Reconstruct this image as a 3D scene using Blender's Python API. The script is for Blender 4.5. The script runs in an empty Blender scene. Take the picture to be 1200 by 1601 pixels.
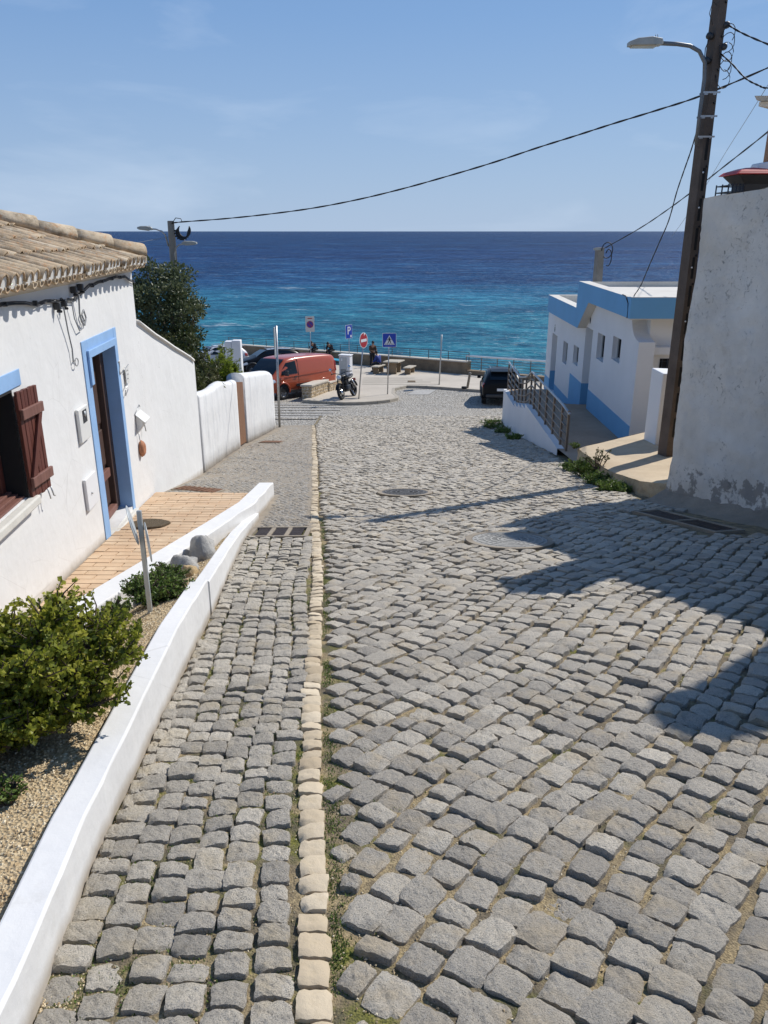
import bpy, bmesh, math, random
import numpy as np
from mathutils import Vector, Matrix, noise

random.seed(7)
rng = np.random.default_rng(7)
SC = bpy.context.scene
COL = SC.collection
R = math.radians

# ------------------------------------------------------------------ camera, sky, sun, exposure
cam_d = bpy.data.cameras.new('camera')
cam_d.sensor_fit = 'VERTICAL'
cam_d.sensor_height = 24.0
cam_d.lens = 24.0 * 1220.0 / 1601.0
cam_d.clip_start = 0.05
cam_d.clip_end = 120000.0
cam = bpy.data.objects.new('camera', cam_d)
COL.objects.link(cam)
cam.location = (0, 0, 0)
cam.rotation_euler = (R(90 - 19.79), 0, 0)
SC.camera = cam

SUN_H = Vector((0.73, 0.68)).normalized()
SUN_EL = R(43.5)
world = bpy.data.worlds.new('World')
SC.world = world
world.use_nodes = True
wn, wl = world.node_tree.nodes, world.node_tree.links
wn.clear()
w_out = wn.new('ShaderNodeOutputWorld')
w_bg = wn.new('ShaderNodeBackground')
w_bg.inputs['Strength'].default_value = 0.105
w_sky = wn.new('ShaderNodeTexSky')
w_sky.sky_type = 'NISHITA'
w_sky.sun_disc = False
w_sky.sun_elevation = SUN_EL
w_sky.sun_rotation = math.atan2(SUN_H.x, SUN_H.y)
w_sky.altitude = 20
w_sky.air_density = 1.0
w_sky.dust_density = 0.0
w_sky.ozone_density = 1.5
# faint wisps of cirrus mixed into the sky
w_tc = wn.new('ShaderNodeTexCoord')
w_map = wn.new('ShaderNodeMapping')
w_map.inputs['Scale'].default_value = (1.6, 1.6, 7.0)
w_noise = wn.new('ShaderNodeTexNoise')
w_noise.inputs['Scale'].default_value = 1.7
w_noise.inputs['Detail'].default_value = 7
w_noise.inputs['Roughness'].default_value = 0.55
w_noise.inputs['Distortion'].default_value = 0.4
w_ramp = wn.new('ShaderNodeValToRGB')
w_ramp.color_ramp.elements[0].position = 0.52
w_ramp.color_ramp.elements[1].position = 0.85
w_ramp.color_ramp.elements[0].color = (0, 0, 0, 1)
w_ramp.color_ramp.elements[1].color = (0.30, 0.30, 0.30, 1)
w_mix = wn.new('ShaderNodeMix')
w_mix.data_type = 'RGBA'
w_mix.inputs['B'].default_value = (7.5, 8.3, 9.4, 1)
wl.new(w_tc.outputs['Generated'], w_map.inputs['Vector'])
wl.new(w_map.outputs['Vector'], w_noise.inputs['Vector'])
wl.new(w_noise.outputs['Fac'], w_ramp.inputs['Fac'])
wl.new(w_ramp.outputs['Color'], w_mix.inputs['Factor'])
# clear maritime air: pale blue down to the horizon on every side
w_sep = wn.new('ShaderNodeSeparateXYZ')
wl.new(w_tc.outputs['Generated'], w_sep.inputs[0])
w_hr = wn.new('ShaderNodeValToRGB')
e_ = w_hr.color_ramp.elements
e_[0].position = 0.0; e_[0].color = (0.95, 0.95, 0.95, 1)
e_[1].position = 0.42; e_[1].color = (0.65, 0.65, 0.65, 1)
wl.new(w_sep.outputs['Z'], w_hr.inputs['Fac'])
w_tint = wn.new('ShaderNodeValToRGB')
e_ = w_tint.color_ramp.elements
e_[0].position = 0.0; e_[0].color = (0.43, 0.585, 0.82, 1)
e_[1].position = 0.55; e_[1].color = (0.082, 0.225, 0.56, 1)
e2_ = e_.new(0.22); e2_.color = (0.215, 0.395, 0.73, 1)
wl.new(w_sep.outputs['Z'], w_tint.inputs['Fac'])
w_gain = wn.new('ShaderNodeMix'); w_gain.data_type = 'RGBA'; w_gain.blend_type = 'MULTIPLY'
w_gain.inputs['Factor'].default_value = 1.0
w_gain.inputs['B'].default_value = (7.5, 7.5, 7.5, 1)
wl.new(w_tint.outputs['Color'], w_gain.inputs['A'])
w_air = wn.new('ShaderNodeMix'); w_air.data_type = 'RGBA'
wl.new(w_hr.outputs['Color'], w_air.inputs['Factor'])
wl.new(w_sky.outputs['Color'], w_air.inputs['A'])
wl.new(w_gain.outputs['Result'], w_air.inputs['B'])
wl.new(w_air.outputs['Result'], w_mix.inputs['A'])
wl.new(w_mix.outputs['Result'], w_bg.inputs['Color'])
wl.new(w_bg.outputs['Background'], w_out.inputs['Surface'])

sun_d = bpy.data.lights.new('sun', 'SUN')
sun_d.energy = 4.2
sun_d.angle = R(0.53)
sun_d.color = (1.0, 0.955, 0.89)
sun = bpy.data.objects.new('sun', sun_d)
COL.objects.link(sun)
sv = Vector((SUN_H.x * math.cos(SUN_EL), SUN_H.y * math.cos(SUN_EL), math.sin(SUN_EL)))
sun.rotation_euler = sv.to_track_quat('Z', 'Y').to_euler()
sun.location = sv * 60

SC.view_settings.view_transform = 'Standard'
SC.view_settings.look = 'None'
SC.view_settings.exposure = 0.17
SC.view_settings.gamma = 1.0
SC.view_settings.use_curve_mapping = False
SC.cycles.max_bounces = 6
SC.cycles.sample_clamp_indirect = 6.0
SC.cycles.use_denoising = True

# ------------------------------------------------------------------ node material helpers
class NM:
    def __init__(self, name):
        self.m = bpy.data.materials.new(name)
        self.m.use_nodes = True
        self.n, self.l = self.m.node_tree.nodes, self.m.node_tree.links
        self.n.clear()
        self.out = self.n.new('ShaderNodeOutputMaterial')
        self.b = self.n.new('ShaderNodeBsdfPrincipled')
        self.l.new(self.b.outputs[0], self.out.inputs[0])
        self._pos = None
        self.height = None
    def set(self, k, v):
        s = self.b.inputs[k]
        if hasattr(v, 'is_linked') or isinstance(v, bpy.types.NodeSocket):
            self.l.new(v, s)
        else:
            s.default_value = (v[0], v[1], v[2], 1) if isinstance(v, (tuple, list)) and len(v) == 3 and s.type == 'RGBA' else v
        return self
    @property
    def pos(self):
        if self._pos is None:
            self._pos = self.n.new('ShaderNodeNewGeometry').outputs['Position']
        return self._pos
    def obj(self):
        return self.n.new('ShaderNodeTexCoord').outputs['Object']
    def mapped(self, scale=(1, 1, 1), rot=(0, 0, 0), loc=(0, 0, 0), src=None):
        m = self.n.new('ShaderNodeMapping')
        m.inputs['Scale'].default_value = scale
        m.inputs['Rotation'].default_value = rot
        m.inputs['Location'].default_value = loc
        self.l.new(src or self.pos, m.inputs['Vector'])
        return m.outputs[0]
    def noise(self, scale, detail=4, rough=0.55, vec=None, dist=0.0, out='Fac'):
        t = self.n.new('ShaderNodeTexNoise')
        t.inputs['Scale'].default_value = scale
        t.inputs['Detail'].default_value = detail
        t.inputs['Roughness'].default_value = rough
        t.inputs['Distortion'].default_value = dist
        self.l.new(vec or self.pos, t.inputs['Vector'])
        return t.outputs[out]
    def voro(self, scale, vec=None, feature='F1', out='Distance', rand=1.0):
        t = self.n.new('ShaderNodeTexVoronoi')
        t.feature = feature
        t.inputs['Scale'].default_value = scale
        t.inputs['Randomness'].default_value = rand
        self.l.new(vec or self.pos, t.inputs['Vector'])
        return t.outputs[out]
    def ramp(self, fac, stops):
        r = self.n.new('ShaderNodeValToRGB')
        e = r.color_ramp.elements
        while len(e) < len(stops):
            e.new(0.5)
        for el, (p, c) in zip(e, stops):
            el.position = p
            el.color = (c, c, c, 1) if isinstance(c, (int, float)) else (c[0], c[1], c[2], 1)
        self.l.new(fac, r.inputs['Fac'])
        return r.outputs['Color']
    def mix(self, fac, a, b, mode='MIX'):
        m = self.n.new('ShaderNodeMix')
        m.data_type = 'RGBA'
        m.blend_type = mode
        for k, v in (('Factor', fac), ('A', a), ('B', b)):
            if isinstance(v, bpy.types.NodeSocket):
                self.l.new(v, m.inputs[k])
            elif k == 'Factor':
                m.inputs[k].default_value = v
            else:
                m.inputs[k].default_value = (v[0], v[1], v[2], 1)
        return m.outputs['Result']
    def math(self, op, a, b=0.0, clamp=False):
        m = self.n.new('ShaderNodeMath')
        m.operation = op
        m.use_clamp = clamp
        for i, v in enumerate((a, b)):
            if isinstance(v, bpy.types.NodeSocket):
                self.l.new(v, m.inputs[i])
            else:
                m.inputs[i].default_value = v
        return m.outputs[0]
    def sep(self, vec=None):
        s = self.n.new('ShaderNodeSeparateXYZ')
        self.l.new(vec or self.pos, s.inputs[0])
        return s.outputs
    def attr(self, name):
        a = self.n.new('ShaderNodeAttribute')
        a.attribute_name = name
        return a.outputs['Fac']
    def maprange(self, v, a, b, c=0.0, d=1.0):
        m = self.n.new('ShaderNodeMapRange')
        for i, x in enumerate((a, b, c, d)):
            m.inputs[i + 1].default_value = x
        self.l.new(v, m.inputs[0])
        return m.outputs[0]
    def bump(self, h, strength=0.5, dist=0.01):
        b = self.n.new('ShaderNodeBump')
        b.inputs['Strength'].default_value = strength
        b.inputs['Distance'].default_value = dist
        self.l.new(h, b.inputs['Height'])
        if self.height is not None:
            self.l.new(self.height, b.inputs['Normal'])
        self.height = b.outputs[0]
        self.l.new(self.height, self.b.inputs['Normal'])
        return self

def plain(name, col, rough=0.6, metal=0.0, var=0.12, scale=6.0, bump=0.0, bscale=60.0, bdist=0.003):
    """a painted, metal or plastic surface with a little uneven tone and grain"""
    q = NM(name)
    n = q.noise(scale, 5, 0.6)
    lo = tuple(c * (1 - var) for c in col)
    hi = tuple(min(1, c * (1 + var)) for c in col)
    q.set('Base Color', q.ramp(n, [(0.3, lo), (0.7, hi)]))
    q.set('Roughness', rough)
    q.set('Metallic', metal)
    if bump:
        q.bump(q.noise(bscale, 4, 0.6), bump, bdist)
    return q.m

M = {}
def build_materials():
    # white lime-washed render
    def white(name, base, dirt, dirt_amt, bump=0.35, streaks=False, foot=None):
        q = NM(name)
        big = q.noise(0.9, 5, 0.6)
        fine = q.noise(14, 5, 0.65)
        c = q.ramp(big, [(0.3, tuple(x * 0.93 for x in base)), (0.7, base)])
        if streaks:
            s = q.noise(1.0, 5, 0.7, q.mapped((5, 5, 0.7)))
            c = q.mix(q.ramp(s, [(0.5, 0.0), (0.75, dirt_amt)]), c, dirt)
        d = q.ramp(q.noise(2.3, 8, 0.72), [(0.60, 0.0), (0.80, dirt_amt)])
        c = q.mix(d, c, dirt)
        if foot:                                   # splashed, weathered foot of the wall and flaked patches
            s_ = q.sep(); h_ = q.math('MAXIMUM', q.math('ADD', q.math('ADD', s_[2], q.math('MULTIPLY', s_[1], foot[1])), foot[0]), q.math('ADD', q.math('ADD', s_[2], q.math('MULTIPLY', s_[1], 0.184)), 1.62))
            h_ = q.math('ADD', h_, q.math('MULTIPLY', q.math('SUBTRACT', q.noise(6, 6, 0.7), 0.5), foot[2]))
            c = q.mix(q.maprange(h_, 0.0, foot[2], 0.75, 0.0), c, (0.33, 0.27, 0.19))
            fl = q.ramp(q.noise(7.5, 8, 0.75, q.mapped(loc=(2, 2, 9))), [(0.655, 0.0), (0.685, 0.7)])
            c = q.mix(fl, c, (0.42, 0.40, 0.36))
            hair = q.ramp(q.voro(1.7, q.mapped((1, 1, 1.2)), 'DISTANCE_TO_EDGE'), [(0.0, 0.35), (0.006, 0.0)])
            hair = q.math('MULTIPLY', hair, q.ramp(q.noise(0.8, 3, 0.5, q.mapped(loc=(6, 6, 1))), [(0.52, 0.0), (0.62, 1.0)]))
            c = q.mix(hair, c, (0.36, 0.345, 0.32))
        q.set('Base Color', c)
        q.set('Roughness', 0.85)
        q.bump(q.noise(3.0, 3, 0.5), bump, 0.03)
        q.bump(fine, bump, 0.004)
        return q.m
    M['white'] = white('white_render', (0.74, 0.74, 0.725), (0.55, 0.54, 0.50), 0.4, 0.45, False, (2.2, 0.106, 0.10))
    M['white_clean'] = white('white_paint', (0.74, 0.745, 0.75), (0.6, 0.6, 0.58), 0.12, 0.12)
    M['white_low'] = white('white_low_wall', (0.70, 0.695, 0.68), (0.38, 0.36, 0.31), 0.5, 0.6, False, (1.62, 0.184, 0.06))
    M['white_garden'] = white('white_streaked', (0.72, 0.72, 0.71), (0.42, 0.44, 0.46), 0.75, 0.7, True, (1.62, 0.184, 0.16))
    # the old peeling wall on the right
    q = NM('peeling_render')
    base = q.ramp(q.noise(1.3, 6, 0.65), [(0.3, (0.53, 0.50, 0.445)), (0.72, (0.72, 0.69, 0.63))])
    spots = q.ramp(q.noise(19, 8, 0.78, q.mapped((1, 1, 0.8)), 1.0), [(0.58, 0.0), (0.63, 1.0)])
    gate = q.ramp(q.noise(1.1, 5, 0.65, q.mapped(loc=(4, 2, 1))), [(0.40, 0.0), (0.62, 1.0)])
    sm = q.math('MULTIPLY', spots, gate)
    c = q.mix(q.math('MULTIPLY', sm, 0.85), base, (0.15, 0.145, 0.135))
    zz = q.sep()[2]
    yy = q.sep()[1]
    low = q.math('ADD', zz, q.math('MULTIPLY', yy, 0.184))        # height over the sloping road
    lowm = q.maprange(low, -1.62, -0.75, 1.0, 0.0)
    patch = q.ramp(q.math('ADD', q.noise(3.2, 7, 0.7), q.math('MULTIPLY', lowm, 0.20)), [(0.66, 0.0), (0.70, 1.0)])
    c = q.mix(q.math('MULTIPLY', patch, 0.8), c, (0.20, 0.185, 0.165))
    rust = q.ramp(q.noise(2.1, 6, 0.7, q.mapped(loc=(9, 3, 7))), [(0.62, 0.0), (0.8, 0.5)])
    c = q.mix(rust, c, (0.36, 0.28, 0.19))
    fleck = q.ramp(q.noise(45, 3, 0.6), [(0.66, 0.0), (0.72, 0.55)])
    c = q.mix(fleck, c, (0.24, 0.235, 0.225))
    q.set('Base Color', c)
    q.set('Roughness', 0.92)
    q.bump(q.noise(5, 6, 0.7), 0.6, 0.02)
    q.bump(q.math('SUBTRACT', 1.0, sm), 0.8, 0.008)
    q.bump(q.noise(60, 4, 0.6), 0.5, 0.003)
    M['peeling'] = q.m
    # granite setts
    def granite(name, lo, hi, dust):
        q = NM(name)
        sh = q.attr('shade')
        tone = q.ramp(sh, [(0.0, lo), (1.0, hi)])
        sp = q.noise(230, 3, 0.7)
        c = q.mix(q.ramp(sp, [(0.34, 0.85), (0.47, 0.0)]), tone, (0.10, 0.098, 0.095))
        sp2 = q.noise(160, 3, 0.6, q.mapped(loc=(3, 5, 1)))
        c = q.mix(q.ramp(sp2, [(0.56, 0.0), (0.70, 0.65)]), c, (0.52, 0.51, 0.48))
        du = q.math('MULTIPLY', q.ramp(q.noise(5.5, 6, 0.65), [(0.50, 0.0), (0.66, 0.70)]), 1.0)
        c = q.mix(du, c, dust)
        c = q.mix(q.ramp(q.noise(13, 5, 0.7, q.mapped(loc=(1, 7, 4))), [(0.56, 0.0), (0.72, 0.55)]), c, (0.17, 0.16, 0.145))
        c = q.mix(q.ramp(q.noise(0.75, 4, 0.6), [(0.4, 0.0), (0.75, 0.35)]), c, (0.33, 0.30, 0.25))
        q.set('Base Color', c)
        q.set('Roughness', 0.78)
        pit = q.ramp(q.voro(75), [(0.15, 0.0), (0.45, 1.0)])
        q.bump(q.noise(42, 7, 0.75), 1.0, 0.019)
        q.bump(pit, 0.5, 0.004)
        q.bump(sp, 0.8, 0.004)
        return q.m
    M['sett'] = granite('granite_sett', (0.34, 0.305, 0.255), (0.66, 0.595, 0.485), (0.50, 0.41, 0.28))
    M['strip_sett'] = granite('granite_strip_sett', (0.36, 0.325, 0.27), (0.67, 0.605, 0.495), (0.50, 0.42, 0.29))
    M['small_sett'] = granite('small_paving_stone', (0.22, 0.205, 0.18), (0.46, 0.42, 0.36), (0.36, 0.29, 0.20))
    q = NM('limestone_kerb')
    c = q.ramp(q.attr('shade'), [(0, (0.41, 0.32, 0.205)), (1, (0.62, 0.525, 0.38))])
    c = q.mix(q.ramp(q.noise(22, 6, 0.7), [(0.5, 0.0), (0.75, 0.5)]), c, (0.42, 0.33, 0.2))
    q.set('Base Color', c); q.set('Roughness', 0.8)
    q.bump(q.noise(30, 6, 0.7), 0.6, 0.008)
    M['kerb'] = q.m
    # sandy, mossy joints
    def joint(name, moss):
        q = NM(name)
        sand = q.ramp(q.noise(90, 4, 0.7), [(0.3, (0.15, 0.11, 0.055)), (0.7, (0.46, 0.36, 0.20))])
        ms = q.ramp(q.noise(120, 3, 0.6), [(0.3, (0.05, 0.055, 0.010)), (0.7, (0.21, 0.20, 0.035))])
        x = q.ramp(q.noise(3.4, 6, 0.7), [(0.62 - moss, 0.0), (0.70 - moss, 1.0)])
        c = q.mix(x, sand, ms)
        dk = q.ramp(q.noise(7, 4, 0.6, q.mapped(loc=(2, 8, 0))), [(0.38, 0.0), (0.60, 0.8)])
        c = q.mix(dk, c, (0.09, 0.075, 0.055))
        q.set('Base Color', c); q.set('Roughness', 0.95)
        q.bump(q.voro(140), 0.7, 0.006)
        q.bump(q.noise(18, 5, 0.7), 0.6, 0.012)
        return q.m
    M['joint'] = joint('sandy_joint', 0.09)
    M['joint_moss'] = joint('mossy_joint', 0.17)
    # far cobbles: too small to pick apart
    q = NM('far_cobbles')
    vec = q.mapped((1, 1, 0.0), (0, 0, R(20)))
    e = q.voro(8.0, vec, 'DISTANCE_TO_EDGE')
    cc = q.voro(8.0, vec, 'F1', 'Color')
    tone = q.ramp(q.sep(cc)[0], [(0, (0.31, 0.295, 0.265)), (1, (0.54, 0.51, 0.45))])
    c = q.mix(q.ramp(e, [(0.04, 1.0), (0.12, 0.0)]), tone, (0.13, 0.11, 0.08))
    c = q.mix(q.ramp(q.noise(0.5, 4, 0.6), [(0.4, 0.0), (0.7, 0.5)]), c, (0.40, 0.36, 0.30))
    q.set('Base Color', c); q.set('Roughness', 0.85)
    q.bump(q.ramp(e, [(0.0, 0.0), (0.2, 1.0)]), 0.8, 0.03)
    M['far_cobble'] = q.m
    def stony(name, lo, hi, sc=2.0, bump=0.5, rough=0.9, stain=(0.2, 0.16, 0.11), amt=0.4):
        q = NM(name)
        c = q.ramp(q.noise(sc, 6, 0.65), [(0.3, lo), (0.7, hi)])
        c = q.mix(q.ramp(q.noise(sc * 2.7, 6, 0.7, q.mapped(loc=(5, 1, 3))), [(0.55, 0.0), (0.78, amt)]), c, stain)
        c = q.mix(q.ramp(q.noise(sc * 40, 3, 0.6), [(0.4, 0.25), (0.6, 0.0)]), c, stain)
        q.set('Base Color', c); q.set('Roughness', rough)
        q.bump(q.noise(sc * 6, 5, 0.65), bump, 0.015)
        q.bump(q.noise(sc * 45, 3, 0.6), bump * 0.8, 0.003)
        return q.m
    M['plaza'] = stony('plaza_paving', (0.42, 0.37, 0.30), (0.56, 0.50, 0.41), 0.35, 0.2, 0.9, (0.36, 0.31, 0.25), 0.5)
    M['kerb_concrete'] = stony('kerb_concrete', (0.33, 0.29, 0.23), (0.47, 0.42, 0.34), 1.2)
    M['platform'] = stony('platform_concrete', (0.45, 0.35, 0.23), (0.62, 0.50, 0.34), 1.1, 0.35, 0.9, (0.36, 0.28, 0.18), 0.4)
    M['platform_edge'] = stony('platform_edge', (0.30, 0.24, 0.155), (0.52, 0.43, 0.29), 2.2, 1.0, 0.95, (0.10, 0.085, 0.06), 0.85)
    M['ramp'] = stony('ramp_concrete', (0.33, 0.235, 0.16), (0.45, 0.335, 0.24), 0.9, 0.3)
    M['gutter'] = stony('gutter_mortar', (0.23, 0.195, 0.15), (0.36, 0.305, 0.235), 1.8, 0.8, 0.95, (0.12, 0.10, 0.075), 0.6)
    M['parapet'] = stony('parapet_stone', (0.18, 0.125, 0.075), (0.34, 0.255, 0.16), 1.4, 1.0, 0.95, (0.12, 0.09, 0.06), 0.7)
    M['cap'] = stony('cap_stone', (0.52, 0.47, 0.39), (0.66, 0.61, 0.52), 1.0, 0.3)
    M['rubble'] = stony('rubble_stone', (0.36, 0.27, 0.16), (0.60, 0.48, 0.31), 3.0, 0.9, 0.95, (0.2, 0.14, 0.08), 0.5)
    M['concrete_pole'] = stony('pole_concrete', (0.20, 0.18, 0.15), (0.33, 0.30, 0.26), 2.5, 0.5)
    M['dark_pole'] = stony('weathered_pole', (0.075, 0.055, 0.042), (0.13, 0.10, 0.08), 2.0, 0.6, 0.9, (0.04, 0.03, 0.025), 0.6)
    M['roof_slab'] = stony('roof_screed', (0.60, 0.56, 0.49), (0.72, 0.69, 0.62), 0.8, 0.2, 0.9, (0.42, 0.39, 0.33), 0.3)
    M['sand'] = stony('beach_sand', (0.42, 0.34, 0.22), (0.55, 0.46, 0.32), 0.3, 0.3)
    M['earth'] = stony('yard_earth', (0.16, 0.12, 0.075), (0.30, 0.24, 0.15), 0.8, 0.6)
    M['rock'] = stony('grey_rock', (0.26, 0.255, 0.24), (0.50, 0.485, 0.45), 5.0, 1.0, 0.9, (0.16, 0.15, 0.13), 0.5)
    M['ochre_rock'] = stony('ochre_rock', (0.38, 0.26, 0.12), (0.55, 0.40, 0.21), 6.0, 1.0)
    q = NM('gravel_soil')
    v = q.voro(75)
    c = q.ramp(q.noise(60, 3, 0.7), [(0.25, (0.25, 0.165, 0.08)), (0.5, (0.48, 0.365, 0.21)), (0.75, (0.70, 0.59, 0.40))])
    c = q.mix(q.ramp(q.noise(2.2, 5, 0.6), [(0.5, 0.0), (0.7, 0.6)]), c, (0.30, 0.20, 0.11))
    q.set('Base Color', c); q.set('Roughness', 0.95)
    q.bump(v, 0.9, 0.012)
    q.bump(q.noise(25, 5, 0.7), 0.6, 0.015)
    M['soil'] = q.m
    q = NM('gravel_bit')
    q.set('Base Color', q.ramp(q.attr('shade'), [(0, (0.36, 0.25, 0.13)), (0.6, (0.60, 0.475, 0.29)), (1, (0.76, 0.67, 0.49))]))
    q.set('Roughness', 0.9)
    M['gravel'] = q.m
    # terracotta
    q = NM('terracotta_paver')
    c = q.ramp(q.noise(4.2, 3, 0.5), [(0.3, (0.47, 0.325, 0.20)), (0.7, (0.61, 0.465, 0.31))])
    oi = q.n.new('ShaderNodeObjectInfo').outputs['Random']
    c = q.mix(q.math('MULTIPLY', oi, 0.45), c, (0.55, 0.35, 0.20))
    c = q.mix(q.ramp(q.noise(40, 5, 0.7), [(0.5, 0.0), (0.8, 0.4)]), c, (0.36, 0.22, 0.13))
    q.set('Base Color', c); q.set('Roughness', 0.75)
    q.bump(q.noise(60, 4, 0.6), 0.3, 0.003)
    M['paver'] = q.m
    M['paver_joint'] = stony('paver_joint', (0.22, 0.15, 0.09), (0.36, 0.26, 0.17), 8.0, 0.5)
    q = NM('old_roof_tile')
    oi = q.n.new('ShaderNodeObjectInfo').outputs['Random']
    c = q.ramp(oi, [(0.0, (0.37, 0.255, 0.15)), (0.55, (0.49, 0.375, 0.24)), (1.0, (0.58, 0.475, 0.335))])
    c = q.mix(q.ramp(q.noise(5, 7, 0.7), [(0.46, 0.0), (0.62, 0.8)]), c, (0.19, 0.14, 0.085))
    c = q.mix(q.ramp(q.noise(9, 6, 0.7, q.mapped(loc=(3, 3, 3))), [(0.56, 0.0), (0.66, 0.7)]), c, (0.46, 0.21, 0.07))
    c = q.mix(q.ramp(q.noise(30, 5, 0.7), [(0.5, 0.0), (0.75, 0.5)]), c, (0.60, 0.57, 0.48))
    q.set('Base Color', c); q.set('Roughness', 0.9)
    q.bump(q.noise(45, 5, 0.7), 0.6, 0.006)
    M['tile'] = q.m
    M['mortar_white'] = plain('white_mortar', (0.72, 0.70, 0.65), 0.9, 0, 0.08, 20, 0.4)
    M['mortar_tan'] = plain('tan_mortar', (0.60, 0.53, 0.43), 0.9, 0, 0.12, 6, 0.4)
    M['blue_trim'] = plain('pale_blue_trim', (0.26, 0.43, 0.68), 0.7, 0, 0.07, 5, 0.25)
    M['blue_band'] = plain('blue_paint', (0.14, 0.36, 0.60), 0.75, 0, 0.05, 1.2, 0.15)
    # wood
    def wood(name, lo, hi, sc=(40, 40, 3)):
        q = NM(name)
        g = q.noise(1.0, 5, 0.6, q.mapped(sc))
        q.set('Base Color', q.ramp(g, [(0.3, lo), (0.7, hi)]))
        q.set('Roughness', 0.55)
        q.bump(g, 0.3, 0.003)
        return q.m
    M['shutter'] = wood('red_brown_wood', (0.085, 0.022, 0.014), (0.145, 0.042, 0.027))
    M['shutter_light'] = wood('faded_brown_wood', (0.15, 0.065, 0.048), (0.22, 0.105, 0.08))
    M['door'] = wood('dark_brown_door', (0.045, 0.024, 0.017), (0.080, 0.043, 0.031))
    M['gate'] = wood('brown_gate', (0.17, 0.075, 0.032), (0.24, 0.115, 0.052), (8, 8, 2))
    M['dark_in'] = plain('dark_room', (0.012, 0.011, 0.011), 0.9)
    M['rust'] = plain('rusty_iron', (0.17, 0.085, 0.045), 0.85, 0.2, 0.35, 14, 0.6)
    M['grate'] = plain('drain_iron', (0.065, 0.05, 0.045), 0.6, 0.6, 0.3, 20, 0.4)
    M['steel'] = plain('galvanised_steel', (0.42, 0.43, 0.44), 0.42, 0.85, 0.12, 9)
    M['rail_steel'] = plain('shaded_rail_steel', (0.20, 0.165, 0.135), 0.45, 0.6, 0.15, 9)  # darkened brown: shade of the posts and lower rails put into the colour
    M['rail_white'] = plain('white_rail', (0.74, 0.75, 0.75), 0.4, 0, 0.05)
    M['rail_dark'] = plain('grey_rail', (0.09, 0.11, 0.12), 0.5, 0.3, 0.1)
    M['plate_grey'] = plain('sign_back', (0.46, 0.49, 0.50), 0.45, 0.4, 0.08)
    M['arm_grey'] = plain('weathered_arm', (0.15, 0.16, 0.17), 0.5, 0.5, 0.1)
    M['lamp_grey'] = plain('lamp_housing', (0.36, 0.36, 0.33), 0.5, 0.2, 0.1)
    M['lamp_lens'] = plain('lamp_lens', (0.50, 0.46, 0.36), 0.25, 0, 0.1)
    M['cable'] = plain('black_cable', (0.018, 0.018, 0.02), 0.6)
    M['cable_grey'] = plain('grey_cable', (0.24, 0.25, 0.26), 0.6)
    M['plastic_white'] = plain('white_plastic', (0.70, 0.70, 0.67), 0.4, 0, 0.04)
    M['plastic_dark'] = plain('dark_plastic', (0.03, 0.032, 0.035), 0.45)
    M['terracotta'] = plain('terracotta', (0.40, 0.17, 0.085), 0.8, 0, 0.2, 20)
    M['mat'] = plain('coir_mat', (0.115, 0.085, 0.05), 1.0, 0, 0.4, 60, 1.0, 220, 0.01)
    M['stone_step'] = plain('door_step_stone', (0.62, 0.60, 0.54), 0.7, 0, 0.08, 8, 0.3)
    M['sign_blue'] = plain('sign_blue', (0.010, 0.055, 0.42), 0.4, 0, 0.04)
    M['sign_red'] = plain('sign_red', (0.42, 0.016, 0.022), 0.4, 0, 0.04)
    M['sign_white'] = plain('sign_white', (0.78, 0.78, 0.78), 0.4, 0, 0.03)
    M['sign_black'] = plain('sign_black', (0.015, 0.015, 0.016), 0.5)
    M['sign_faded'] = plain('faded_sign', (0.62, 0.60, 0.55), 0.5, 0, 0.05)
    M['sign_violet'] = plain('faded_violet', (0.07, 0.05, 0.30), 0.5, 0, 0.08)
    def paint(name, col, rough=0.22):
        q = NM(name)
        n = q.noise(2.5, 4, 0.6)
        q.set('Base Color', q.ramp(n, [(0.3, tuple(c * 0.94 for c in col)), (0.7, col)]))
        q.set('Roughness', q.math('ADD', q.math('MULTIPLY', q.noise(9, 5, 0.7), 0.18), rough))
        q.set('Coat Weight', 0.5 if col[0] > .1 else 0.0); q.set('Coat Roughness', 0.08); q.set('Specular IOR Level', 0.5 if col[0] > .1 else 0.12)
        return q.m
    M['van_paint'] = paint('orange_red_van_paint', (0.44, 0.082, 0.030))
    M['black_paint'] = paint('black_car_paint', (0.010, 0.011, 0.013))
    M['silver_paint'] = paint('silver_car_paint', (0.55, 0.56, 0.58))
    M['roof_sheen'] = paint('roof_sheen_paint', (0.30, 0.33, 0.37))  # sky reflection on the black car's roof, put into a grey colour
    q = NM('car_glass')
    q.set('Base Color', (0.008, 0.014, 0.020)); q.set('Roughness', 0.06); q.set('Specular IOR Level', 0.3)
    M['glass'] = q.m
    M['dark_pane'] = plain('dark_pane', (0.012, 0.013, 0.015), 0.6)
    M['dark_pane'].node_tree.nodes['Principled BSDF'].inputs['Specular IOR Level'].default_value = 0.08
    M['dark_metal'] = plain('dark_metal', (0.045, 0.045, 0.048), 0.4, 0.7, 0.2, 20)
    M['tyre'] = plain('tyre_rubber', (0.016, 0.016, 0.017), 0.85)
    M['rim'] = plain('alloy_rim', (0.30, 0.31, 0.32), 0.35, 0.8)
    M['chrome'] = plain('chrome', (0.62, 0.63, 0.64), 0.15, 1.0)
    M['lens_red'] = plain('tail_lamp_red', (0.28, 0.012, 0.012), 0.2)
    M['lens_clear'] = plain('headlamp_clear', (0.70, 0.74, 0.78), 0.12)
    M['leather'] = plain('black_leather', (0.02, 0.018, 0.017), 0.55)
    M['table_stone'] = stony('table_stone', (0.40, 0.36, 0.29), (0.54, 0.49, 0.40), 1.6, 0.4)
    M['skin'] = plain('skin', (0.42, 0.23, 0.15), 0.6)
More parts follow.
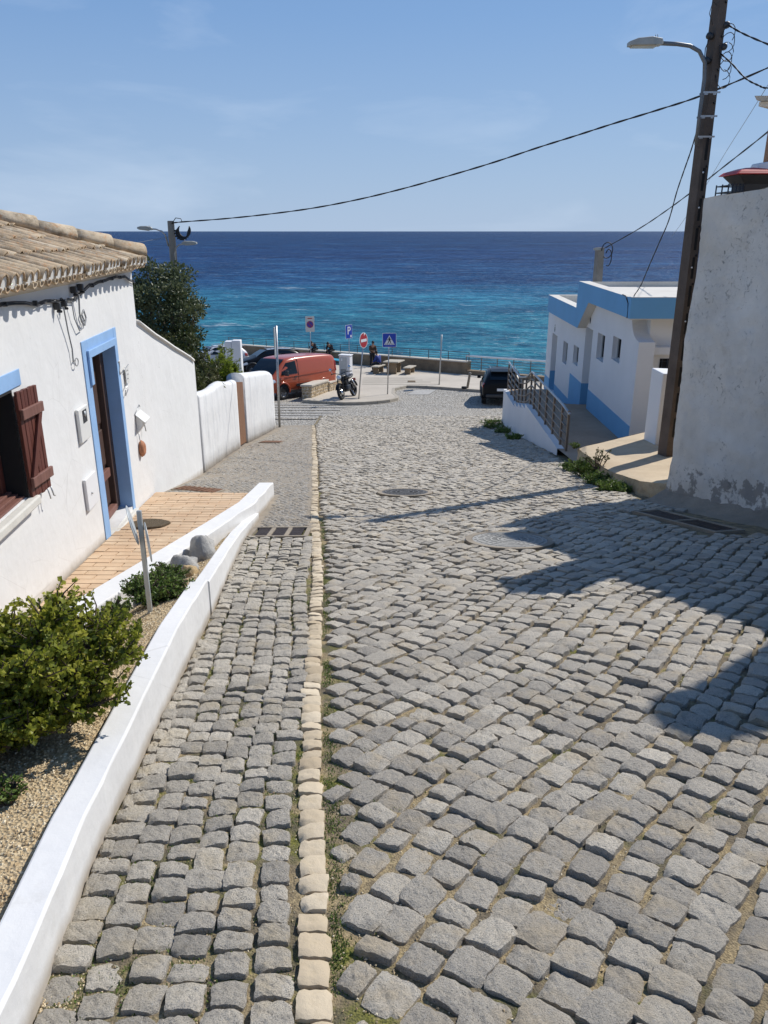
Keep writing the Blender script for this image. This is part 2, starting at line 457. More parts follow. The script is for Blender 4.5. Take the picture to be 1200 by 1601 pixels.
    M['cloth_brown'] = plain('brown_jacket', (0.10, 0.052, 0.028), 0.9, 0, 0.25, 14)
    M['cloth_dark'] = plain('dark_cloth', (0.016, 0.017, 0.022), 0.9, 0, 0.2, 14)
    M['cloth_blue'] = plain('blue_jacket', (0.020, 0.042, 0.21), 0.85, 0, 0.2, 14)
    M['hair'] = plain('dark_hair', (0.02, 0.014, 0.01), 0.7)
    M['towel'] = plain('turquoise_mat', (0.04, 0.36, 0.50), 0.85, 0, 0.12, 8)
    M['bin_red'] = plain('red_lid', (0.52, 0.030, 0.024), 0.45, 0, 0.06)
    M['column_wood'] = wood('orange_wood', (0.30, 0.13, 0.05), (0.42, 0.20, 0.085))
    # foliage
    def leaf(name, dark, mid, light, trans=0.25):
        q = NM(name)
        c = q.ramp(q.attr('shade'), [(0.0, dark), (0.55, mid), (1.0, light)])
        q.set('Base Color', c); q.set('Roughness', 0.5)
        q.set('Specular IOR Level', 0.35)
        tr = q.n.new('ShaderNodeBsdfTranslucent')
        q.l.new(c, tr.inputs['Color'])
        mx = q.n.new('ShaderNodeMixShader')
        mx.inputs[0].default_value = trans
        q.l.new(q.b.outputs[0], mx.inputs[1]); q.l.new(tr.outputs[0], mx.inputs[2])
        q.l.new(mx.outputs[0], q.out.inputs[0])
        return q.m
    M['leaf_jade'] = leaf('jade_bush_leaf', (0.07, 0.10, 0.014), (0.24, 0.27, 0.032), (0.50, 0.48, 0.075), 0.45)
    M['leaf_weed'] = leaf('green_weed_leaf', (0.045, 0.085, 0.016), (0.115, 0.18, 0.034), (0.22, 0.29, 0.07))
    M['leaf_olive'] = leaf('olive_tree_leaf', (0.040, 0.056, 0.022), (0.095, 0.12, 0.05), (0.20, 0.22, 0.115), 0.25)
    M['leaf_shrub'] = leaf('shrub_leaf', (0.035, 0.055, 0.015), (0.080, 0.095, 0.028), (0.17, 0.165, 0.065))
    M['leaf_yellow'] = leaf('yellow_green_leaf', (0.10, 0.14, 0.012), (0.22, 0.28, 0.025), (0.38, 0.42, 0.06), 0.35)
    M['twig'] = plain('twig_bark', (0.085, 0.060, 0.042), 0.9, 0, 0.3, 30)
    # sea
    q = NM('sea_water')
    s = q.sep()
    yv = s[1]
    wob = q.math('MULTIPLY', q.math('SUBTRACT', q.noise(1.0, 4, 0.55, q.mapped((0.004, 0.016, 0))), 0.5), 170.0)
    d = q.math('ADD', yv, wob)
    col = q.ramp(q.maprange(d, 60, 900), [
        (0.0, (0.13, 0.50, 0.48)), (0.05, (0.085, 0.42, 0.46)), (0.13, (0.055, 0.30, 0.41)),
        (0.22, (0.024, 0.125, 0.275)), (0.5, (0.015, 0.082, 0.225)), (1.0, (0.010, 0.076, 0.205))])
    # light and dark sides of swell and chop painted into the colour
    for sc, lo, hi, amt in (((0.006, 0.010, 0), .40, .62, .34), ((0.022, 0.036, 0), .40, .62, .46), ((0.085, 0.14, 0), .38, .62, .52), ((0.30, 0.48, 0), .40, .62, .50)):
        n_ = q.noise(1.0, 3, 0.6, q.mapped(sc, (0, 0, R(-7)), (sc[0] * 900, 3, 0)), 0.6)
        col = q.mix(q.ramp(n_, [(lo, min(1, amt * 1.9)), (hi, 0.0)]), col, (0.42, 0.56, 0.66), 'MULTIPLY')
        col = q.mix(q.ramp(n_, [(0.60, 0.0), (0.74, amt * .55)]), col, (0.10, 0.29, 0.40))
    for sc, gate in (((0.06, 0.12, 0), 0.0), ((0.20, 0.38, 0), 0.0), ((0.6, 1.1, 0), 0.0)):  # pale flecks: whitecaps and sun glints painted into the colour
        f_ = q.noise(1.0, 5, 0.75, q.mapped(sc, (0, 0, R(-7)), (7, sc[1] * 500, 0)))
        b_ = q.noise(1.0, 2, 0.5, q.mapped((sc[0] * .16, sc[1] * .2, 0), (0, 0, 0), (3, 9, 0)))
        f_ = q.math('MULTIPLY', q.ramp(f_, [(0.62, 0.0), (0.68, 1.0)]), q.ramp(b_, [(0.43, 0.0), (0.56, 1.0)]))
        col = q.mix(q.math('MULTIPLY', f_, 0.55), col, (0.62, 0.70, 0.74))
    q.bump(q.noise(1.0, 4, 0.6, q.mapped((0.08, 0.13, 0), (0, 0, R(-12)))), 1.0, 2.2)
    q.bump(q.noise(1.0, 5, 0.65, q.mapped((0.5, 0.8, 0), (0, 0, R(-12)))), 1.0, 0.42)
    q.bump(q.noise(1.0, 4, 0.6, q.mapped((2.0, 3.6, 0))), 0.8, 0.06)
    # wave-roughened water: light scattered from within plus a share of mirror reflection from the wave facets
    df = q.n.new('ShaderNodeBsdfDiffuse'); gl = q.n.new('ShaderNodeBsdfGlossy'); mx = q.n.new('ShaderNodeMixShader')
    q.l.new(col, df.inputs['Color']); q.l.new(q.height, df.inputs['Normal']); q.l.new(q.height, gl.inputs['Normal'])
    q.l.new(q.ramp(q.noise(1.0, 3, 0.7, q.mapped((0.6, 1.7, 0))), [(0.42, 0.10), (0.62, 0.46)]), gl.inputs['Roughness'])
    lw = q.n.new('ShaderNodeLayerWeight'); lw.inputs['Blend'].default_value = 0.12; q.l.new(q.height, lw.inputs['Normal'])
    q.l.new(q.maprange(lw.outputs['Fresnel'], 0.0, 1.0, 0.03, 0.26), mx.inputs[0])
    q.l.new(df.outputs[0], mx.inputs[1]); q.l.new(gl.outputs[0], mx.inputs[2]); q.l.new(mx.outputs[0], q.out.inputs[0])
    M['sea'] = q.m
build_materials()

# ------------------------------------------------------------------ mesh helpers
class MB:
    """collects shapes into one mesh"""
    def __init__(self):
        self.v, self.f, self.mi, self.sm = [], [], [], []
    def add(self, vs, fs, mi=0, smooth=False):
        o = len(self.v)
        self.v.extend([tuple(map(float, p)) for p in vs])
        for f in fs:
            self.f.append(tuple(i + o for i in f)); self.mi.append(mi); self.sm.append(smooth)
        return self
    def box(self, x0, x1, y0, y1, z0, z1, mi=0, fr=None):
        p = [(x, y, z) for z in (z0, z1) for y in (y0, y1) for x in (x0, x1)]
        if fr: p = [fr(*a) for a in p]
        return self.add(p, [(0, 2, 3, 1), (4, 5, 7, 6), (0, 1, 5, 4), (2, 6, 7, 3), (0, 4, 6, 2), (1, 3, 7, 5)], mi)
    def hexa(self, lo, hi, mi=0):
        """lo, hi: matching rings of points; closed prism between them"""
        n = len(lo)
        fs = [tuple(range(n - 1, -1, -1)), tuple(range(n, 2 * n))]
        for i in range(n):
            j = (i + 1) % n
            fs.append((i, j, n + j, n + i))
        return self.add(list(lo) + list(hi), fs, mi)
    def prism(self, pts, vec, mi=0):
        v = Vector(vec)
        return self.hexa(pts, [tuple(Vector(p) + v) for p in pts], mi)
    def tube(self, pts, r, n=8, mi=0, caps=True):
        pts = [Vector(p) for p in pts]
        rs = r if isinstance(r, (list, tuple)) else [r] * len(pts)
        rings = []
        up = Vector((0.13, 0.27, 0.95))
        for i, p in enumerate(pts):
            d = (pts[min(i + 1, len(pts) - 1)] - pts[max(i - 1, 0)])
            if d.length < 1e-9: d = Vector((0, 0, 1))
            d.normalize()
            a = d.cross(up)
            if a.length < 0.05: a = d.cross(Vector((1, 0, 0)))
            a.normalize(); b = d.cross(a)
            rings.append([p + (a * math.cos(2 * math.pi * k / n) + b * math.sin(2 * math.pi * k / n)) * rs[i] for k in range(n)])
        vs = [q for rg in rings for q in rg]
        fs = []
        for i in range(len(rings) - 1):
            for k in range(n):
                fs.append((i * n + k, (i + 1) * n + k, (i + 1) * n + (k + 1) % n, i * n + (k + 1) % n))
        if caps:
            fs.append(tuple(range(n))); fs.append(tuple(reversed(range((len(rings) - 1) * n, len(rings) * n))))
        return self.add(vs, fs, mi, True)
    def lathe(self, prof, n=16, mat=None, mi=0, smooth=True):
        vs, fs = [], []
        for r, z in prof:
            for k in range(n):
                a = 2 * math.pi * k / n
                p = Vector((r * math.cos(a), r * math.sin(a), z))
                vs.append(mat @ p if mat else p)
        for i in range(len(prof) - 1):
            for k in range(n):
                fs.append((i * n + k, i * n + (k + 1) % n, (i + 1) * n + (k + 1) % n, (i + 1) * n + k))
        fs.append(tuple(reversed(range(n)))); fs.append(tuple(range((len(prof) - 1) * n, len(prof) * n)))
        return self.add(vs, fs, mi, smooth)
    def grid(self, fn, nu, nv, mi=0, smooth=True):
        vs = [fn(i / nu, j / nv) for j in range(nv + 1) for i in range(nu + 1)]
        fs = [(j * (nu + 1) + i, j * (nu + 1) + i + 1, (j + 1) * (nu + 1) + i + 1, (j + 1) * (nu + 1) + i) for j in range(nv) for i in range(nu)]
        return self.add(vs, fs, mi, smooth)
    def loft(self, rings, mi=0, caps=True, smooth=True, closed=True):
        n = len(rings[0]); vs = [p for r in rings for p in r]; fs = []
        for i in range(len(rings) - 1):
            for k in range(n if closed else n - 1):
                fs.append((i * n + k, i * n + (k + 1) % n, (i + 1) * n + (k + 1) % n, (i + 1) * n + k))
        if caps and closed:
            fs.append(tuple(reversed(range(n)))); fs.append(tuple(range((len(rings) - 1) * n, len(rings) * n)))
        return self.add(vs, fs, mi, smooth)
    def mesh(self, name, off=(0, 0, 0)):
        me = bpy.data.meshes.new(name)
        ox, oy, oz = off
        me.from_pydata([(a - ox, b - oy, c - oz) for a, b, c in self.v], [], self.f)
        me.polygons.foreach_set('material_index', self.mi)
        me.polygons.foreach_set('use_smooth', self.sm)
        me.update()
        return me

OFF = {}
def link(o, parent=None):
    COL.objects.link(o)
    if parent is not None: o.parent = parent
    return o
def tag(o, label=None, cat=None, group=None, kind=None):
    if label: o['label'] = label
    if cat: o['category'] = cat
    if group: o['group'] = group
    if kind: o['kind'] = kind
    return o
def thing(name, label, cat, loc=(0, 0, 0), rz=0.0, group=None):
    o = bpy.data.objects.new(name, None)
    o.empty_display_size = 0.2
    o.location = loc; o.rotation_euler = (0, 0, rz)
    link(o); OFF[o.name] = tuple(loc) if rz == 0 else (0, 0, 0)
    return tag(o, label, cat, group)
def fix_normals(me):
    bm = bmesh.new(); bm.from_mesh(me)
    bmesh.ops.recalc_face_normals(bm, faces=bm.faces)
    bm.to_mesh(me); bm.free()
def obj(name, mb, mats, parent=None, local=False, bevel=0.0, seg=2, subd=0, recalc=True):
    """one mesh object. World coordinates unless local (then in the parent's own frame)"""
    off = OFF.get(parent.name, (0, 0, 0)) if (parent is not None and not local) else (0, 0, 0)
    me = mb.mesh(name, off)
    for m in (mats if isinstance(mats, (list, tuple)) else [mats]):
        me.materials.append(M[m] if isinstance(m, str) else m)
    if recalc: fix_normals(me)
    o = link(bpy.data.objects.new(name, me), parent)
    OFF[o.name] = off
    if bevel:
        b = o.modifiers.new('bevel', 'BEVEL'); b.width = bevel; b.segments = seg; b.limit_method = 'ANGLE'; b.angle_limit = R(40)
    if subd:
        s = o.modifiers.new('subdivision', 'SUBSURF'); s.levels = subd; s.render_levels = subd
    return o
def inst(name, me, parent, M4):
    o = bpy.data.objects.new(name, me)
    link(o, parent); o.matrix_local = M4
    return o
def copy_tree(o, parent=None):
    c = o.copy(); COL.objects.link(c)
    if parent is not None: c.parent = parent
    OFF[c.name] = (0, 0, 0)
    for ch in list(o.children): copy_tree(ch, c)
    return c
def np_mesh(name, V, F, mat, parent=None, shade=None, smooth=False):
    """V (n,3), F (m,k) arrays -> object; shade: one value per vertex"""
    me = bpy.data.meshes.new(name)
    k = F.shape[1]
    me.vertices.add(len(V)); me.vertices.foreach_set('co', np.ascontiguousarray(V, dtype=np.float32).ravel())
    me.loops.add(F.size); me.loops.foreach_set('vertex_index', np.ascontiguousarray(F, dtype=np.int32).ravel())
    me.polygons.add(len(F)); me.polygons.foreach_set('loop_start', np.arange(0, F.size, k, dtype=np.int32))
    if shade is not None:
        a = me.attributes.new('shade', 'FLOAT', 'POINT'); a.data.foreach_set('value', np.ascontiguousarray(shade, dtype=np.float32))
    me.update(calc_edges=True)
    me.polygons.foreach_set('use_smooth', np.full(len(F), smooth, dtype=bool))
    me.materials.append(M[mat] if isinstance(mat, str) else mat)
    me.validate()
    o = bpy.data.objects.new(name, me)
    return link(o, parent)
def lerp(a, b, t): return a + (b - a) * t
def interp(x, tab):
    return float(np.interp(x, [t[0] for t in tab], [t[1] for t in tab]))
def fbm(x, y, z=0.0, oct=4):
    return noise.fractal(Vector((x, y, z)), 1.0, 2.0, oct)

# ------------------------------------------------------------------ the lie of the land
def zs(y):
    """height of the street at distance y: steep near, easing off at the foot"""
    t = (y - 28) / 1.5
    sp = 1.5 * (math.log1p(math.exp(t)) if t < 30 else t)
    return -1.62 - 0.184 * y + 0.104 * sp
def zsa(y):
    t = (y - 28) / 1.5
    return -1.62 - 0.184 * y + 0.104 * 1.5 * np.logaddexp(0, t)
KERB = [(-1, -0.06), (1.4, -0.185), (2.65, -0.297), (4.44, -0.441), (8.08, -0.745), (10, -0.95), (13, -1.2), (27.8, -2.57)]
def kerb_x(y): return interp(y, KERB)
OUTER = [(-1, -0.70), (1.435, -0.896), (2.08, -0.987), (3.07, -1.07), (5.06, -1.23), (7.3, -1.437), (8.7, -1.50), (10.5, -1.555)]
def outer_x(y): return interp(y, OUTER)
RIGHT = [(-1, 6.2), (6.0, 5.15), (7.0, 4.86), (9.9, 3.70), (10.4, 3.60), (12, 3.50), (14.6, 3.62), (17.6, 3.9), (28.4, 4.34), (28.8, 6.6), (34, 8)]
def right_x(y): return interp(y, RIGHT)
HD = Vector((-0.06546, 0.99786, 0)); HN = Vector((0.99786, 0.06546, 0))
def HW(s, o, z):
    """house wall frame: s along the facade (downhill), o out of it"""
    return (-2.87 + HD.x * s + HN.x * o, 7.5 + HD.y * s + HN.y * o, z)
def house_x(y): return -2.87 - 0.0656 * (y - 7.5)
def path_z(y): return -2.73 - 0.106 * (y - 5.0)

# ------------------------------------------------------------------ ground sheets
def sheet(name, xl, xr, y0, y1, dz, mat, dy=0.12, nx=24, kind='structure', bumpy=0.0, zf=None):
    ys = [y0]
    while ys[-1] < y1: ys.append(min(y1, ys[-1] + dy * max(1.0, ys[-1] / 5)))
    mb = MB(); vs = []
    for y in ys:
        a, b = xl(y), xr(y)
        for i in range(nx + 1):
            x = lerp(a, b, i / nx)
            z = (zf(x, y) if zf else zs(y)) + dz
            if bumpy: z += bumpy * fbm(x * 6, y * 6)
            vs.append((x, y, z))
    n = nx + 1
    fs = [(j * n + i, j * n + i + 1, (j + 1) * n + i + 1, (j + 1) * n + i) for j in range(len(ys) - 1) for i in range(nx)]
    mb.add(vs, fs, 0, True)
    o = obj(name, mb, mat, recalc=False)
    return tag(o, kind=kind)

def pave_z(x, y):
    lift = 0.15 * max(0, min(1, 1 - (y - 9.6) / 3.5)) * max(0, min(1, (-1.9 - x) / 0.9)) if y > 9.66 else (-0.12 if x < -1.75 else 0)
    return zs(y) + lift

road = sheet('road', lambda y: kerb_x(y) - 0.02, lambda y: right_x(y) + 0.6, -0.6, 31.0, -0.020, 'joint', 0.10, 46, bumpy=0.006, zf=lambda x, y: zs(y) - 0.013 * max(0, min(1, (y - 2.0) / 3.0)))
strip = sheet('pavement', lambda y: outer_x(y) - 0.15, kerb_x, -0.6, 8.25, -0.019, 'joint_moss', 0.06, 22, bumpy=0.006, zf=lambda x, y: zs(y) - 0.009 * max(0, min(1, (y - 2.0) / 3.0)))
pavement = sheet('pavement', lambda y: house_x(y) - 0.25 if y < 20 else -4.1, kerb_x, 8.2, 27.8, -0.012, 'gutter', 0.25, 20, zf=pave_z)
# the ground that carries on: lower street and parking, terrain to the shore
mb = MB()
ys = np.arange(27.6, 67, 0.6)
sea_edge = lambda x: 48.1 - 1.09 * (x - 5.05)
mb.add([(x, lerp(27.6, sea_edge(x), t), zs(lerp(27.6, sea_edge(x), t)) - 0.03 - (0.012 if lerp(27.6, sea_edge(x), t) > 30.7 else 0.05)) for t in np.linspace(0, 1, len(ys)) for x in (-30, -8, -4, -1, 2, 5, 9, 20)],
       [(j * 8 + i, j * 8 + i + 1, (j + 1) * 8 + i + 1, (j + 1) * 8 + i) for j in range(len(ys) - 1) for i in range(7)], 0, True)
tag(obj('lower_street', mb, 'far_cobble', recalc=False), kind='structure')
mb = MB()
ys = np.arange(-8, 62, 1.5)
mb.add([(x, min(y, sea_edge(x) if abs(x) < 25 else 27), zs(min(y, sea_edge(x))) - 0.30 - (0.25 if abs(x) > 20 else 0)) for y in ys for x in (-60, -20, -9, -5, 0, 5, 9, 20, 60)],
       [(j * 9 + i, j * 9 + i + 1, (j + 1) * 9 + i + 1, (j + 1) * 9 + i) for j in range(len(ys) - 1) for i in range(8)], 0, True)
tag(obj('terrain', mb, 'earth', recalc=False), kind='structure')
mb = MB()
mb.add([(-90, 66, -13.3), (90, 46, -13.3), (90, 66, -15), (-90, 72, -15)], [(0, 1, 2, 3)])
tag(obj('beach', mb, 'sand', recalc=False), kind='structure')
mb = MB()
mb.add([(-70000, 30, -14.0), (70000, 30, -14.0), (70000, 90000, -14.0), (-70000, 90000, -14.0)], [(0, 1, 2, 3)])
tag(obj('sea', mb, 'sea', recalc=False), kind='structure')

# ------------------------------------------------------------------ setts
def stone_variant(n, rnd, rough=0.0030, drop=0.0045, irr=0.115):
    """unit stone, xy within about +-0.5, z in metres, top near 0"""
    u = np.linspace(-1, 1, n)
    X, Y = np.meshgrid(u, u)
    cj = rnd.uniform(-irr, irr, (2, 2, 2))
    def bil(k):
        return (cj[0, 0, k] * (1 - X) * (1 - Y) + cj[0, 1, k] * (1 + X) * (1 - Y) + cj[1, 0, k] * (1 - X) * (1 + Y) + cj[1, 1, k] * (1 + X) * (1 + Y)) / 4
    px = X * (1 - 0.05 * Y ** 8 * np.abs(X) ** 1.5) + bil(0)
    py = Y * (1 - 0.05 * X ** 8 * np.abs(Y) ** 1.5) + bil(1)
    # wobble the outline
    ph = rnd.uniform(0, 6.28, 4)
    px += 0.035 * np.sin(Y * 4 + ph[0]) * np.abs(X) + 0.02 * np.sin(Y * 9 + ph[1]) * np.abs(X)
    py += 0.035 * np.sin(X * 4 + ph[2]) * np.abs(Y) + 0.02 * np.sin(X * 9 + ph[3]) * np.abs(Y)
    e = np.maximum(np.abs(X), np.abs(Y))
    z = -drop * e ** 7 - drop * 0.8 * (np.abs(X * Y)) ** 3 - drop * 0.35 * np.abs(math.cos(ph[0]) * X + math.sin(ph[0]) * Y + 0.3 * math.sin(ph[1])) + rnd.normal(0, rough, X.shape) * (1 - 0.4 * e)
    z += rnd.uniform(-0.006, 0.006) * X + rnd.uniform(-0.006, 0.006) * Y
    for _ in range(2 if n > 3 else 0):                             # chipped corners and edges
        a = rnd.uniform(0, 6.28); z -= np.maximum(0, math.cos(a) * X + math.sin(a) * Y - rnd.uniform(0.85, 1.15)) * rnd.uniform(0.01, 0.04)
    V = np.stack([px * 0.5, py * 0.5, z], -1).reshape(-1, 3)
    F = [(j * n + i, j * n + i + 1, (j + 1) * n + i + 1, (j + 1) * n + i) for j in range(n - 1) for i in range(n - 1)]
    ring = [i for i in range(n)] + [j * n + n - 1 for j in range(1, n)] + [(n - 1) * n + i for i in range(n - 2, -1, -1)] + [j * n for j in range(n - 2, 0, -1)]
    b = len(V)
    rim = V[ring].copy(); sk = rim.copy(); sk[:, :2] *= 1.03; sk[:, 2] = -0.065
    V = np.vstack([V, rim, sk])
    m = len(ring)
    F += [(b + i, b + m + i, b + m + (i + 1) % m, b + (i + 1) % m) for i in range(m)]
    return V, np.array(F)
vr = np.random.default_rng(11)
VAR = {n: [stone_variant(n, vr) for _ in range(28 if n > 4 else 16)] for n in (9, 7, 5, 4)}
VARS = {n: [stone_variant(n, vr, 0.0025, 0.004, 0.07) for _ in range(20)] for n in (7, 5, 4)}
VSMALL = [stone_variant(4, vr, 0.003, 0.010, 0.22) for _ in range(16)]
VSMALL3 = [stone_variant(3, vr, 0.002, 0.010, 0.22) for _ in range(10)]
SLOPE = lambda y: (zs(y + 0.05) - zs(y - 0.05)) / 0.1
def frame(x, y, ang, L, W, dz, tx, ty, zf=None):
    """4x4 that sets a unit stone on the slope"""
    g = SLOPE(y)
    up = Vector((tx, -g + ty, 1)).normalized()
    a = Vector((math.cos(ang), math.sin(ang), 0)); a = (a - up * a.dot(up)).normalized()
    b = up.cross(a)
    z = (zf(x, y) if zf else zs(y)) + dz
    return Matrix(((a.x * L, b.x * W, up.x, x), (a.y * L, b.y * W, up.y, y), (a.z * L, b.z * W, up.z, z), (0, 0, 0, 1)))
def apply4(Mx, V):
    A = np.array(Mx)
    return V @ A[:3, :3].T + A[:3, 3]
def lay(stones, structure, part, mat, variants_hi, pick, max_parts=300, far_name=None, label=None):
    """stones: list of (x, y, ang, L, W, dz, tx, ty, shade, vi). The nearest are parts of their own, the rest one mesh."""
    in_view = lambda s: abs(s[0]) < 0.56 * s[1] + 0.12 and s[1] > 1.22
    order = sorted([s for s in stones if in_view(s)], key=lambda s: s[1] + 0.12 * abs(s[0]))
    rest = [s for s in stones if not in_view(s)] + order[max_parts:]
    cache = {}
    for s in order[:max_parts]:
        k = (s[9] % len(variants_hi), int(s[8] * 4.99))
        if k not in cache:
            V, F = variants_hi[k[0]]
            tmp = np_mesh(part, V, F, mat, None, np.full(len(V), (k[1] + 0.5) / 5), True)
            cache[k] = tmp.data
            bpy.data.objects.remove(tmp)
        inst(part, cache[k], structure, frame(*s[:8]))
    Vs, Fs, Ss, base = [], {3: [], 4: []}, [], 0
    for s in rest:
        V, F = pick(s)
        Vs.append(apply4(frame(*s[:8]), V)); Fs[4].append(F + base); base += len(V)
        Ss.append(np.full(len(V), s[8]))
    if Vs:
        o = np_mesh(far_name or part, np.vstack(Vs), np.vstack(Fs[4]), mat, structure, np.concatenate(Ss), True)
        tag(o, label, None, None, 'stuff')
    return order

def manhole_hit(x, y):
    return ((x - 0.31) / 0.43) ** 2 + ((y - 11.02) / 0.43) ** 2 < 1 or ((x - 1.30) / 0.46) ** 2 + ((y - 7.5) / 0.46) ** 2 < 1
def drain_right_hit(x, y):
    d = (y - 9.2) * -0.27 + 3.18
    return 7.8 < y < 9.4 and x > d - 0.12

# main carriageway: courses running up to the right, waved
stones = []
A0 = R(51)
pitch = 0.131
rs = np.random.default_rng(5)
def warp(s, t):
    x = s * math.cos(A0) - t * -math.sin(A0)
    y = s * math.sin(A0) - t * math.cos(A0)
    # courses bend: steeper at the left, flatter to the right and far away
    dx = 0.16 * math.sin(y * 0.55 + 0.4) + 0.05 * math.sin(y * 1.7 + x * 1.1)
    dy = 0.13 * math.sin(x * 0.9 + 0.3) + 0.04 * math.sin(x * 2.3 + y * 0.8)
    return x + dx, y + dy
for it in range(-205, 155):
    t = it * pitch
    s = -6 + rs.uniform(0, 0.12)
    while s < 36:
        L = float(np.clip(rs.normal(0.136, 0.017), 0.095, 0.18))
        sc, tt = s + L / 2, t + rs.normal(0, 0.007)
        s += L
        x, y = warp(sc, tt)
        if not (-0.2 < y < 30.9): continue
        if abs(x) > 0.56 * y + 2.4: continue
        dl = x - kerb_x(y) - 0.048
        dr = right_x(y) - x
        if dl < 0.028 or dr < 0.03 or manhole_hit(x, y) or drain_right_hit(x, y): continue
        x2, y2 = warp(sc + 0.02, tt)
        ang = math.atan2(y2 - y, x2 - x)
        gap = 0.0125 + abs(rs.normal(0, 0.005))
        Ls, W = L - gap, pitch - gap + rs.normal(0, 0.004)
        if dl < 0.075:
            k = 0.62 + rs.uniform(-0.1, 0.1); Ls *= k; W *= k; x += 0.016; ang += rs.normal(0, 0.3)
        stones.append((x, y, ang + rs.normal(0, 0.06), Ls, W, rs.normal(0, 0.0055), rs.normal(0, 0.038), rs.normal(0, 0.038),
                       float(np.clip(rs.beta(2.2, 2.2), 0, 1)), int(rs.integers(0, 9999))))
print('carriageway setts', len(stones))
def pick_main(s):
    n = 7 if s[1] < 4.5 else (5 if s[1] < 9 else 4)
    return VAR[n][s[9] % len(VAR[n])]
lay(stones, road, 'cobble', 'sett', VAR[9], pick_main, 300, 'cobbles')

# gutter strip along the low wall: courses run with the street
stones = []
for ic in range(-3, 12):
    y = -0.4 + rs.uniform(0, 0.1)
    while y < 7.62:
        L = float(np.clip(rs.normal(0.105, 0.013), 0.075, 0.14))
        yc = y + L / 2; y += L
        tsl = -0.085
        x = kerb_x(yc) - 0.052 - (ic + 0.5) * 0.109 + 0.022 * math.sin(yc * 1.9 + ic * 0.3) + rs.normal(0, 0.004)
        if ic < 0: continue
        lim = outer_x(yc) + 0.035
        Wd = 0.109 - 0.010
        if x < lim:
            if x < lim - 0.075: continue
            Wd = max(0.045, 0.101 - 1.3 * (lim - x)); x = outer_x(yc) + 0.008 + Wd / 2
        stones.append((x, yc, R(90) + 0.085 + 0.10 * math.cos(yc * 1.9 + ic * 0.3) * 0.3 + rs.normal(0, 0.045), L - 0.010 - abs(rs.normal(0, 0.005)), Wd + rs.normal(0, 0.006),
                       rs.normal(0, 0.005), rs.normal(0, 0.05), rs.normal(0, 0.05), float(rs.beta(2, 2)), int(rs.integers(0, 9999))))
print('strip setts', len(stones))
lay(stones, strip, 'cobble', 'strip_sett', VAR[9], lambda s: VAR[5 if s[1] < 5 else 4][s[9] % 16], 300, 'cobbles')

# limestone kerb line between the two
kerb_line = thing('kerb_line', None, None, (kerb_x(1.4), 1.4, zs(1.4)))
kerb_line['kind'] = 'structure'
ks, y = [], 1.05
while y < 27.7:
    L = float(np.clip(rs.normal(0.096, 0.008), 0.075, 0.12)) * (1.0 if y < 13 else 1.25)
    yc = y + L / 2; y += L
    w = 0.090 + rs.normal(0, 0.004) + (0.02 if yc > 13 else 0)
    ks.append((kerb_x(yc) + 0.012 * math.sin(yc * 1.3) + rs.normal(0, 0.004), yc, R(90) + 0.07 + rs.normal(0, 0.04), L - 0.009 - abs(rs.normal(0, 0.003)), w,
               -0.001 + rs.normal(0, 0.004), rs.normal(0, 0.03), rs.normal(0, 0.04), float(rs.beta(2, 1.6)), int(rs.integers(0, 9999))))
loc = Vector(kerb_line.location)
cache = {}
for s in ks[:295]:
    k = (s[9] % 20, int(s[8] * 3.99))
    if k not in cache:
        V, F = VARS[7 if s[1] < 6 else 4][k[0]]
        t_ = np_mesh('kerb_stone', V, F, 'kerb', None, np.full(len(V), (k[1] + 0.5) / 4), True); cache[k] = t_.data; bpy.data.objects.remove(t_)
    inst('kerb_stone', cache[k], kerb_line, Matrix.Translation(-loc) @ frame(*s[:8]))
print('kerb stones', len(ks))

# small paving stones of the upper pavement
ss = []
for iy in range(0, 190):
    y = 8.3 + iy * 0.076 * (1 + iy * 0.0035)
    if y > 27.4: break
    pw = 0.074 * (1 + iy * 0.0035)
    x0, x1 = (max(house_x(y), -3.62 if y > 19 else -9) + 0.05 if y > 9.72 else outer_x(y) + 0.06), kerb_x(y) - 0.07
    n = int((x1 - x0) / pw)
    for i in range(n):
        x = x0 + (i + 0.5 + 0.5 * (iy % 2)) * pw + rs.normal(0, 0.008)
        yy = y + rs.normal(0, 0.008)
        if x > x1: continue
        if 9.72 < yy < 10.75 and outer_x(yy) - 0.30 < x < outer_x(yy) + 0.05: continue
        if -3.05 < x < -2.3 and 10.4 < yy < 11.05: continue
        if -3.45 < x < -2.78 and 20.5 < yy < 21.3: continue
        ss.append((x, yy, rs.uniform(-0.5, 0.5), pw * 0.86, pw * 0.84, 0.002 + rs.normal(0, 0.003), rs.normal(0, 0.06), rs.normal(0, 0.06), float(rs.beta(2, 2)), int(rs.integers(0, 999))))
Vs, Fs, Sh, base = [], [], [], 0
for s in ss:
    V, F = (VSMALL if s[1] < 12 else VSMALL3)[s[9] % 10]
    Vs.append(apply4(frame(*s[:8], zf=pave_z), V)); Fs.append(F + base); base += len(V); Sh.append(np.full(len(V), s[8]))
tag(np_mesh('paving_stones', np.vstack(Vs), np.vstack(Fs), 'small_sett', pavement, np.concatenate(Sh), True), kind='stuff')
print('small stones', len(ss))

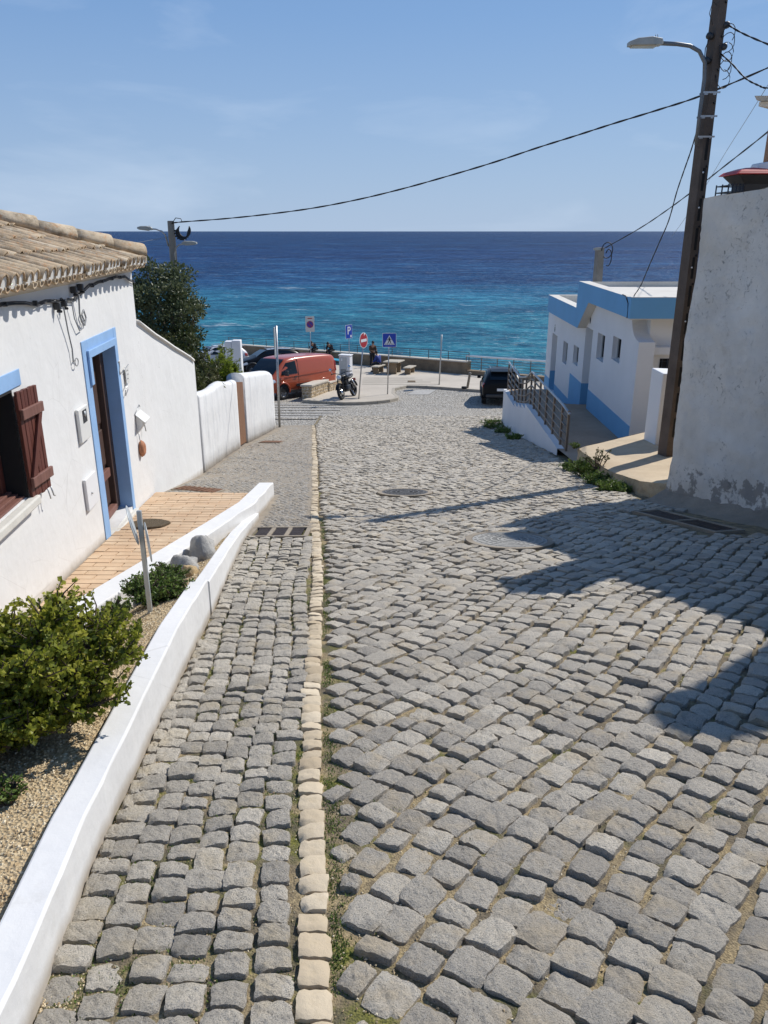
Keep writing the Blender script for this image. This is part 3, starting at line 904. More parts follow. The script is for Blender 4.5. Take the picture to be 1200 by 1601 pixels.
# moss and grass growing in the joints
def blades(spots, h, w, n_per, mat, name, spread=0.03, seed=3):
    r = np.random.default_rng(seed)
    V, F, S = [], [], []
    for (x, y, z) in spots:
        for _ in range(n_per):
            a = r.uniform(0, 6.28); bx, by = x + r.normal(0, spread), y + r.normal(0, spread)
            hh = h * r.uniform(0.4, 1.2); ww = w * r.uniform(0.6, 1.3); lean = r.uniform(0.2, 1.1) * hh
            c, s_ = math.cos(a), math.sin(a); b = len(V)
            V += [(bx - s_ * ww, by + c * ww, z), (bx + s_ * ww, by - c * ww, z), (bx + c * lean * .5 + s_ * ww * .7, by + s_ * lean * .5 - c * ww * .7, z + hh * .7), (bx + c * lean, by + s_ * lean, z + hh)]
            F.append((b, b + 1, b + 2, b + 3)); S += [r.uniform(0, 1)] * 4
    o = np_mesh(name, np.array(V), np.array(F), mat, None, np.array(S))
    return tag(o, kind='stuff')
spots = []
for _ in range(5200):
    y = 1.2 + 7.5 * rs.random() ** 1.6
    u = rs.random()
    if u < 0.62:
        x = lerp(outer_x(y) + 0.03, kerb_x(y) - 0.05, rs.random())
    elif u < 0.86:
        x = kerb_x(y) + 0.055 + abs(rs.normal(0, 0.03))
    else:
        x = kerb_x(y) + 0.1 + rs.random() * 2.2
    if fbm(x * 2.1, y * 1.3, 4.0) < (-0.02 if u < 0.62 else (-0.18 if u < 0.86 else 0.12)): continue
    spots.append((x, y, zs(y) - 0.020))
tag(blades(spots, 0.010, 0.0024, 6, 'leaf_weed', 'joint_moss', 0.012), 'moss and fine grass in the joints between the cobbles', 'moss')

# ------------------------------------------------------------------ low planter walls
def wall_run(pts, top, base, wl, name='wall', mb=None, nseg=None, rnd_amp=0.006, round_top=0.018):
    """pts: outer base line [(x,y)], inner offset wl to the left; top/base: z(y)"""
    mb = mb or MB()
    rings = []
    for i, (x, y) in enumerate(pts):
        a = Vector(pts[max(0, i - 1)]); b = Vector(pts[min(len(pts) - 1, i + 1)])
        d = (b - a).normalized(); nl = Vector((-d.y, d.x))       # to the left of travel
        w = wl
        zt, zb = top(y), base(y)
        j = rnd_amp * fbm(x * 3, y * 3, 1); k = rnd_amp * fbm(x * 3, y * 3, 7)
        r = round_top
        prof = [(0 + j, zb), (0 + j * 1.4, lerp(zb, zt, .5)), (0.0 + j, zt - r), (r * .35, zt - r * .3), (r, zt + k * .4), (w * .5, zt + k), (w - r, zt + k * .5), (w - r * .3, zt - r * .3), (w + k, zt - r), (w, zb)]
        rings.append([(x + nl.x * o, y + nl.y * o, z) for o, z in prof])
    mb.loft(rings, 0, True, False)
    return mb
outer_top = lambda y: interp(y, [(0.4, -1.55), (1.3, -1.69), (2.3, -1.852), (3.86, -2.05), (4.93, -2.262)])
outer_top2 = lambda y: interp(y, [(4.93, -2.285), (5.3, -2.37), (6.5, -2.64), (8.0, -3.0), (8.75, -3.16)])
ow = thing('planter_wall', 'low white wall of two stepped lengths along the street edge of the planter', 'low wall', (outer_x(3), 3.0, zs(3)))
ys = np.arange(0.3, 4.94, 0.1)
obj('wall_length', wall_run([(outer_x(y), y) for y in ys], outer_top, lambda y: zs(y) - 0.12, 0.112, round_top=0.009, rnd_amp=0.004), 'white_low', ow)
ys = np.arange(4.945, 8.80, 0.1)
obj('wall_length', wall_run([(outer_x(y) + 0.004, y) for y in ys], outer_top2, lambda y: zs(y) - 0.15, 0.105, round_top=0.009, rnd_amp=0.004), 'white_low', ow)
INNER = [(1.0, -2.12), (3.0, -1.96), (4.85, -1.80), (7.3, -1.615), (8.7, -1.525), (10.55, -1.565)]
inner_x = lambda y: interp(y, INNER)
inner_top = lambda y: -2.76 - 0.181 * (y - 7.3)
iw = thing('planter_wall', 'thicker low white wall between the brick path and the planter, running on past it', 'low wall', (inner_x(6), 6.0, zs(6)))
ys = np.arange(1.4, 10.56, 0.12)
obj('wall_length', wall_run([(inner_x(y), y) for y in ys], inner_top, lambda y: min(path_z(y), zs(y)) - 0.35, 0.205, round_top=0.012, rnd_amp=0.006), 'white_low', iw)

# planter soil
def soil_z(x, y):
    o, i = outer_x(y) - 0.12, inner_x(y)
    t = max(0, min(1, (o - x) / max(0.05, o - i)))
    ot = outer_top(y) if y < 4.93 else outer_top2(y)
    return lerp(ot - 0.055, inner_top(y) - 0.20, t) + 0.018 * fbm(x * 5, y * 5, 2) + 0.03 * math.sin(math.pi * t)
mb = MB(); ys = np.arange(0.3, 8.6, 0.09); vs = []
for y in ys:
    for i in range(15):
        x = lerp(inner_x(y) - 0.05, outer_x(y) - 0.06, i / 14)
        vs.append((x, y, soil_z(x, y)))
mb.add(vs, [(j * 15 + i, j * 15 + i + 1, (j + 1) * 15 + i + 1, (j + 1) * 15 + i) for j in range(len(ys) - 1) for i in range(14)], 0, True)
soil = tag(obj('planter_soil', mb, 'soil', recalc=False), kind='structure')
# loose gravel on it
V, F, S = [], [], []
r_ = np.random.default_rng(21)
octv = np.array([(1, 0, 0), (0, 1, 0), (-1, 0, 0), (0, -1, 0), (0, 0, 1), (0, 0, -.6)], float)
octf = [(0, 1, 4), (1, 2, 4), (2, 3, 4), (3, 0, 4), (1, 0, 5), (2, 1, 5), (3, 2, 5), (0, 3, 5)]
def gravel(n, ylo, yhi, pw, rmin, rmax, fx):
    for _ in range(n):
        y = ylo + (yhi - ylo) * r_.random() ** pw
        x = fx(y)
        rr = r_.uniform(rmin, rmax)
        a = r_.uniform(0, 6.28)
        c, s = math.cos(a), math.sin(a)
        P = octv * rr * r_.uniform(0.6, 1.3, (6, 1)) * (1, 0.8, 0.7)
        P = np.stack([P[:, 0] * c - P[:, 1] * s, P[:, 0] * s + P[:, 1] * c, P[:, 2]], -1)
        P += (x, y, fz(x, y) + rr * 0.25)
        b = len(V); V.extend(P.tolist()); F.extend([(i + b, j + b, k + b) for i, j, k in octf]); S.extend([r_.uniform(0, 1)] * 6)
fz = soil_z
gravel(12000, 1.4, 4.9, 1.3, 0.0035, 0.0085, lambda y: lerp(inner_x(y) + 0.01, outer_x(y) - 0.135, r_.random()))
gravel(1500, 4.9, 8.5, 1.0, 0.006, 0.012, lambda y: lerp(inner_x(y) + 0.01, outer_x(y) - 0.13, r_.random()))
tag(np_mesh('gravel', np.array(V), np.array(F), 'gravel', None, np.array(S)), 'tan gravel scattered over the planter soil', 'gravel', None, 'stuff')
V, F, S = [], [], []
fz = lambda x, y: zs(y) - 0.018
gravel(9000, 1.25, 5.5, 1.6, 0.0022, 0.0055, lambda y: (lerp(outer_x(y) + 0.005, outer_x(y) + 0.10, r_.random() ** 1.5) if r_.random() < 0.35 else lerp(outer_x(y), min(1.9, 0.55 * y), r_.random())))
tag(np_mesh('joint_grit', np.array(V), np.array(F), 'gravel', None, np.array(S)), 'sandy grit lying in the joints of the cobbles', 'grit', None, 'stuff')

# ------------------------------------------------------------------ terracotta path
path_sh = MB(); ys = np.arange(1.2, 9.70, 0.25)
vs = []
for y in ys:
    for x in (house_x(y) - 0.2, house_x(y) + 0.3, inner_x(y) - 0.25, inner_x(y) - 0.12):
        vs.append((x, y, path_z(y) - 0.008))
path_sh.add(vs, [(j * 4 + i, j * 4 + i + 1, (j + 1) * 4 + i + 1, (j + 1) * 4 + i) for j in range(len(ys) - 1) for i in range(3)])
y = ys[-1]
path_sh.add([(house_x(y) - .2, y, path_z(y) - .008), (inner_x(y) - .12, y, path_z(y) - .008), (inner_x(y) - .12, y, path_z(y) - .5), (house_x(y) - .2, y, path_z(y) - .5)], [(0, 1, 2, 3)])
path = tag(obj('path', path_sh, 'paver_joint', recalc=False), kind='structure')
pv = []
for k in range(6):
    m = MB(); L, W = 0.5, 0.5
    cr = [(sx * (0.5 - 0.004) + r_.normal(0, .006), sy * 0.5 + r_.normal(0, .008), 0) for sx, sy in ((-1, -1), (1, -1), (1, 1), (-1, 1))]
    ins = [(x * 0.985, y_ * 0.96, 0.006) for x, y_, _ in cr]
    m.loft([[(x, y_, -0.02) for x, y_, _ in cr], [(x, y_, 0.001) for x, y_, _ in cr], ins], 0, True, False)
    me = m.mesh('brick'); me.materials.append(M['paver']); pv.append(me)
row = 0; y = 2.9; nb = 0
while y < 9.66:
    W = 0.118
    yc = y + W / 2
    lo, hi = house_x(yc) + 0.012, inner_x(yc) - 0.20
    x = lo - (0.13 if row % 2 else 0.0) - r_.uniform(0, 0.03)
    last = y + W > 9.55
    while x < hi:
        L = 0.265 if not last else 0.30
        a, b = max(x, lo), min(x + L, hi)
        if b - a > 0.04:
            xc = (a + b) / 2
            Mx = Matrix.Translation((xc, yc + 0.065 * (xc - lo) * -0.4, path_z(yc) + r_.normal(0, .0012))) @ Matrix.Rotation(R(-6.05) , 4, 'X') @ Matrix.Rotation(R(r_.normal(-1.5, .5)), 4, 'Z') @ Matrix.Diagonal((b - a - 0.008, W - 0.009, 1, 1))
            inst('brick', pv[int(r_.integers(0, 6))], path, Mx); nb += 1
        x += L
    y += W; row += 1
print('pavers', nb)

# ------------------------------------------------------------------ the cottage
house = thing('house', 'whitewashed cottage with terracotta roof, pale blue door surround and brown shutter', 'house', HW(0, 0, path_z(7.5)))
def slab_with_holes(mb, fr, s0, s1, z0, z1, holes, depth, back=True, ds=0.6):
    ss = sorted(set([s0, s1] + [h[0] for h in holes] + [h[1] for h in holes]))
    zz = sorted(set([z0, z1] + [h[2] for h in holes] + [h[3] for h in holes]))
    ins = lambda a, b: any(h[0] <= a < h[1] and h[2] <= b < h[3] for h in holes)
    for i in range(len(ss) - 1):
        for j in range(len(zz) - 1):
            a, b, c, d = ss[i], ss[i + 1], zz[j], zz[j + 1]
            if ins((a + b) / 2, (c + d) / 2): continue
            n = max(1, int((b - a) / ds)); m = max(1, int((d - c) / ds))
            mb.grid(lambda u, v: fr(lerp(a, b, u), 0, lerp(c, d, v)), n, m, 0, False)
    for h in holes:
        a, b, c, d = h[:4]
        e = h[4] if len(h) > 4 else depth
        mb.add([fr(a, 0, c), fr(a, -e, c), fr(a, -e, d), fr(a, 0, d)], [(0, 1, 2, 3)])
        mb.add([fr(b, 0, c), fr(b, -e, c), fr(b, -e, d), fr(b, 0, d)], [(0, 1, 2, 3)])
        mb.add([fr(a, 0, d), fr(a, -e, d), fr(b, -e, d), fr(b, 0, d)], [(0, 1, 2, 3)])
        mb.add([fr(a, 0, c), fr(a, -e, c), fr(b, -e, c), fr(b, 0, c)], [(0, 1, 2, 3)])
DOOR = (0.15, 1.115, -3.03, -1.115)
WIN = (-2.75, -1.80, -1.93, -1.10)
mb = MB()
slab_with_holes(mb, HW, -5.5, 2.235, -3.9, -0.40, [DOOR, WIN], 0.20)
# the other sides
for a, b in (((-5.5, 0), (-5.5, -6)), ((2.235, 0), (2.235, -6)), ((-5.5, -6), (2.235, -6))):
    mb.add([HW(a[0], a[1], -4.2), HW(b[0], b[1], -4.2), HW(b[0], b[1], -0.40), HW(a[0], a[1], -0.40)], [(0, 1, 2, 3)])
obj('wall', mb, 'white', house, recalc=False)
# lower annex with its sloping top, same plane
mb = MB()
prof = [(2.2355, -4.3), (6.02, -4.75), (6.02, -2.14), (5.9, -2.075), (5.55, -1.965), (4.9, -1.79), (4.3, -1.632), (3.7, -1.46), (3.11, -1.30), (2.6, -1.145), (2.2355, -1.035)]
mb.hexa([HW(s, 0.0, z) for s, z in prof], [HW(s, -0.28, z) for s, z in prof])
obj('annex_wall', mb, 'white', house)
mb = MB()
tops = prof[3:]
mb.loft([[HW(s, 0.035, z - 0.012), HW(s, 0.03, z + 0.02), HW(s, -0.13, z + 0.05), HW(s, -0.31, z + 0.02), HW(s, -0.31, z - 0.012)] for s, z in tops])
obj('coping', mb, 'mortar_white', house)
# eave tile poking out past the annex end
mb = MB()
mb.tube([HW(5.85, -0.2, -2.12), HW(6.28, -0.2, -2.28)], 0.075, 8)
obj('gutter_tile', mb, 'mortar_white', house)
# pale blue surround of the door
mb = MB()
for a, b, c, d, o in ((-0.03, 0.148, -3.03, -0.985, 0.010), (1.118, 1.225, -3.10, -0.985, 0.010), (0.1485, 1.1175, -1.113, -0.985, 0.009)):
    mb.box(a, b, 0.0, o, c, d, 0, lambda s, o_, z: HW(s, o_, z))
mb.box(0.09, 1.12, 0.0105, 0.034, -1.16, -1.085, 0, HW)
mb.box(0.09, 0.17, 0.0105, 0.033, -1.42, -1.1605, 0, HW)
# painted reveals
for s in (0.1515, 1.1135):
    mb.add([HW(s, 0.008, -3.03), HW(s, -0.20, -3.03), HW(s, -0.20, -1.115), HW(s, 0.008, -1.115)], [(0, 1, 2, 3)])
mb.add([HW(0.15, 0.008, -1.1165), HW(0.15, -.2, -1.1165), HW(1.115, -.2, -1.1165), HW(1.115, 0.008, -1.1165)], [(0, 1, 2, 3)])
obj('door_surround', mb, 'blue_trim', house, bevel=0.006)
# door leaf, frame, panels, handle
mb = MB()
mb.box(0.151, 1.114, -0.26, -0.20, -3.03, -1.117, 0, HW)
door = obj('door', mb, 'door', house)
mb = MB()
mb.box(0.155, 0.20, -0.199, -0.15, -3.0, -1.12, 0, HW); mb.box(0.97, 1.112, -0.199, -0.13, -3.0, -1.12, 0, HW); mb.box(0.2005, 0.9695, -0.199, -0.15, -1.18, -1.12, 0, HW)
obj('door_frame', mb, 'door', house, bevel=0.006)
for c, d in ((-2.90, -2.62), (-2.45, -2.05), (-1.98, -1.25)):
    for a, b in ((0.26, 0.56), (0.62, 0.92)):
        m2 = MB(); m2.box(a, b, -0.1995, -0.178, c, d, 0, HW)
        obj('panel', m2, 'door', door, bevel=0.012, seg=2)
mb = MB()
mb.box(0.23, 0.95, -0.1992, -0.155, -2.60, -2.50, 0, HW)
obj('rail', mb, 'shutter_light', door, bevel=0.006)
mb = MB(); mb.box(0.21, 0.95, -0.1991, -0.12, -3.0, -2.93, 0, HW); obj('weather_bar', mb, 'shutter_light', door, bevel=0.012)
mb = MB()
h0 = Vector(HW(0.245, -0.165, -2.02))
mb.lathe([(0.0, -.01), (0.034, -.008), (0.034, 0.004), (0.012, 0.01), (0.012, 0.04), (0.026, 0.045), (0.028, 0.06), (0.0, 0.068)], 12, Matrix.Translation(h0) @ HN.to_track_quat('Z', 'Y').to_matrix().to_4x4())
obj('handle', mb, 'chrome', door)
mb = MB()
mb.lathe([(0.0, -.01), (0.022, -.008), (0.022, 0.012), (0.0, 0.014)], 10, Matrix.Translation(Vector(HW(0.245, -0.17, -2.34))) @ HN.to_track_quat('Z', 'Y').to_matrix().to_4x4())
obj('keyhole_plate', mb, 'chrome', door)
mb = MB(); mb.box(-0.03, 1.20, -0.19, 0.055, -3.35, -3.005, 0, lambda s, o, z: HW(s, o, z - 0.106 * s * .55))
obj('doorstep', mb, 'stone_step', house, bevel=0.012)
# window with its band, sill, dark frame and shutter
mb = MB(); mb.box(-3.2, -1.59, 0.0, 0.010, -1.098, -0.975, 0, HW); obj('window_band', mb, 'blue_trim', house, bevel=0.005)
mb = MB(); mb.box(-3.2, -1.72, 0.002, 0.075, -2.005, -1.935, 0, HW); obj('sill', mb, 'stone_step', house, bevel=0.012)
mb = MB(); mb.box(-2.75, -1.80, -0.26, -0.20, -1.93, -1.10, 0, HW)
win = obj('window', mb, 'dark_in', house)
mb = MB()
for a, b in ((-2.74, -2.66), (-2.25, -2.19), (-1.89, -1.8165)): mb.box(a, b, -0.1995, -0.14, -1.925, -1.105, 0, HW)
mb.box(-2.6595, -2.2505, -0.199, -0.15, -1.5, -1.46, 0, HW); mb.box(-2.1895, -1.8905, -0.199, -0.15, -1.5, -1.46, 0, HW)
obj('frame', mb, 'shutter', win, bevel=0.004)
mb = MB(); mb.box(-1.8155, -1.8005, -0.198, 0.012, -1.929, -1.101, 0, HW); mb.box(-2.7, -1.816, -0.198, 0.012, -1.114, -1.1005, 0, HW); obj('reveal_shade', mb, 'dark_in', win)  # near-black boxes paint the shade on the window reveal
mb = MB()
for k in range(3): mb.box(-2.7, -1.825, -0.139 + 0.045 * k, -0.100 + 0.045 * k, -1.929, -1.875 - 0.018 * k, 0, HW)
obj('wooden_ledge', mb, 'shutter_light', win, bevel=0.004)
# open shutter
hinge = Vector(HW(-1.795, 0.03, 0)); ang = R(5)
sd = (HD * math.cos(ang) + HN * math.sin(ang)).normalized(); sn = (HN * math.cos(ang) - HD * math.sin(ang)).normalized()
def SH(u, o, z): p = hinge + sd * u + sn * o; return (p.x, p.y, z)
mb = MB(); mb.box(-0.004, 0.0, -0.012, 0.012, -1.9, -1.15, 0, SH)
shutter = obj('shutter', mb, 'shutter', house)
for k in range(6):
    m2 = MB(); m2.box(0.002 + k * 0.055, 0.052 + k * 0.055, -0.012, 0.012 + 0.002 * (k % 2), -1.955 + 0.004 * (k % 3), -1.118 - 0.003 * (k % 2), 0, SH)
    obj('plank', m2, 'shutter', shutter, bevel=0.004)
for c, d in ((-1.33, -1.25), (-1.86, -1.78)):
    m2 = MB(); m2.box(-0.005, 0.345, 0.0145, 0.042, c, d, 0, SH); obj('batten', m2, 'shutter_light', shutter, bevel=0.006)
m2 = MB(); m2.hexa([SH(0.015, 0.0147, -1.778), SH(0.085, 0.0147, -1.778), SH(0.32, 0.0147, -1.332), SH(0.26, 0.0147, -1.332)], [SH(0.015, 0.036, -1.778), SH(0.085, 0.036, -1.778), SH(0.32, 0.036, -1.332), SH(0.26, 0.036, -1.332)])
obj('brace', m2, 'shutter', shutter, bevel=0.003)
m2 = MB(); m2.tube([SH(0.30, 0.02, -1.94), SH(0.31, 0.03, -2.02), SH(0.33, 0.03, -2.03)], 0.006, 6); m2.tube([SH(0.24, 0.02, -1.94), SH(0.25, 0.03, -2.03)], 0.005, 6)
obj('hook', m2, 'steel', shutter)
# service boxes
mb = MB(); mb.box(-0.455, -0.165, 0.002, 0.035, -1.865, -1.545, 0, HW)
mbx = obj('meter_box', mb, 'plastic_white', house, bevel=0.012, seg=3)
m2 = MB(); m2.box(-0.35, -0.23, 0.0355, 0.039, -1.695, -1.575, 0, HW); obj('meter_window', m2, 'plastic_dark', mbx, bevel=0.002)
m2 = MB(); m2.tube([HW(-0.285, 0.0395, -1.615), HW(-0.285, 0.043, -1.615)], 0.028, 12); obj('dial', m2, 'plate_grey', mbx)
mb = MB(); mb.box(-0.50, -0.17, 0.002, 0.032, -2.515, -2.205, 0, HW)
mbx = obj('utility_hatch', mb, 'white_clean', house, bevel=0.006)
m2 = MB(); m2.lathe([(0, 0.0), (0.011, 0), (0.011, 0.012), (0, 0.013)], 8, Matrix.Translation(Vector(HW(-0.37, 0.032, -2.37))) @ HN.to_track_quat('Z', 'Y').to_matrix().to_4x4()); obj('knob', m2, 'steel', mbx)

# roof: deck, channel tiles, cover tiles, hip
PITCH = 0.315; EO = 0.15; EZ = -0.335
S_END = 2.20                                     # hip corner along the facade
def RF(s, a, up=0.0):
    """a = distance up the slope measured on plan from the eave"""
    p = Vector(HW(s, EO - a, EZ + PITCH * a)); return p + up * Vector((PITCH * HN.x, PITCH * HN.y, 1)).normalized()
mb = MB()
A_R = 3.6
pts = [RF(-5.8, 0.02, -0.075), RF(S_END - .02, 0.02, -0.075), RF(S_END - A_R, A_R, -0.075), RF(-5.8, A_R, -0.075)]
mb.add(pts, [(0, 1, 2, 3)])
# end slope, back slope
c0 = Vector(HW(S_END, EO, EZ)) ; c1 = Vector(HW(S_END, EO - 2 * A_R, EZ)); rd = RF(S_END - A_R, A_R)
mb.add([c0 - Vector((0, 0, .06)), c1, rd], [(0, 1, 2)])
mb.add([c1, rd, RF(-5.8, A_R), Vector(HW(-5.8, EO - 2 * A_R, EZ))], [(0, 1, 2, 3)])
# soffit mortar under the eave
mb2 = MB()
mb2.hexa([HW(-5.6, 0.003, -0.455), HW(-5.6, EO - 0.07, -0.405), HW(-5.6, EO - 0.03, -0.39), HW(-5.6, -0.2, -0.33)], [HW(2.236, 0.003, -0.455), HW(2.25, EO - 0.07, -0.405), HW(2.25, EO - 0.03, -0.39), HW(2.25, -0.2, -0.33)])
roof = obj('roof', mb, 'mortar_tan', house, recalc=False)
obj('soffit', mb2, 'mortar_tan', roof)
def barrel(L, r0, r1, n=9, thick=0.013, up=True):
    """half-round tile from x=0 (lower end, radius r0) to x=L"""
    m = MB(); rings = []
    for x, r in ((0, r0), (0.004, r0 + .002), (L * .5, (r0 + r1) / 2), (L, r1)):
        o, i = [], []
        for k in range(n):
            a = math.pi * k / (n - 1)
            zf = 1.15 if up else -1.0
            o.append((x, -math.cos(a) * r, math.sin(a) * r * zf)); i.append((x, -math.cos(a) * (r - thick), math.sin(a) * (r - thick) * zf))
        rings.append(o + i[::-1])
    m.loft(rings, 0, True, True)
    me = m.mesh('roof_tile'); fix_normals(me); me.materials.append(M['tile']); return me
covers = [barrel(0.45, 0.071 + d, 0.056) for d in (0, 0.003, -0.003)]
channels = [barrel(0.42, 0.050, 0.060, up=False)]
def roof_m(s, a, up, jit=0.0):
    xa = Vector((-HN.x, -HN.y, PITCH)).normalized()          # up the slope
    zz = Vector((PITCH * HN.x, PITCH * HN.y, 1)).normalized()
    yy = zz.cross(xa)
    p = RF(s, a, up)
    return Matrix(((xa.x, yy.x, zz.x, p.x), (xa.y, yy.y, zz.y, p.y), (xa.z, yy.z, zz.z, p.z), (0, 0, 0, 1))) @ Matrix.Rotation(jit, 4, 'Z')
offm = Matrix.Translation(-Vector(OFF[house.name]))
r_ = np.random.default_rng(8)
far_t = []; TP = 0.166; n_t = 0; fills = []
for k in range(32):
    s = S_END - 0.14 - k * TP
    amax = min(S_END - s - 0.02, 3.3)
    a = -0.035 + r_.normal(0, .008)
    first = True
    while a < amax and n_t < 285:
        inst('roof_tile', covers[int(r_.integers(0, 3))], roof, offm @ roof_m(s, a, 0.004 + r_.normal(0, .004) + (0.0 if first else 0.008), r_.normal(0, 0.018))); n_t += 1
        if first: fills.append((s, a))
        first = False
        a += 0.345 + r_.normal(0, .008)
        if (-2.87 - .065 * s + EO - a) / (7.5 + s) < -0.52: break
    while a < min(S_END - s - 0.02, 3.3): far_t.append(roof_m(s, a, 0.008)); a += 0.345
    inst('channel_tile', channels[0], roof, offm @ roof_m(s + TP / 2, -0.04 + r_.normal(0, .004), -0.012))
print('roof tiles', n_t, len(far_t))
cv_ = np.array([v.co[:] for v in covers[0].vertices]); m = MB()
cf_ = [tuple(p.vertices) for p in covers[0].polygons]
for Mx in far_t: m.add(apply4(offm @ Mx, cv_), cf_, 0, True)
o_ = obj('roof_tile', m, 'tile', roof, local=True, recalc=False); o_['kind'] = 'stuff'
for s, a in fills:                                # white mortar plug in each eave tile
    m = MB(); Mx = roof_m(s, a + 0.010, 0.004)
    prof = [(0, -math.cos(math.pi * k / 8) * 0.062, math.sin(math.pi * k / 8) * 0.070 - 0.002) for k in range(9)]
    prof += [(0, 0.055, -0.028), (0, 0.0, -0.036), (0, -0.055, -0.028)]
    m.hexa([Mx @ Vector(p) for p in prof], [Mx @ Vector((0.02, p[1], p[2])) for p in prof])
    obj('tile_end', m, 'mortar_white', roof)
hip_dir = (RF(S_END - 1, 1) - RF(S_END, 0)).normalized()
hipm = barrel(0.5, 0.125, 0.10, 9, 0.016)
side = Vector((0, 0, 1)).cross(hip_dir).normalized(); upv = hip_dir.cross(side)
mb = MB(); p0 = RF(S_END, 0.0); p1 = RF(S_END - 3.5, 3.5)
mb.hexa([p0 + side * .10 - upv * .02, p0 - side * .10 - upv * .02, p0 - side * .085 + upv * .07, p0 + side * .085 + upv * .07], [p1 + side * .10 - upv * .02, p1 - side * .10 - upv * .02, p1 - side * .085 + upv * .07, p1 + side * .085 + upv * .07])
obj('hip_mortar', mb, 'mortar_tan', roof)
for k in range(9):
    p = RF(S_END, 0.0) + hip_dir * (0.02 + 0.43 * k) + upv * (0.055 + 0.01 * (k % 2))
    sd_ = Matrix(((hip_dir.x, side.x, upv.x, p.x), (hip_dir.y, side.y, upv.y, p.y), (hip_dir.z, side.z, upv.z, p.z), (0, 0, 0, 1)))
    inst('hip_tile', hipm, roof, offm @ sd_ @ Matrix.Rotation(r_.normal(0, .02), 4, 'Z'))
# cables clipped along the facade
def wavy(pts, n, amp):
    out = []
    for i in range(len(pts) - 1):
        for k in range(n):
            t = k / n; a, b = Vector(pts[i]), Vector(pts[i + 1])
            out.append(a.lerp(b, t) + Vector((0, 0, amp * fbm(i * 3.1 + t * 4, 2.2))))
    out.append(Vector(pts[-1])); return out
cb = thing('facade_cable', 'black cable bundle clipped to the cottage wall beneath the eave, with loose grey tails', 'cable', HW(-2, 0.03, -0.55))
mb = MB()
for dz, do in ((0, 0.02), (0.011, 0.026), (-0.008, 0.03)):
    mb.tube(wavy([HW(-5, do, -0.60 + dz), HW(-3, do, -0.55 + dz), HW(-1.75, do, -0.47 + dz - .02), HW(-0.65, do, -0.565 + dz), HW(-0.2, do, -0.60 + dz), HW(0.25, do, -0.51 + dz), HW(1.0, do, -0.47 + dz), HW(1.7, do, -0.48 + dz), HW(2.24, do, -0.575 + dz)], 5, 0.03), 0.0055, 6)
obj('bundle', mb, 'cable', cb)
for s, z in ((-3.2, -.56), (-2.4, -.52), (-1.7, -.49), (-1.1, -.53), (0.5, -.50), (0.85, -.48), (1.25, -.475), (1.6, -.48)):
    m2 = MB(); m2.box(s - .011, s + .011, 0.004, 0.042, z - .022, z + .012, 0, HW); obj('clip', m2, 'plastic_dark', cb, bevel=0.006)
for s, z in ((-0.62, -.60), (-0.45, -.59), (-0.12, -.50), (0.08, -.49)):
    m2 = MB(); m2.box(s - .026, s + .026, 0.006, 0.06, z - .035, z + .028, 0, HW); m2.box(s - .010, s + .010, 0.02, 0.07, z - .06, z - .036, 0, HW); obj('splice_box', m2, 'plastic_dark', cb, bevel=0.012)
mb = MB()
mb.tube(wavy([HW(-0.52, 0.05, -0.62), HW(-0.42, 0.03, -0.85), HW(-0.36, 0.025, -1.0), HW(-0.36, 0.02, -1.12)], 4, 0), 0.007, 6)
mb.tube(wavy([HW(-0.25, 0.04, -0.60), HW(-0.2, 0.03, -0.75), HW(-0.1, 0.03, -0.87), HW(0.03, 0.03, -0.86), HW(0.06, 0.03, -0.78)], 4, 0), 0.0055, 6)
mb.tube(wavy([HW(-0.05, 0.05, -0.55), HW(-0.03, 0.03, -0.72), HW(0.0, 0.03, -0.80), HW(0.08, 0.03, -0.84), HW(0.15, 0.03, -0.78), HW(0.10, 0.03, -0.70), HW(0.03, 0.03, -0.74), HW(0.08, 0.03, -0.80)], 4, 0), 0.0085, 6)
loop = [HW(-0.30 + 0.05 * math.cos(t), 0.03, -1.13 + 0.035 * math.sin(t)) for t in np.linspace(0, 9, 16)]
mb.tube(loop, 0.005, 6)
obj('loose_tail', mb, 'cable_grey', cb)
# things on the wall
def oriented(p): return Matrix.Translation(Vector(p)) @ HN.to_track_quat('Z', 'Y').to_matrix().to_4x4()
npq = thing('number_plaque', 'small white wire-hung plaque on the cottage wall right of the blue door', 'wall plaque', HW(1.38, 0.02, -1.52))
mb = MB(); mb.box(1.37, 1.52, 0.020, 0.028, -1.64, -1.45, 0, HW); obj('plate', mb, 'plastic_white', npq, bevel=0.003)
mb = MB()
mb.tube([HW(1.52, 0.03, -1.44), HW(1.30, 0.035, -1.46), HW(1.27, 0.03, -1.47), HW(1.27, 0.02, -1.52)], 0.005, 6)
mb.tube([HW(1.40, 0.03, -1.64), HW(1.29, 0.035, -1.66), HW(1.27, 0.03, -1.70), HW(1.29, 0.02, -1.76), HW(1.39, 0.03, -1.70)], 0.005, 6)
obj('wire_bracket', mb, 'steel', npq)
mb = MB()
for k, (a, b) in enumerate(((1.40, 1.48), (1.41, 1.49), (1.40, 1.46))):
    mb.tube([HW(a, 0.0285, -1.50 - .045 * k), HW((a + b) / 2, 0.0285, -1.49 - .045 * k), HW(b, 0.0285, -1.505 - .045 * k)], 0.0035, 5)
obj('lettering', mb, 'cable_grey', npq)
mb = MB(); mb.tube([HW(1.165, 0.015, -1.36), HW(1.20, 0.015, -1.35), HW(1.205, 0.015, -1.41), HW(1.175, 0.015, -1.46), HW(1.18, 0.015, -1.50)], 0.009, 6)
hk = obj('door_hook', mb, 'plastic_white', None); tag(hk, 'small white hook screwed to the blue door surround', 'hook')
lb = thing('letter_box', 'white letter box with slanted lid on the cottage wall', 'letter box', HW(1.8, 0.05, -2.2))
mb = MB()
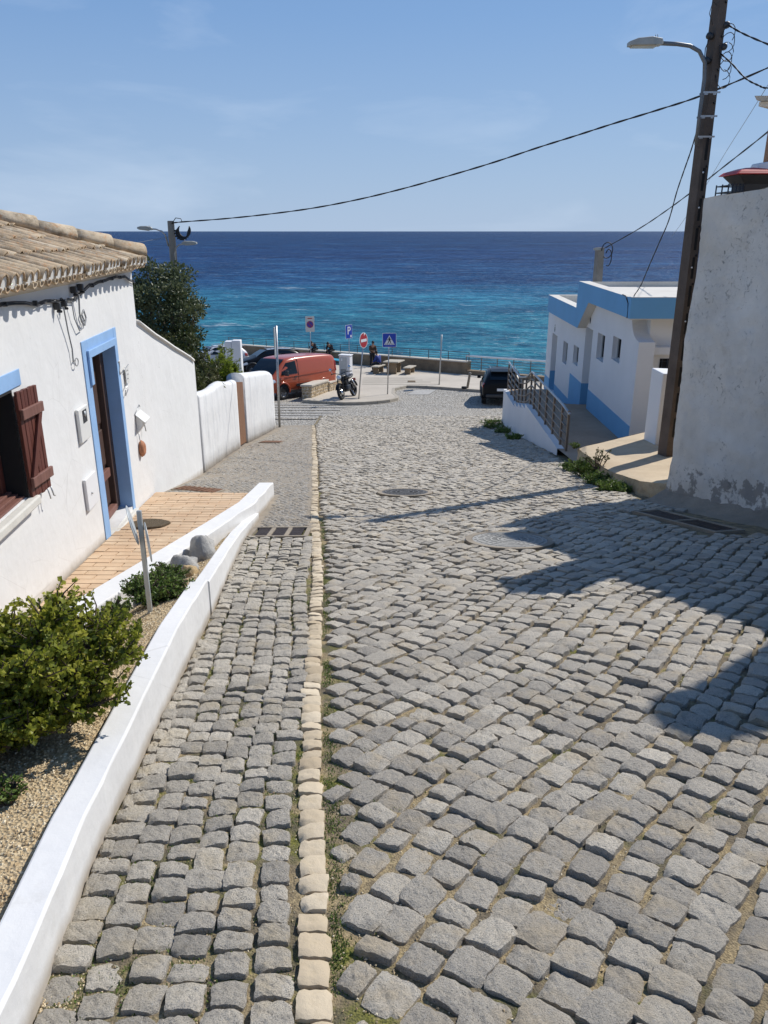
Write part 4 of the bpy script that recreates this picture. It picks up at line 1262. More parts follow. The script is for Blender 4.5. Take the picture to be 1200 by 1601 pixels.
mb.hexa([HW(1.68, 0.004, -2.08), HW(1.68, 0.085, -2.15), HW(1.68, 0.08, -2.20), HW(1.68, 0.004, -2.30)], [HW(1.93, 0.004, -2.08), HW(1.93, 0.085, -2.15), HW(1.93, 0.08, -2.20), HW(1.93, 0.004, -2.30)])
obj('body', mb, 'plastic_white', lb, bevel=0.004)
mb = MB(); mb.hexa([HW(1.66, 0.004, -2.065), HW(1.95, 0.004, -2.065), HW(1.95, 0.115, -2.165), HW(1.66, 0.115, -2.165)], [HW(1.66, 0.004, -2.058), HW(1.95, 0.004, -2.058), HW(1.95, 0.115, -2.158), HW(1.66, 0.115, -2.158)])
obj('lid', mb, 'plastic_white', lb)
mb = MB(); mb.tube([HW(1.68, 0.02, -2.29), HW(1.68, 0.03, -2.42)], 0.005, 5); mb.tube([HW(1.93, 0.03, -2.19), HW(1.93, 0.05, -2.33)], 0.007, 5)
mb.tube([HW(1.64, 0.008, -2.06), HW(1.90, 0.008, -1.99), HW(1.93, 0.008, -2.02)], 0.005, 5); obj('bracket', mb, 'steel', lb)
mb = MB(); mb.lathe([(0.0, 0.003), (0.07, 0.004), (0.085, 0.02), (0.07, 0.05), (0.05, 0.065), (0.03, 0.055), (0.0, 0.05)], 14, oriented(HW(1.74, 0, -2.50)) @ Matrix.Diagonal((1.0, 1.25, 1, 1)))
tag(obj('wall_ornament', mb, 'terracotta'), 'round terracotta ornament on the white wall below the letter box', 'ornament')
mb = MB(); rr = [(0.21 * math.cos(a) * (1 + .07 * math.sin(5 * a)), 0.20 * math.sin(a) * (1 + .06 * math.cos(3 * a))) for a in np.linspace(0, 2 * math.pi, 26)[:-1]]
mc = Vector((-2.58, 8.05, path_z(8.05)))
mb.hexa([(mc.x + x, mc.y + y_, mc.z - 0.106 * y_ + 0.008) for x, y_ in rr], [(mc.x + x * .98, mc.y + y_ * .98, mc.z - 0.106 * y_ + 0.03) for x, y_ in rr])
tag(obj('doormat', mb, 'mat', bevel=0.006), 'shaggy brown doormat on the brick path before the blue door', 'doormat')

# ------------------------------------------------------------------ garden wall with gate, further down
def arched_wall(name, pts, thick, label, back=-1, arch_h=0.09):
    """pts: [(x, y, ztop)] face line on the street side; rounded top"""
    mb = MB(); rings = []
    for i, (x, y, zt) in enumerate(pts):
        zb = zs(y) - 0.3
        j = 0.02 * fbm(x * 2, y * 1.5, 5)
        prof = [(j, zb), (j, lerp(zb, zt, .35)), (j * .5, lerp(zb, zt, .75)), (0, zt - arch_h)]
        for k in range(1, 8):
            a = math.pi * k / 8
            prof.append((thick / 2 - thick / 2 * math.cos(a), zt - arch_h + arch_h * math.sin(a)))
        prof += [(thick, zt - arch_h), (thick, zb)]
        rings.append([(x + back * o, y, z) for o, z in prof])
    mb.loft(rings, 0, True, True)
    return tag(obj(name, mb, 'white_garden', None), label, 'garden wall')
# wall one
w1 = [(-3.265, 13.58, -2.67), (-3.29, 14.0, -2.74), (-3.32, 14.4, -2.80), (-3.37, 15.1, -2.90), (-3.42, 15.8, -2.97), (-3.46, 16.3, -3.0), (-3.50, 16.9, -3.06), (-3.54, 17.6, -3.20), (-3.57, 18.2, -3.31), (-3.595, 18.7, -3.37), (-3.61, 19.02, -3.41)]
fine = [tuple(np.array([interp(y, [(p[1], p[k]) for p in w1]) if k != 1 else y for k in range(3)])) for y in np.linspace(13.58, 19.02, 30)]
arched_wall('garden_wall', fine, 0.24, 'streaked white garden wall with wavy top between cottage and brown gate')
gt = thing('garden_gate', 'narrow brown wooden gate between the two streaked white garden walls', 'gate', (-3.68, 19.8, zs(19.8)))
for k in range(7):
    ya, yb = 19.06 + k * 0.205, 19.06 + k * 0.205 + 0.198
    xa, xb = lerp(-3.635, -3.72, k / 7), lerp(-3.635, -3.72, (k + 0.97) / 7)
    za, zb_ = -3.47 - 0.183 * (ya - 19.05), -3.47 - 0.183 * (yb - 19.05)
    m2 = MB(); m2.hexa([(xa, ya, zs(ya) + .03), (xb, yb, zs(yb) + .03), (xb, yb, zb_), (xa, ya, za)], [(xa - .05, ya, zs(ya) + .03), (xb - .05, yb, zs(yb) + .03), (xb - .05, yb, zb_), (xa - .05, ya, za)])
    obj('plank', m2, 'gate', gt, bevel=0.006)
w2y = np.linspace(20.55, 26.70, 32)
w2 = []
for y in w2y:
    zt = interp(y, [(20.55, -3.50), (21.2, -3.62), (23, -3.90), (25, -4.20), (26.2, -4.40), (26.5, -4.5), (26.7, -4.72)])
    w2.append((interp(y, [(20.55, -3.70), (26.7, -3.80)]), y, zt))
arched_wall('garden_wall', w2, 0.46, 'streaked white round-topped garden wall beyond the brown gate, beside the steel pole', -1, 0.15)

# rust and service covers in the pavement, drains, manholes
def cover_quad(name, c, w, d, label, mat, rot=0.0, ribs=0, dz=0.006, cat='cover plate'):
    cx, cy = c
    t = thing(name, label, cat, (cx, cy, zs(cy)))
    def FR(u, v, z):
        x = cx + u * math.cos(rot) - v * math.sin(rot); y = cy + u * math.sin(rot) + v * math.cos(rot)
        return (x, y, pave_z(x, y) + z)
    m2 = MB(); m2.box(-w / 2 - .03, w / 2 + .03, -d / 2 - .03, d / 2 + .03, -0.05, dz, 0, FR); obj('frame', m2, 'gutter', t, bevel=0.004)
    m2 = MB(); m2.box(-w / 2, w / 2, -d / 2, d / 2, dz + .0005, dz + .006, 0, FR); p = obj('plate', m2, mat, t)
    if ribs:
        m2 = MB()
        for k in range(ribs):
            u = -w / 2 + w * (k + .5) / ribs
            m2.box(u - .008, u + .008, -d / 2 + .02, d / 2 - .02, dz + .0062, dz + .010, 0, FR)
        obj('ribs', m2, mat, p)
    return t
cover_quad('service_cover', (-2.68, 10.72), 0.58, 0.44, 'rusty iron cover plate at the end of the brick path', 'rust', -0.09, 8)
cover_quad('service_cover', (-3.10, 20.9), 0.55, 0.60, 'small brown cover plate in the pavement before the brown gate', 'rust', -0.07, 6)
def drain(name, label, corners, panels, bars, mat='grate'):
    """corners: a, b along the length, width vector w"""
    a, b, w = [Vector(q) for q in corners]
    t = thing(name, label, 'drain grate', tuple((a + b) / 2))
    u = (b - a); L = u.length; u.normalize(); wl_ = w.length; wd = w.normalized()
    def FR(s, o, z):
        p = a + u * s + wd * o; return (p.x, p.y, zs(p.y) + z)
    m2 = MB()
    m2.box(-.05, L + .05, -.045, -0.001, -.1, .006, 0, FR); m2.box(-.05, L + .05, wl_ + .001, wl_ + .045, -.1, .006, 0, FR)
    m2.box(-.05, -.002, 0, wl_, -.1, .005, 0, FR); m2.box(L + .002, L + .05, 0, wl_, -.1, .005, 0, FR)
    for k in range(1, panels): m2.box(L * k / panels - .022, L * k / panels + .022, 0, wl_, -.1, .004, 0, FR)
    obj('frame', m2, 'gutter', t, bevel=0.004)
    m2 = MB(); m2.box(-.04, L + .04, -.04, wl_ + .04, -.16, -.10, 0, FR); obj('pit', m2, 'dark_in', t)
    for k in range(panels):
        s0, s1 = L * k / panels + .026, L * (k + 1) / panels - .026
        m2 = MB()
        for j in range(bars):
            s = lerp(s0, s1, (j + .5) / bars); bw = (s1 - s0) / bars * .30
            m2.box(s - bw, s + bw, .004, wl_ - .004, -.028, -.004, 0, FR)
        for o in (.02, wl_ / 2, wl_ - .02): m2.box(s0, s1, o - .012, o + .012, -.029, -.0055, 0, FR)
        obj('grate', m2, mat, t)
    return t
drain('drain_grate', 'iron drain of three panels across the gutter strip left of the pale kerb', ((-1.41, 7.68, 0), (-0.86, 7.70, 0), (0.0, 0.46, 0)), 3, 9)
drain('drain_grate', 'dark iron drain beneath the peeling wall on the shaded right', ((3.20, 9.25, 0), (3.62, 7.95, 0), (0.30, 0.10, 0)), 2, 12)
def manhole(c, r, label, mat, ring_mat, rings):
    cx, cy = c
    t = thing('manhole_cover', label, 'manhole', (cx, cy, zs(cy)), 0, 'manhole covers in the cobbled street')
    N = 40
    def P(rad, a, z): x = cx + rad * math.cos(a); y = cy + rad * math.sin(a); return (x, y, zs(y) + z)
    def annulus(mb, r0, r1, z0, z1):
        mb.loft([[P(r0, 2 * math.pi * k / N, z0) for k in range(N)], [P(r0, 2 * math.pi * k / N, z1) for k in range(N)], [P(r1, 2 * math.pi * k / N, z1) for k in range(N)], [P(r1, 2 * math.pi * k / N, z0) for k in range(N)]], 0, False, False)
    m2 = MB(); annulus(m2, r + .004, r + .07, -.06, .002); obj('frame', m2, ring_mat, t)
    m2 = MB(); m2.hexa([P(r, 2 * math.pi * k / N, -.05) for k in range(N)], [P(r, 2 * math.pi * k / N, 0.0) for k in range(N)]); lid = obj('lid', m2, mat, t)
    m2 = MB()
    for k in range(rings): rr = r * (k + .7) / (rings + .4); annulus(m2, rr - .010, rr + .010, -.01, .004)
    for k in range(24):
        a = 2 * math.pi * k / 24; m2.hexa([P(.25 * r, a - .02, .0005), P(.95 * r, a - .012, .0005), P(.95 * r, a + .012, .0005), P(.25 * r, a + .02, .0005)], [P(.25 * r, a - .02, .0035), P(.95 * r, a - .012, .0035), P(.95 * r, a + .012, .0035), P(.25 * r, a + .02, .0035)])
    obj('cast_pattern', m2, mat, lid)
M['cast_iron'] = plain('cast_iron', (0.13, 0.125, 0.12), 0.6, 0.4, 0.25, 14, 0.5)
M['dusty_lid'] = plain('dusty_lid', (0.30, 0.29, 0.265), 0.8, 0.0, 0.15, 10, 0.5)
manhole((0.31, 11.02), 0.34, 'dark ribbed round manhole cover, farther one in the sunlit street', 'cast_iron', 'gutter', 4)
manhole((1.30, 7.5), 0.385, 'pale dusty round manhole cover, half in the pointed shadow', 'dusty_lid', 'gutter', 5)

# ------------------------------------------------------------------ right side: peeling wall and terrace
def wallx(y): return 8.31 - 0.433 * y
wall_top = lambda y: interp(y, [(0, 2.6), (4, 2.0), (6.9, 1.22), (8.0, 0.93), (8.85, 0.66), (9.4, 0.445), (10.25, 0.375)])
bw = thing('retaining_wall', 'tall white wall with peeling render and dark stains on the shaded right', 'wall', (3.87, 10.25, zs(10.25)))
mb = MB()
NRM = Vector((-0.918, -0.397, 0))
def wf(u, v):
    y = lerp(10.25, 1.0, u); x = wallx(y); zb = zs(y) - 0.2; z = lerp(zb, wall_top(y), v)
    j = 0.035 * fbm(y * 1.1, z * 1.1, 3) + 0.012 * fbm(y * 5, z * 5, 9) + 0.012 * fbm(y * 16, z * 16, 4)
    h = z - zs(y)
    j += 0.05 * math.exp(-max(h, 0) * 5) * (0.6 + fbm(y * 6, 0, 1))
    edge = 0.05 * (1 - min(1, abs(u) * 60)) 
    return (x + NRM.x * (j - edge), y + NRM.y * (j - edge), z)
mb.grid(wf, 230, 80, 0, True)
def we(u, v):                                      # the end face at the corner
    zb = zs(10.25) - 0.8; z = lerp(zb, 0.375, v)
    p0 = Vector(wf(0, max(0, (z - zs(10.25) + .2) / (0.375 - zs(10.25) + .2))))
    return (p0.x + 0.9 * u * 0.96, p0.y + 0.9 * u * 0.25 + 0.03 * math.sin(u * 9), z)
mb.grid(we, 8, 40, 0, True)
def wt(u, v):
    y = lerp(10.25, 1.0, u); x = wallx(y); p = wf(u, 1.0)
    return (p[0] + 0.42 * v, p[1] + 0.17 * v, wall_top(y) + 0.012 * fbm(y * 5, v * 4, 2))
mb.grid(wt, 60, 3, 0, True)
obj('render_face', mb, 'peeling', bw, recalc=False)
mb = MB()
mb.hexa([(wallx(1) + .3, 1.0, -4), (wallx(10) + .30, 10.0, -4), (wallx(10) + .30, 10.0, 0.30), (wallx(1) + .3, 1.0, 1.6)], [(wallx(1) + .42, 1.05, -4), (wallx(10) + .42, 10.05, -4), (wallx(10) + .42, 10.05, 0.30), (wallx(1) + .42, 1.05, 1.6)])
obj('backing', mb, 'peeling', bw)
# mortar footing along its base
mb = MB(); vs = []
ys = np.arange(2.0, 10.35, 0.12)
for y in ys:
    x = wallx(y); zb = zs(y)
    vs += [(x + .05, y, zb + 0.16 + .05 * fbm(y * 4, 1)), (x - 0.05, y, zb + 0.10 + .05 * fbm(y * 4, 2)), (x - 0.14 + .03 * fbm(y * 3, 4), y, zb + 0.02), (x - 0.27 + .05 * fbm(y * 2, 5), y, zb - 0.012), (x - 0.50, y, zb - 0.05)]
mb.add(vs, [(j * 5 + i, j * 5 + i + 1, (j + 1) * 5 + i + 1, (j + 1) * 5 + i) for j in range(len(ys) - 1) for i in range(4)], 0, True)
tag(obj('gutter', mb, 'gutter', recalc=False), kind='structure')
# terrace behind it, with a porch
mb = MB()
tp_ = [(4.33, 10.6), (9.0, 1.0), (16, 1.0), (16, 13.6), (7.4, 13.6), (5.0, 11.75)]
mb.hexa([(x, y, -5) for x, y in tp_], [(x, y, -0.15) for x, y in tp_])
tag(obj('terrace', mb, 'platform', bevel=0.0), kind='structure')
lw = MB()
lw.hexa([(5.04, 11.6, -0.14), (9, 11.6, -0.14), (9, 11.9, -0.14), (5.04, 11.9, -0.14)], [(5.11, 11.6, 0.69), (9, 11.6, 0.73), (9, 11.9, 0.73), (5.11, 11.9, 0.69)])
tag(obj('terrace_wall', lw, 'white_clean', bevel=0.03), 'low white terrace wall behind the bin with red lid', 'low wall')
hs = thing('house', 'house at the right edge with overhanging eave and orange wooden porch post', 'house', (7.0, 12.4, -0.15))
mb = MB(); mb.hexa([(7.2, 12.3, -0.15), (13, 12.3, -0.15), (13, 13.5, -0.15), (7.6, 13.5, -0.15)], [(7.2, 12.3, 1.64), (13, 12.3, 1.64), (13, 13.5, 1.64), (7.6, 13.5, 1.64)])
obj('wall', mb, 'white', hs)
mb = MB(); mb.hexa([(4.99, 11.70, 1.65), (12.6, 11.4, 1.65), (12.6, 13.7, 1.65), (6.9, 13.7, 1.65)], [(4.94, 11.67, 1.70), (12.6, 11.3, 1.70), (12.6, 13.8, 1.85), (6.9, 13.8, 1.85)])
rf2 = obj('roof', mb, 'plate_grey', hs)
mb = MB(); mb.hexa([(5.07, 11.8, 1.59), (12.6, 11.5, 1.59), (12.6, 13.6, 1.59), (6.9, 13.6, 1.59)], [(5.07, 11.8, 1.647), (12.6, 11.5, 1.647), (12.6, 13.6, 1.647), (6.9, 13.6, 1.647)]); obj('soffit', mb, 'roof_slab', rf2)
mb = MB(); mb.box(5.27, 5.41, 11.72, 11.86, 0.70, 1.59); obj('porch_post', mb, 'column_wood', hs, bevel=0.008)
mb = MB(); mb.hexa([(5.02, 11.5, 0.70), (5.20, 11.5, 0.70), (5.20, 11.78, 0.70), (5.02, 11.78, 0.70)], [(5.08, 11.53, 0.87), (5.24, 11.53, 0.89), (5.24, 11.78, 0.89), (5.08, 11.78, 0.87)]); obj('post_footing', mb, 'white_clean', hs, bevel=0.02)
bn = thing('bin', 'black bin with a bright red lid standing on the terrace above the peeling wall', 'bin', (4.9, 11.2, -0.15))
mb = MB()
mb.loft([[(4.73, 11.06, -.15), (5.13, 11.06, -.15), (5.13, 11.39, -.15), (4.73, 11.39, -.15)], [(4.70, 11.02, .58), (5.16, 11.02, .58), (5.16, 11.43, .58), (4.70, 11.43, .58)], [(4.58, 10.94, .69), (5.19, 10.94, .69), (5.19, 11.48, .69), (4.58, 11.48, .69)]], 0, True, False)
obj('body', mb, 'cable', bn, bevel=0.012)
mb = MB()
mb.loft([[(4.53, 10.88, .693), (5.20, 10.88, .693), (5.20, 11.52, .693), (4.53, 11.52, .693)], [(4.58, 10.92, .735), (5.20, 10.92, .735), (5.20, 11.48, .735), (4.58, 11.48, .735)], [(4.70, 11.06, .775), (4.80, 11.06, .78), (4.80, 11.3, .78), (4.70, 11.3, .775)]], 0, True, False)
obj('lid', mb, 'bin_red', bn, bevel=0.012)
rk = thing('wire_crate', 'black wire crate beside the bin with the red lid', 'crate', (4.62, 11.1, -0.15))
mb = MB()
for z in (-.1, .2, .39, .48, .56):
    for a, b in (((4.47, 10.95), (4.68, 10.95)), ((4.47, 11.35), (4.68, 11.35)), ((4.47, 10.95), (4.47, 11.35))): mb.tube([(a[0], a[1], z), (b[0], b[1], z)], 0.009, 5)
for x, y in ((4.47, 10.95), (4.47, 11.15), (4.47, 11.35), (4.57, 10.95), (4.66, 10.95), (4.52, 10.95), (4.62, 10.95)): mb.tube([(x, y, -.15), (x, y, .58)], 0.010, 5)
obj('wire_frame', mb, 'plastic_dark', rk)
# unseen shadow casters added uphill out of frame, shaped to shade the street
gp = thing('shadow_pillar', 'white masonry gate pillar standing on the peeling wall', 'pillar', (4.6, 8.85, 0.6))
mb = MB(); mb.box(4.42, 4.86, 8.66, 9.06, 0.5, 1.72); obj('shaft', mb, 'white', gp, bevel=0.02)
mb = MB(); mb.loft([[(4.36, 8.60, 1.722), (4.92, 8.60, 1.722), (4.92, 9.12, 1.722), (4.36, 9.12, 1.722)], [(4.36, 8.60, 1.78), (4.92, 8.60, 1.78), (4.92, 9.12, 1.78), (4.36, 9.12, 1.78)], [(4.6, 8.82, 1.98), (4.68, 8.82, 1.98), (4.68, 8.9, 1.98), (4.6, 8.9, 1.98)]], 0, True, False); obj('cap', mb, 'cap', gp)
ch = thing('chimney', 'round-headed white chimney on the terrace uphill', 'chimney', (5.45, 6.95, 1.2))  # unseen caster, shaped for the round-tipped shadow on the setts
mb = MB(); mb.lathe([(0.22, 0.4), (0.22, 2.72), (0.28, 2.75), (0.28, 2.86), (0.23, 2.98), (0.13, 3.1), (0.0, 3.14)], 20, Matrix.Translation((5.52, 6.92, 0))); obj('stack', mb, 'white', ch)

# ------------------------------------------------------------------ platform below the wall corner
mb = MB()
top = [(3.72, 14.46, -3.90), (3.67, 12.2, -3.66), (3.78, 10.95, -3.44), (3.93, 10.28, -3.27), (6.5, 11.2, -3.34), (6.5, 16.8, -4.12), (5.2, 16.6, -4.13)]
bot = [(x - (0.02 if i < 4 else 0), y, -5.3) for i, (x, y, z) in enumerate(top)]
pf = []
# top sheet subdivided
def pl_top(u, v):
    a = Vector(top[0]).lerp(Vector(top[6]), u); y = lerp(10.28, 14.46, v)
    xl = interp(y, [(10.28, 3.93), (10.95, 3.78), (12.2, 3.67), (14.46, 3.72)])
    return (lerp(xl + 0.03 * fbm(y * 4, 3), 6.6, u), y + u * 2.2 * v, interp(y, [(10.28, -3.27), (10.95, -3.44), (12.2, -3.66), (14.46, -3.90)]) - 0.02 * u + 0.006 * fbm(u * 9, y * 3) - (0.02 if u == 0 else 0))
mb.grid(pl_top, 24, 24, 0, True)
obj_pl = tag(obj('platform', mb, 'platform', recalc=False), kind='structure')
mb = MB()
def pl_side(u, v):
    y = lerp(10.15, 14.46, u)
    t = pl_top(0, max(0, (y - 10.28) / 4.18))
    z = lerp(zs(y) - 0.25, t[2] + 0.003, v)
    j = 0.05 * fbm(y * 3.5, z * 5, 6) * math.sin(math.pi * min(1, v + .15)) + 0.02 * fbm(y * 14, z * 14, 2)
    return (t[0] - 0.012 - j + (1 - v) * -0.03, y, z)
mb.grid(pl_side, 70, 14, 0, True)
def pl_end(u, v):
    a = pl_side(1, v); return (a[0] + 2.9 * u, a[1] + 2.2 * u, a[2] if v < 1 else pl_top(u, 1)[2] + .003)
mb.grid(pl_end, 14, 14, 0, True)
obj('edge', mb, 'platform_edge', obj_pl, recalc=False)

# ------------------------------------------------------------------ ramp, stair and its railing before the blue and white building
def rampx(y): return 3.97 + 0.039 * (y - 17.6)
def ramp_z(y): return interp(y, [(13.5, -4.25), (15.5, -4.45), (17.2, -4.66), (22.7, -4.78), (22.71, -4.94), (23.5, -4.94), (23.51, -5.10), (24.3, -5.10), (24.31, -5.25), (25.1, -5.25), (25.11, -5.39), (28.4, -5.44)])
mb = MB()
steps = [13.9, 15.5, 17.2, 18.5, 20, 21.4, 22.7, 22.71, 23.5, 23.51, 24.3, 24.31, 25.1, 25.11, 26.5, 28.4]
vs = []
for y in steps:
    zz = ramp_z(y)
    vs += [(rampx(y), y, zz), (5.0, y, zz - .01), (6.3, y, zz - 0.02)]
mb.add(vs, [(j * 3 + i, j * 3 + i + 1, (j + 1) * 3 + i + 1, (j + 1) * 3 + i) for j in range(len(steps) - 1) for i in range(2)])
tag(obj('ramp', mb, 'ramp', recalc=False), kind='structure')
rw = MB()
face = [y for y in steps if y >= 17.2]
outl = [(rampx(y) - 0.012, y, ramp_z(y) + 0.004) for y in face]
bt = [(rampx(y) - 0.012, y, zs(y) - 0.3) for y in face]
rw.add(outl + bt, [(i, i + 1, len(face) + i + 1, len(face) + i) for i in range(len(face) - 1)])
rw.add([(p[0] + 0.16, p[1], p[2]) for p in outl] + outl, [(i, i + 1, len(face) + i + 1, len(face) + i) for i in range(len(face) - 1)])
e = (rampx(28.4), 28.4)
rw.add([(e[0] - .012, e[1], -5.436), (6.1, e[1], -5.44), (6.1, e[1], -7.4), (e[0] - .012, e[1], -7.4)], [(0, 1, 2, 3)])
rwo = thing('ramp_wall', 'white wedge-shaped retaining wall under the railed ramp', 'retaining wall', (4.1, 21, zs(21)))
obj('wall_face', rw, 'white_clean', rwo, recalc=False)
rl = thing('railing', 'brushed steel railing following the ramp and steps by the blue and white building', 'railing', (rampx(20), 20, ramp_z(20)))
def post(x, y, zb, h, lean=0.0):
    m = MB(); m.box(x - .025, x + .025, y - .03, y + .03, zb, zb + h)
    obj('post', m, 'rail_steel', rl, bevel=0.006)
rx = lambda y: rampx(y) + 0.12
line1 = [(16.85, -4.64), (17.6, -4.70), (18.7, -4.72), (19.8, -4.74), (20.9, -4.76), (21.9, -4.78), (22.6, -4.80)]
H = 0.97
for y, z in line1: post(rx(y), y, z - .03, H)
line2 = [(23.6, -5.12), (24.4, -5.27), (25.2, -5.40)]
for y, z in line2: post(rx(y), y, z - .03, H)
line3 = [(26.2, -5.41), (27.2, -5.42), (28.2, -5.44)]
for y, z in line3: post(rx(y), y, z - .03, H)
rails = []
def rail(pts, r, name):
    m = MB(); m.tube(pts, r, 8); obj(name, m, 'steel' if name == 'handrail' else 'rail_steel', rl)
hp = [(rx(16.75), 16.75, -3.76)] + [(rx(y), y, z + H - .0) for y, z in line1[1:]] + [(rx(y), y, z + H) for y, z in line2] + [(rx(28.3), 28.3, -5.44 + H + 0.02)]
rail(hp, 0.030, 'handrail')
for k in range(1, 5):
    f = k / 5
    rail([(rx(16.85) , 16.85, line1[0][1] + H * f * .93)] + [(rx(y), y, z + H * f) for y, z in line1[1:]] + [(rx(y), y, z + H * f) for y, z in line2] + [(rx(28.2), 28.2, -5.44 + H * f)], 0.023, 'rail')

# ------------------------------------------------------------------ blue and white building
WD = Vector((0.0347, 1, 0)).normalized(); WN = Vector((-1, 0.0347, 0)).normalized()
def WW(y, o, z):
    """y along the side wall, o out of it towards the street"""
    return (5.64 + 0.0347 * (y - 17.5) + WN.x * o, y + WN.y * o, z)
wc = thing('public_building', 'flat-roofed white building with blue parapet band and blue plinth behind the ramp', 'building', (6.0, 22, -5))
YN, YF = 17.95, 29.4
D1 = (27.35, 28.35, -5.45, -3.40); D2 = (22.06, 22.98, -4.98, -2.585)
W1 = (25.45, 26.2, -4.10, -3.40); W2 = (23.73, 24.48, -3.86, -3.30); W3 = (20.62, 21.44, -3.255, -2.565); W4 = (18.99, 19.79, -3.02, -2.447)
mb = MB()
slab_with_holes(mb, WW, 18.25, 23.05, -5.6, -1.90, [D2, W3 + (.15,), W4 + (.15,)], 0.30, ds=3)
slab_with_holes(mb, WW, 23.05, YF, -7.2, -2.40, [D1, W1 + (.13,), W2 + (.13,)], 0.30, ds=3)
# near end: side wall edge curves forward to the low front pillar
cv = [(17.5, -5.3), (17.5, -2.31)] + [(17.5 + 0.75 * math.sin(a), -1.83 - 0.48 * math.cos(a)) for a in np.linspace(0.15, math.pi / 2, 9)] + [(18.2495, -1.80), (18.2495, -5.3)]
lo_, hi_ = [WW(y, 0, z) for y, z in cv], [WW(y, -0.36, z) for y, z in cv]
mb.hexa(lo_, hi_)
# front wall right of the pillar, beam, set back
F0 = WW(17.5, 0, 0)[0]
mb.box(F0 + .361, 9.5, 17.72, 18.2, -5.3, -2.601)
mb.box(F0 + .361, 9.5, 17.62, 18.2, -2.60, -2.44)
mb.box(F0 + .361, 9.5, 17.95, 18.24, -2.439, -1.80)
mb.box(F0 - .0 + .02, 9.6, 17.60, 17.71, -5.4, -4.62)
# far end and back
mb.add([WW(YF, 0, -7.2), (10.5, YF, -7.2), (10.5, YF, -2.4), WW(YF, 0, -2.4)], [(0, 1, 2, 3)])
mb.add([(10.5, 17.7, -7.2), (10.5, YF, -7.2), (10.5, YF, -1.9), (10.5, 17.7, -1.9)], [(0, 1, 2, 3)])
obj('wall', mb, 'white_clean', wc, recalc=False)
# parapet band, proud of the wall, stepped
bp = [(17.57, -1.365), (17.57, -1.81), (21.8, -1.82), (23.0, -2.63), (28.25, -2.655), (28.25, -2.09), (23.38, -2.09), (23.28, -1.345)]
mb = MB()
P0, P1 = [WW(y, 0.25, z) for y, z in bp], [WW(y, -0.06, z) for y, z in bp]
P1[0] = WW(17.78, -0.06, -1.365); P1[1] = WW(17.78, -0.06, -1.81)
P1[5] = WW(28.05, -.06, -2.09); P1[4] = WW(28.05, -.06, -2.655)
n_ = len(bp)
mb.add(P0, [tuple(range(n_))], 0)
mb.add(P1, [tuple(range(n_))], 1)
for i in range(n_):
    j = (i + 1) % n_
    mb.add([P0[i], P0[j], P1[j], P1[i]], [(0, 1, 2, 3)], 1)
a0, b0 = P0[0], P0[1]
mb.box(a0[0], 9.6, 17.57, 17.80, -1.81, -1.365, 0)
mb.box(a0[0] + .012, 9.6, 17.58, 17.81, -1.3645, -1.352, 1)
mb.box(a0[0] + .012, 9.6, 17.58, 17.95, -1.83, -1.8105, 1)
mb.add([WW(28.25, .25, -2.655), (10.5, 28.25, -2.655), (10.5, 28.25, -2.09), WW(28.25, .25, -2.09)], [(0, 1, 2, 3)], 0)
mb.add([WW(28.05, -.06, -2.655), (10.5, 28.05, -2.655), (10.5, 28.05, -2.09), WW(28.05, -.06, -2.09)], [(0, 1, 2, 3)], 1)
mb.add([WW(28.05, -.06, -2.09), (10.5, 28.05, -2.09), (10.5, 28.25, -2.09), WW(28.25, .25, -2.09)], [(0, 1, 2, 3)], 1)
obj('parapet_band', mb, ['blue_band', 'roof_slab'], wc)
mb = MB()
mb.add([WW(17.79, -.06, -1.50), (10.5, 17.79, -1.50), (10.5, 23.3, -1.50), WW(23.3, -.06, -1.50)], [(0, 1, 2, 3)])
mb.add([WW(23.30, .20, -2.10), (10.5, 23.3, -2.10), (10.5, 23.3, -1.36), WW(23.29, .20, -1.36)], [(0, 1, 2, 3)])
mb.add([WW(23.3, -.06, -2.36), (10.5, 23.3, -2.36), (10.5, 28.05, -2.36), WW(28.05, -.06, -2.36)], [(0, 1, 2, 3)])
obj('roof', mb, 'roof_slab', wc, recalc=False)
# painted plinth, stepped, interrupted by the doors
mb = MB()
def band(y0, y1, zt, zb=-5.58):
    mb.hexa([WW(y0, 0.0, zb), WW(y1, 0.0, zb), WW(y1, 0.0, zt), WW(y0, 0.0, zt)], [WW(y0, 0.008, zb), WW(y1, 0.008, zb), WW(y1, 0.008, zt), WW(y0, 0.008, zt)])
band(17.52, 22.055, -4.22); band(22.985, 24.75, -4.225); band(24.7505, 27.345, -5.05); band(28.355, YF - .01, -5.05)
for d, zt in ((D2, -4.225), (D1, -4.75)):
    for yy, sg in ((d[0], 1), (d[1], -1)):
        mb.add([WW(yy + .004 * sg, 0.005, d[2] - .2), WW(yy + .004 * sg, -.295, d[2] - .2), WW(yy + .004 * sg, -.295, zt), WW(yy + .004 * sg, 0.005, zt)], [(0, 1, 2, 3)])
obj('plinth_band', mb, 'blue_band', wc, recalc=False)
for d in (D1, D2):
    m2 = MB(); m2.box(d[0], d[1], -.34, -.30, d[2] - .3, d[3], 0, WW); dd = obj('door', m2, 'plate_grey', wc)
    m2 = MB(); m2.box(d[0] + .05, d[0] + .10, -.299, -.26, d[2] + .95, d[2] + 1.05, 0, WW); obj('handle', m2, 'steel', dd)
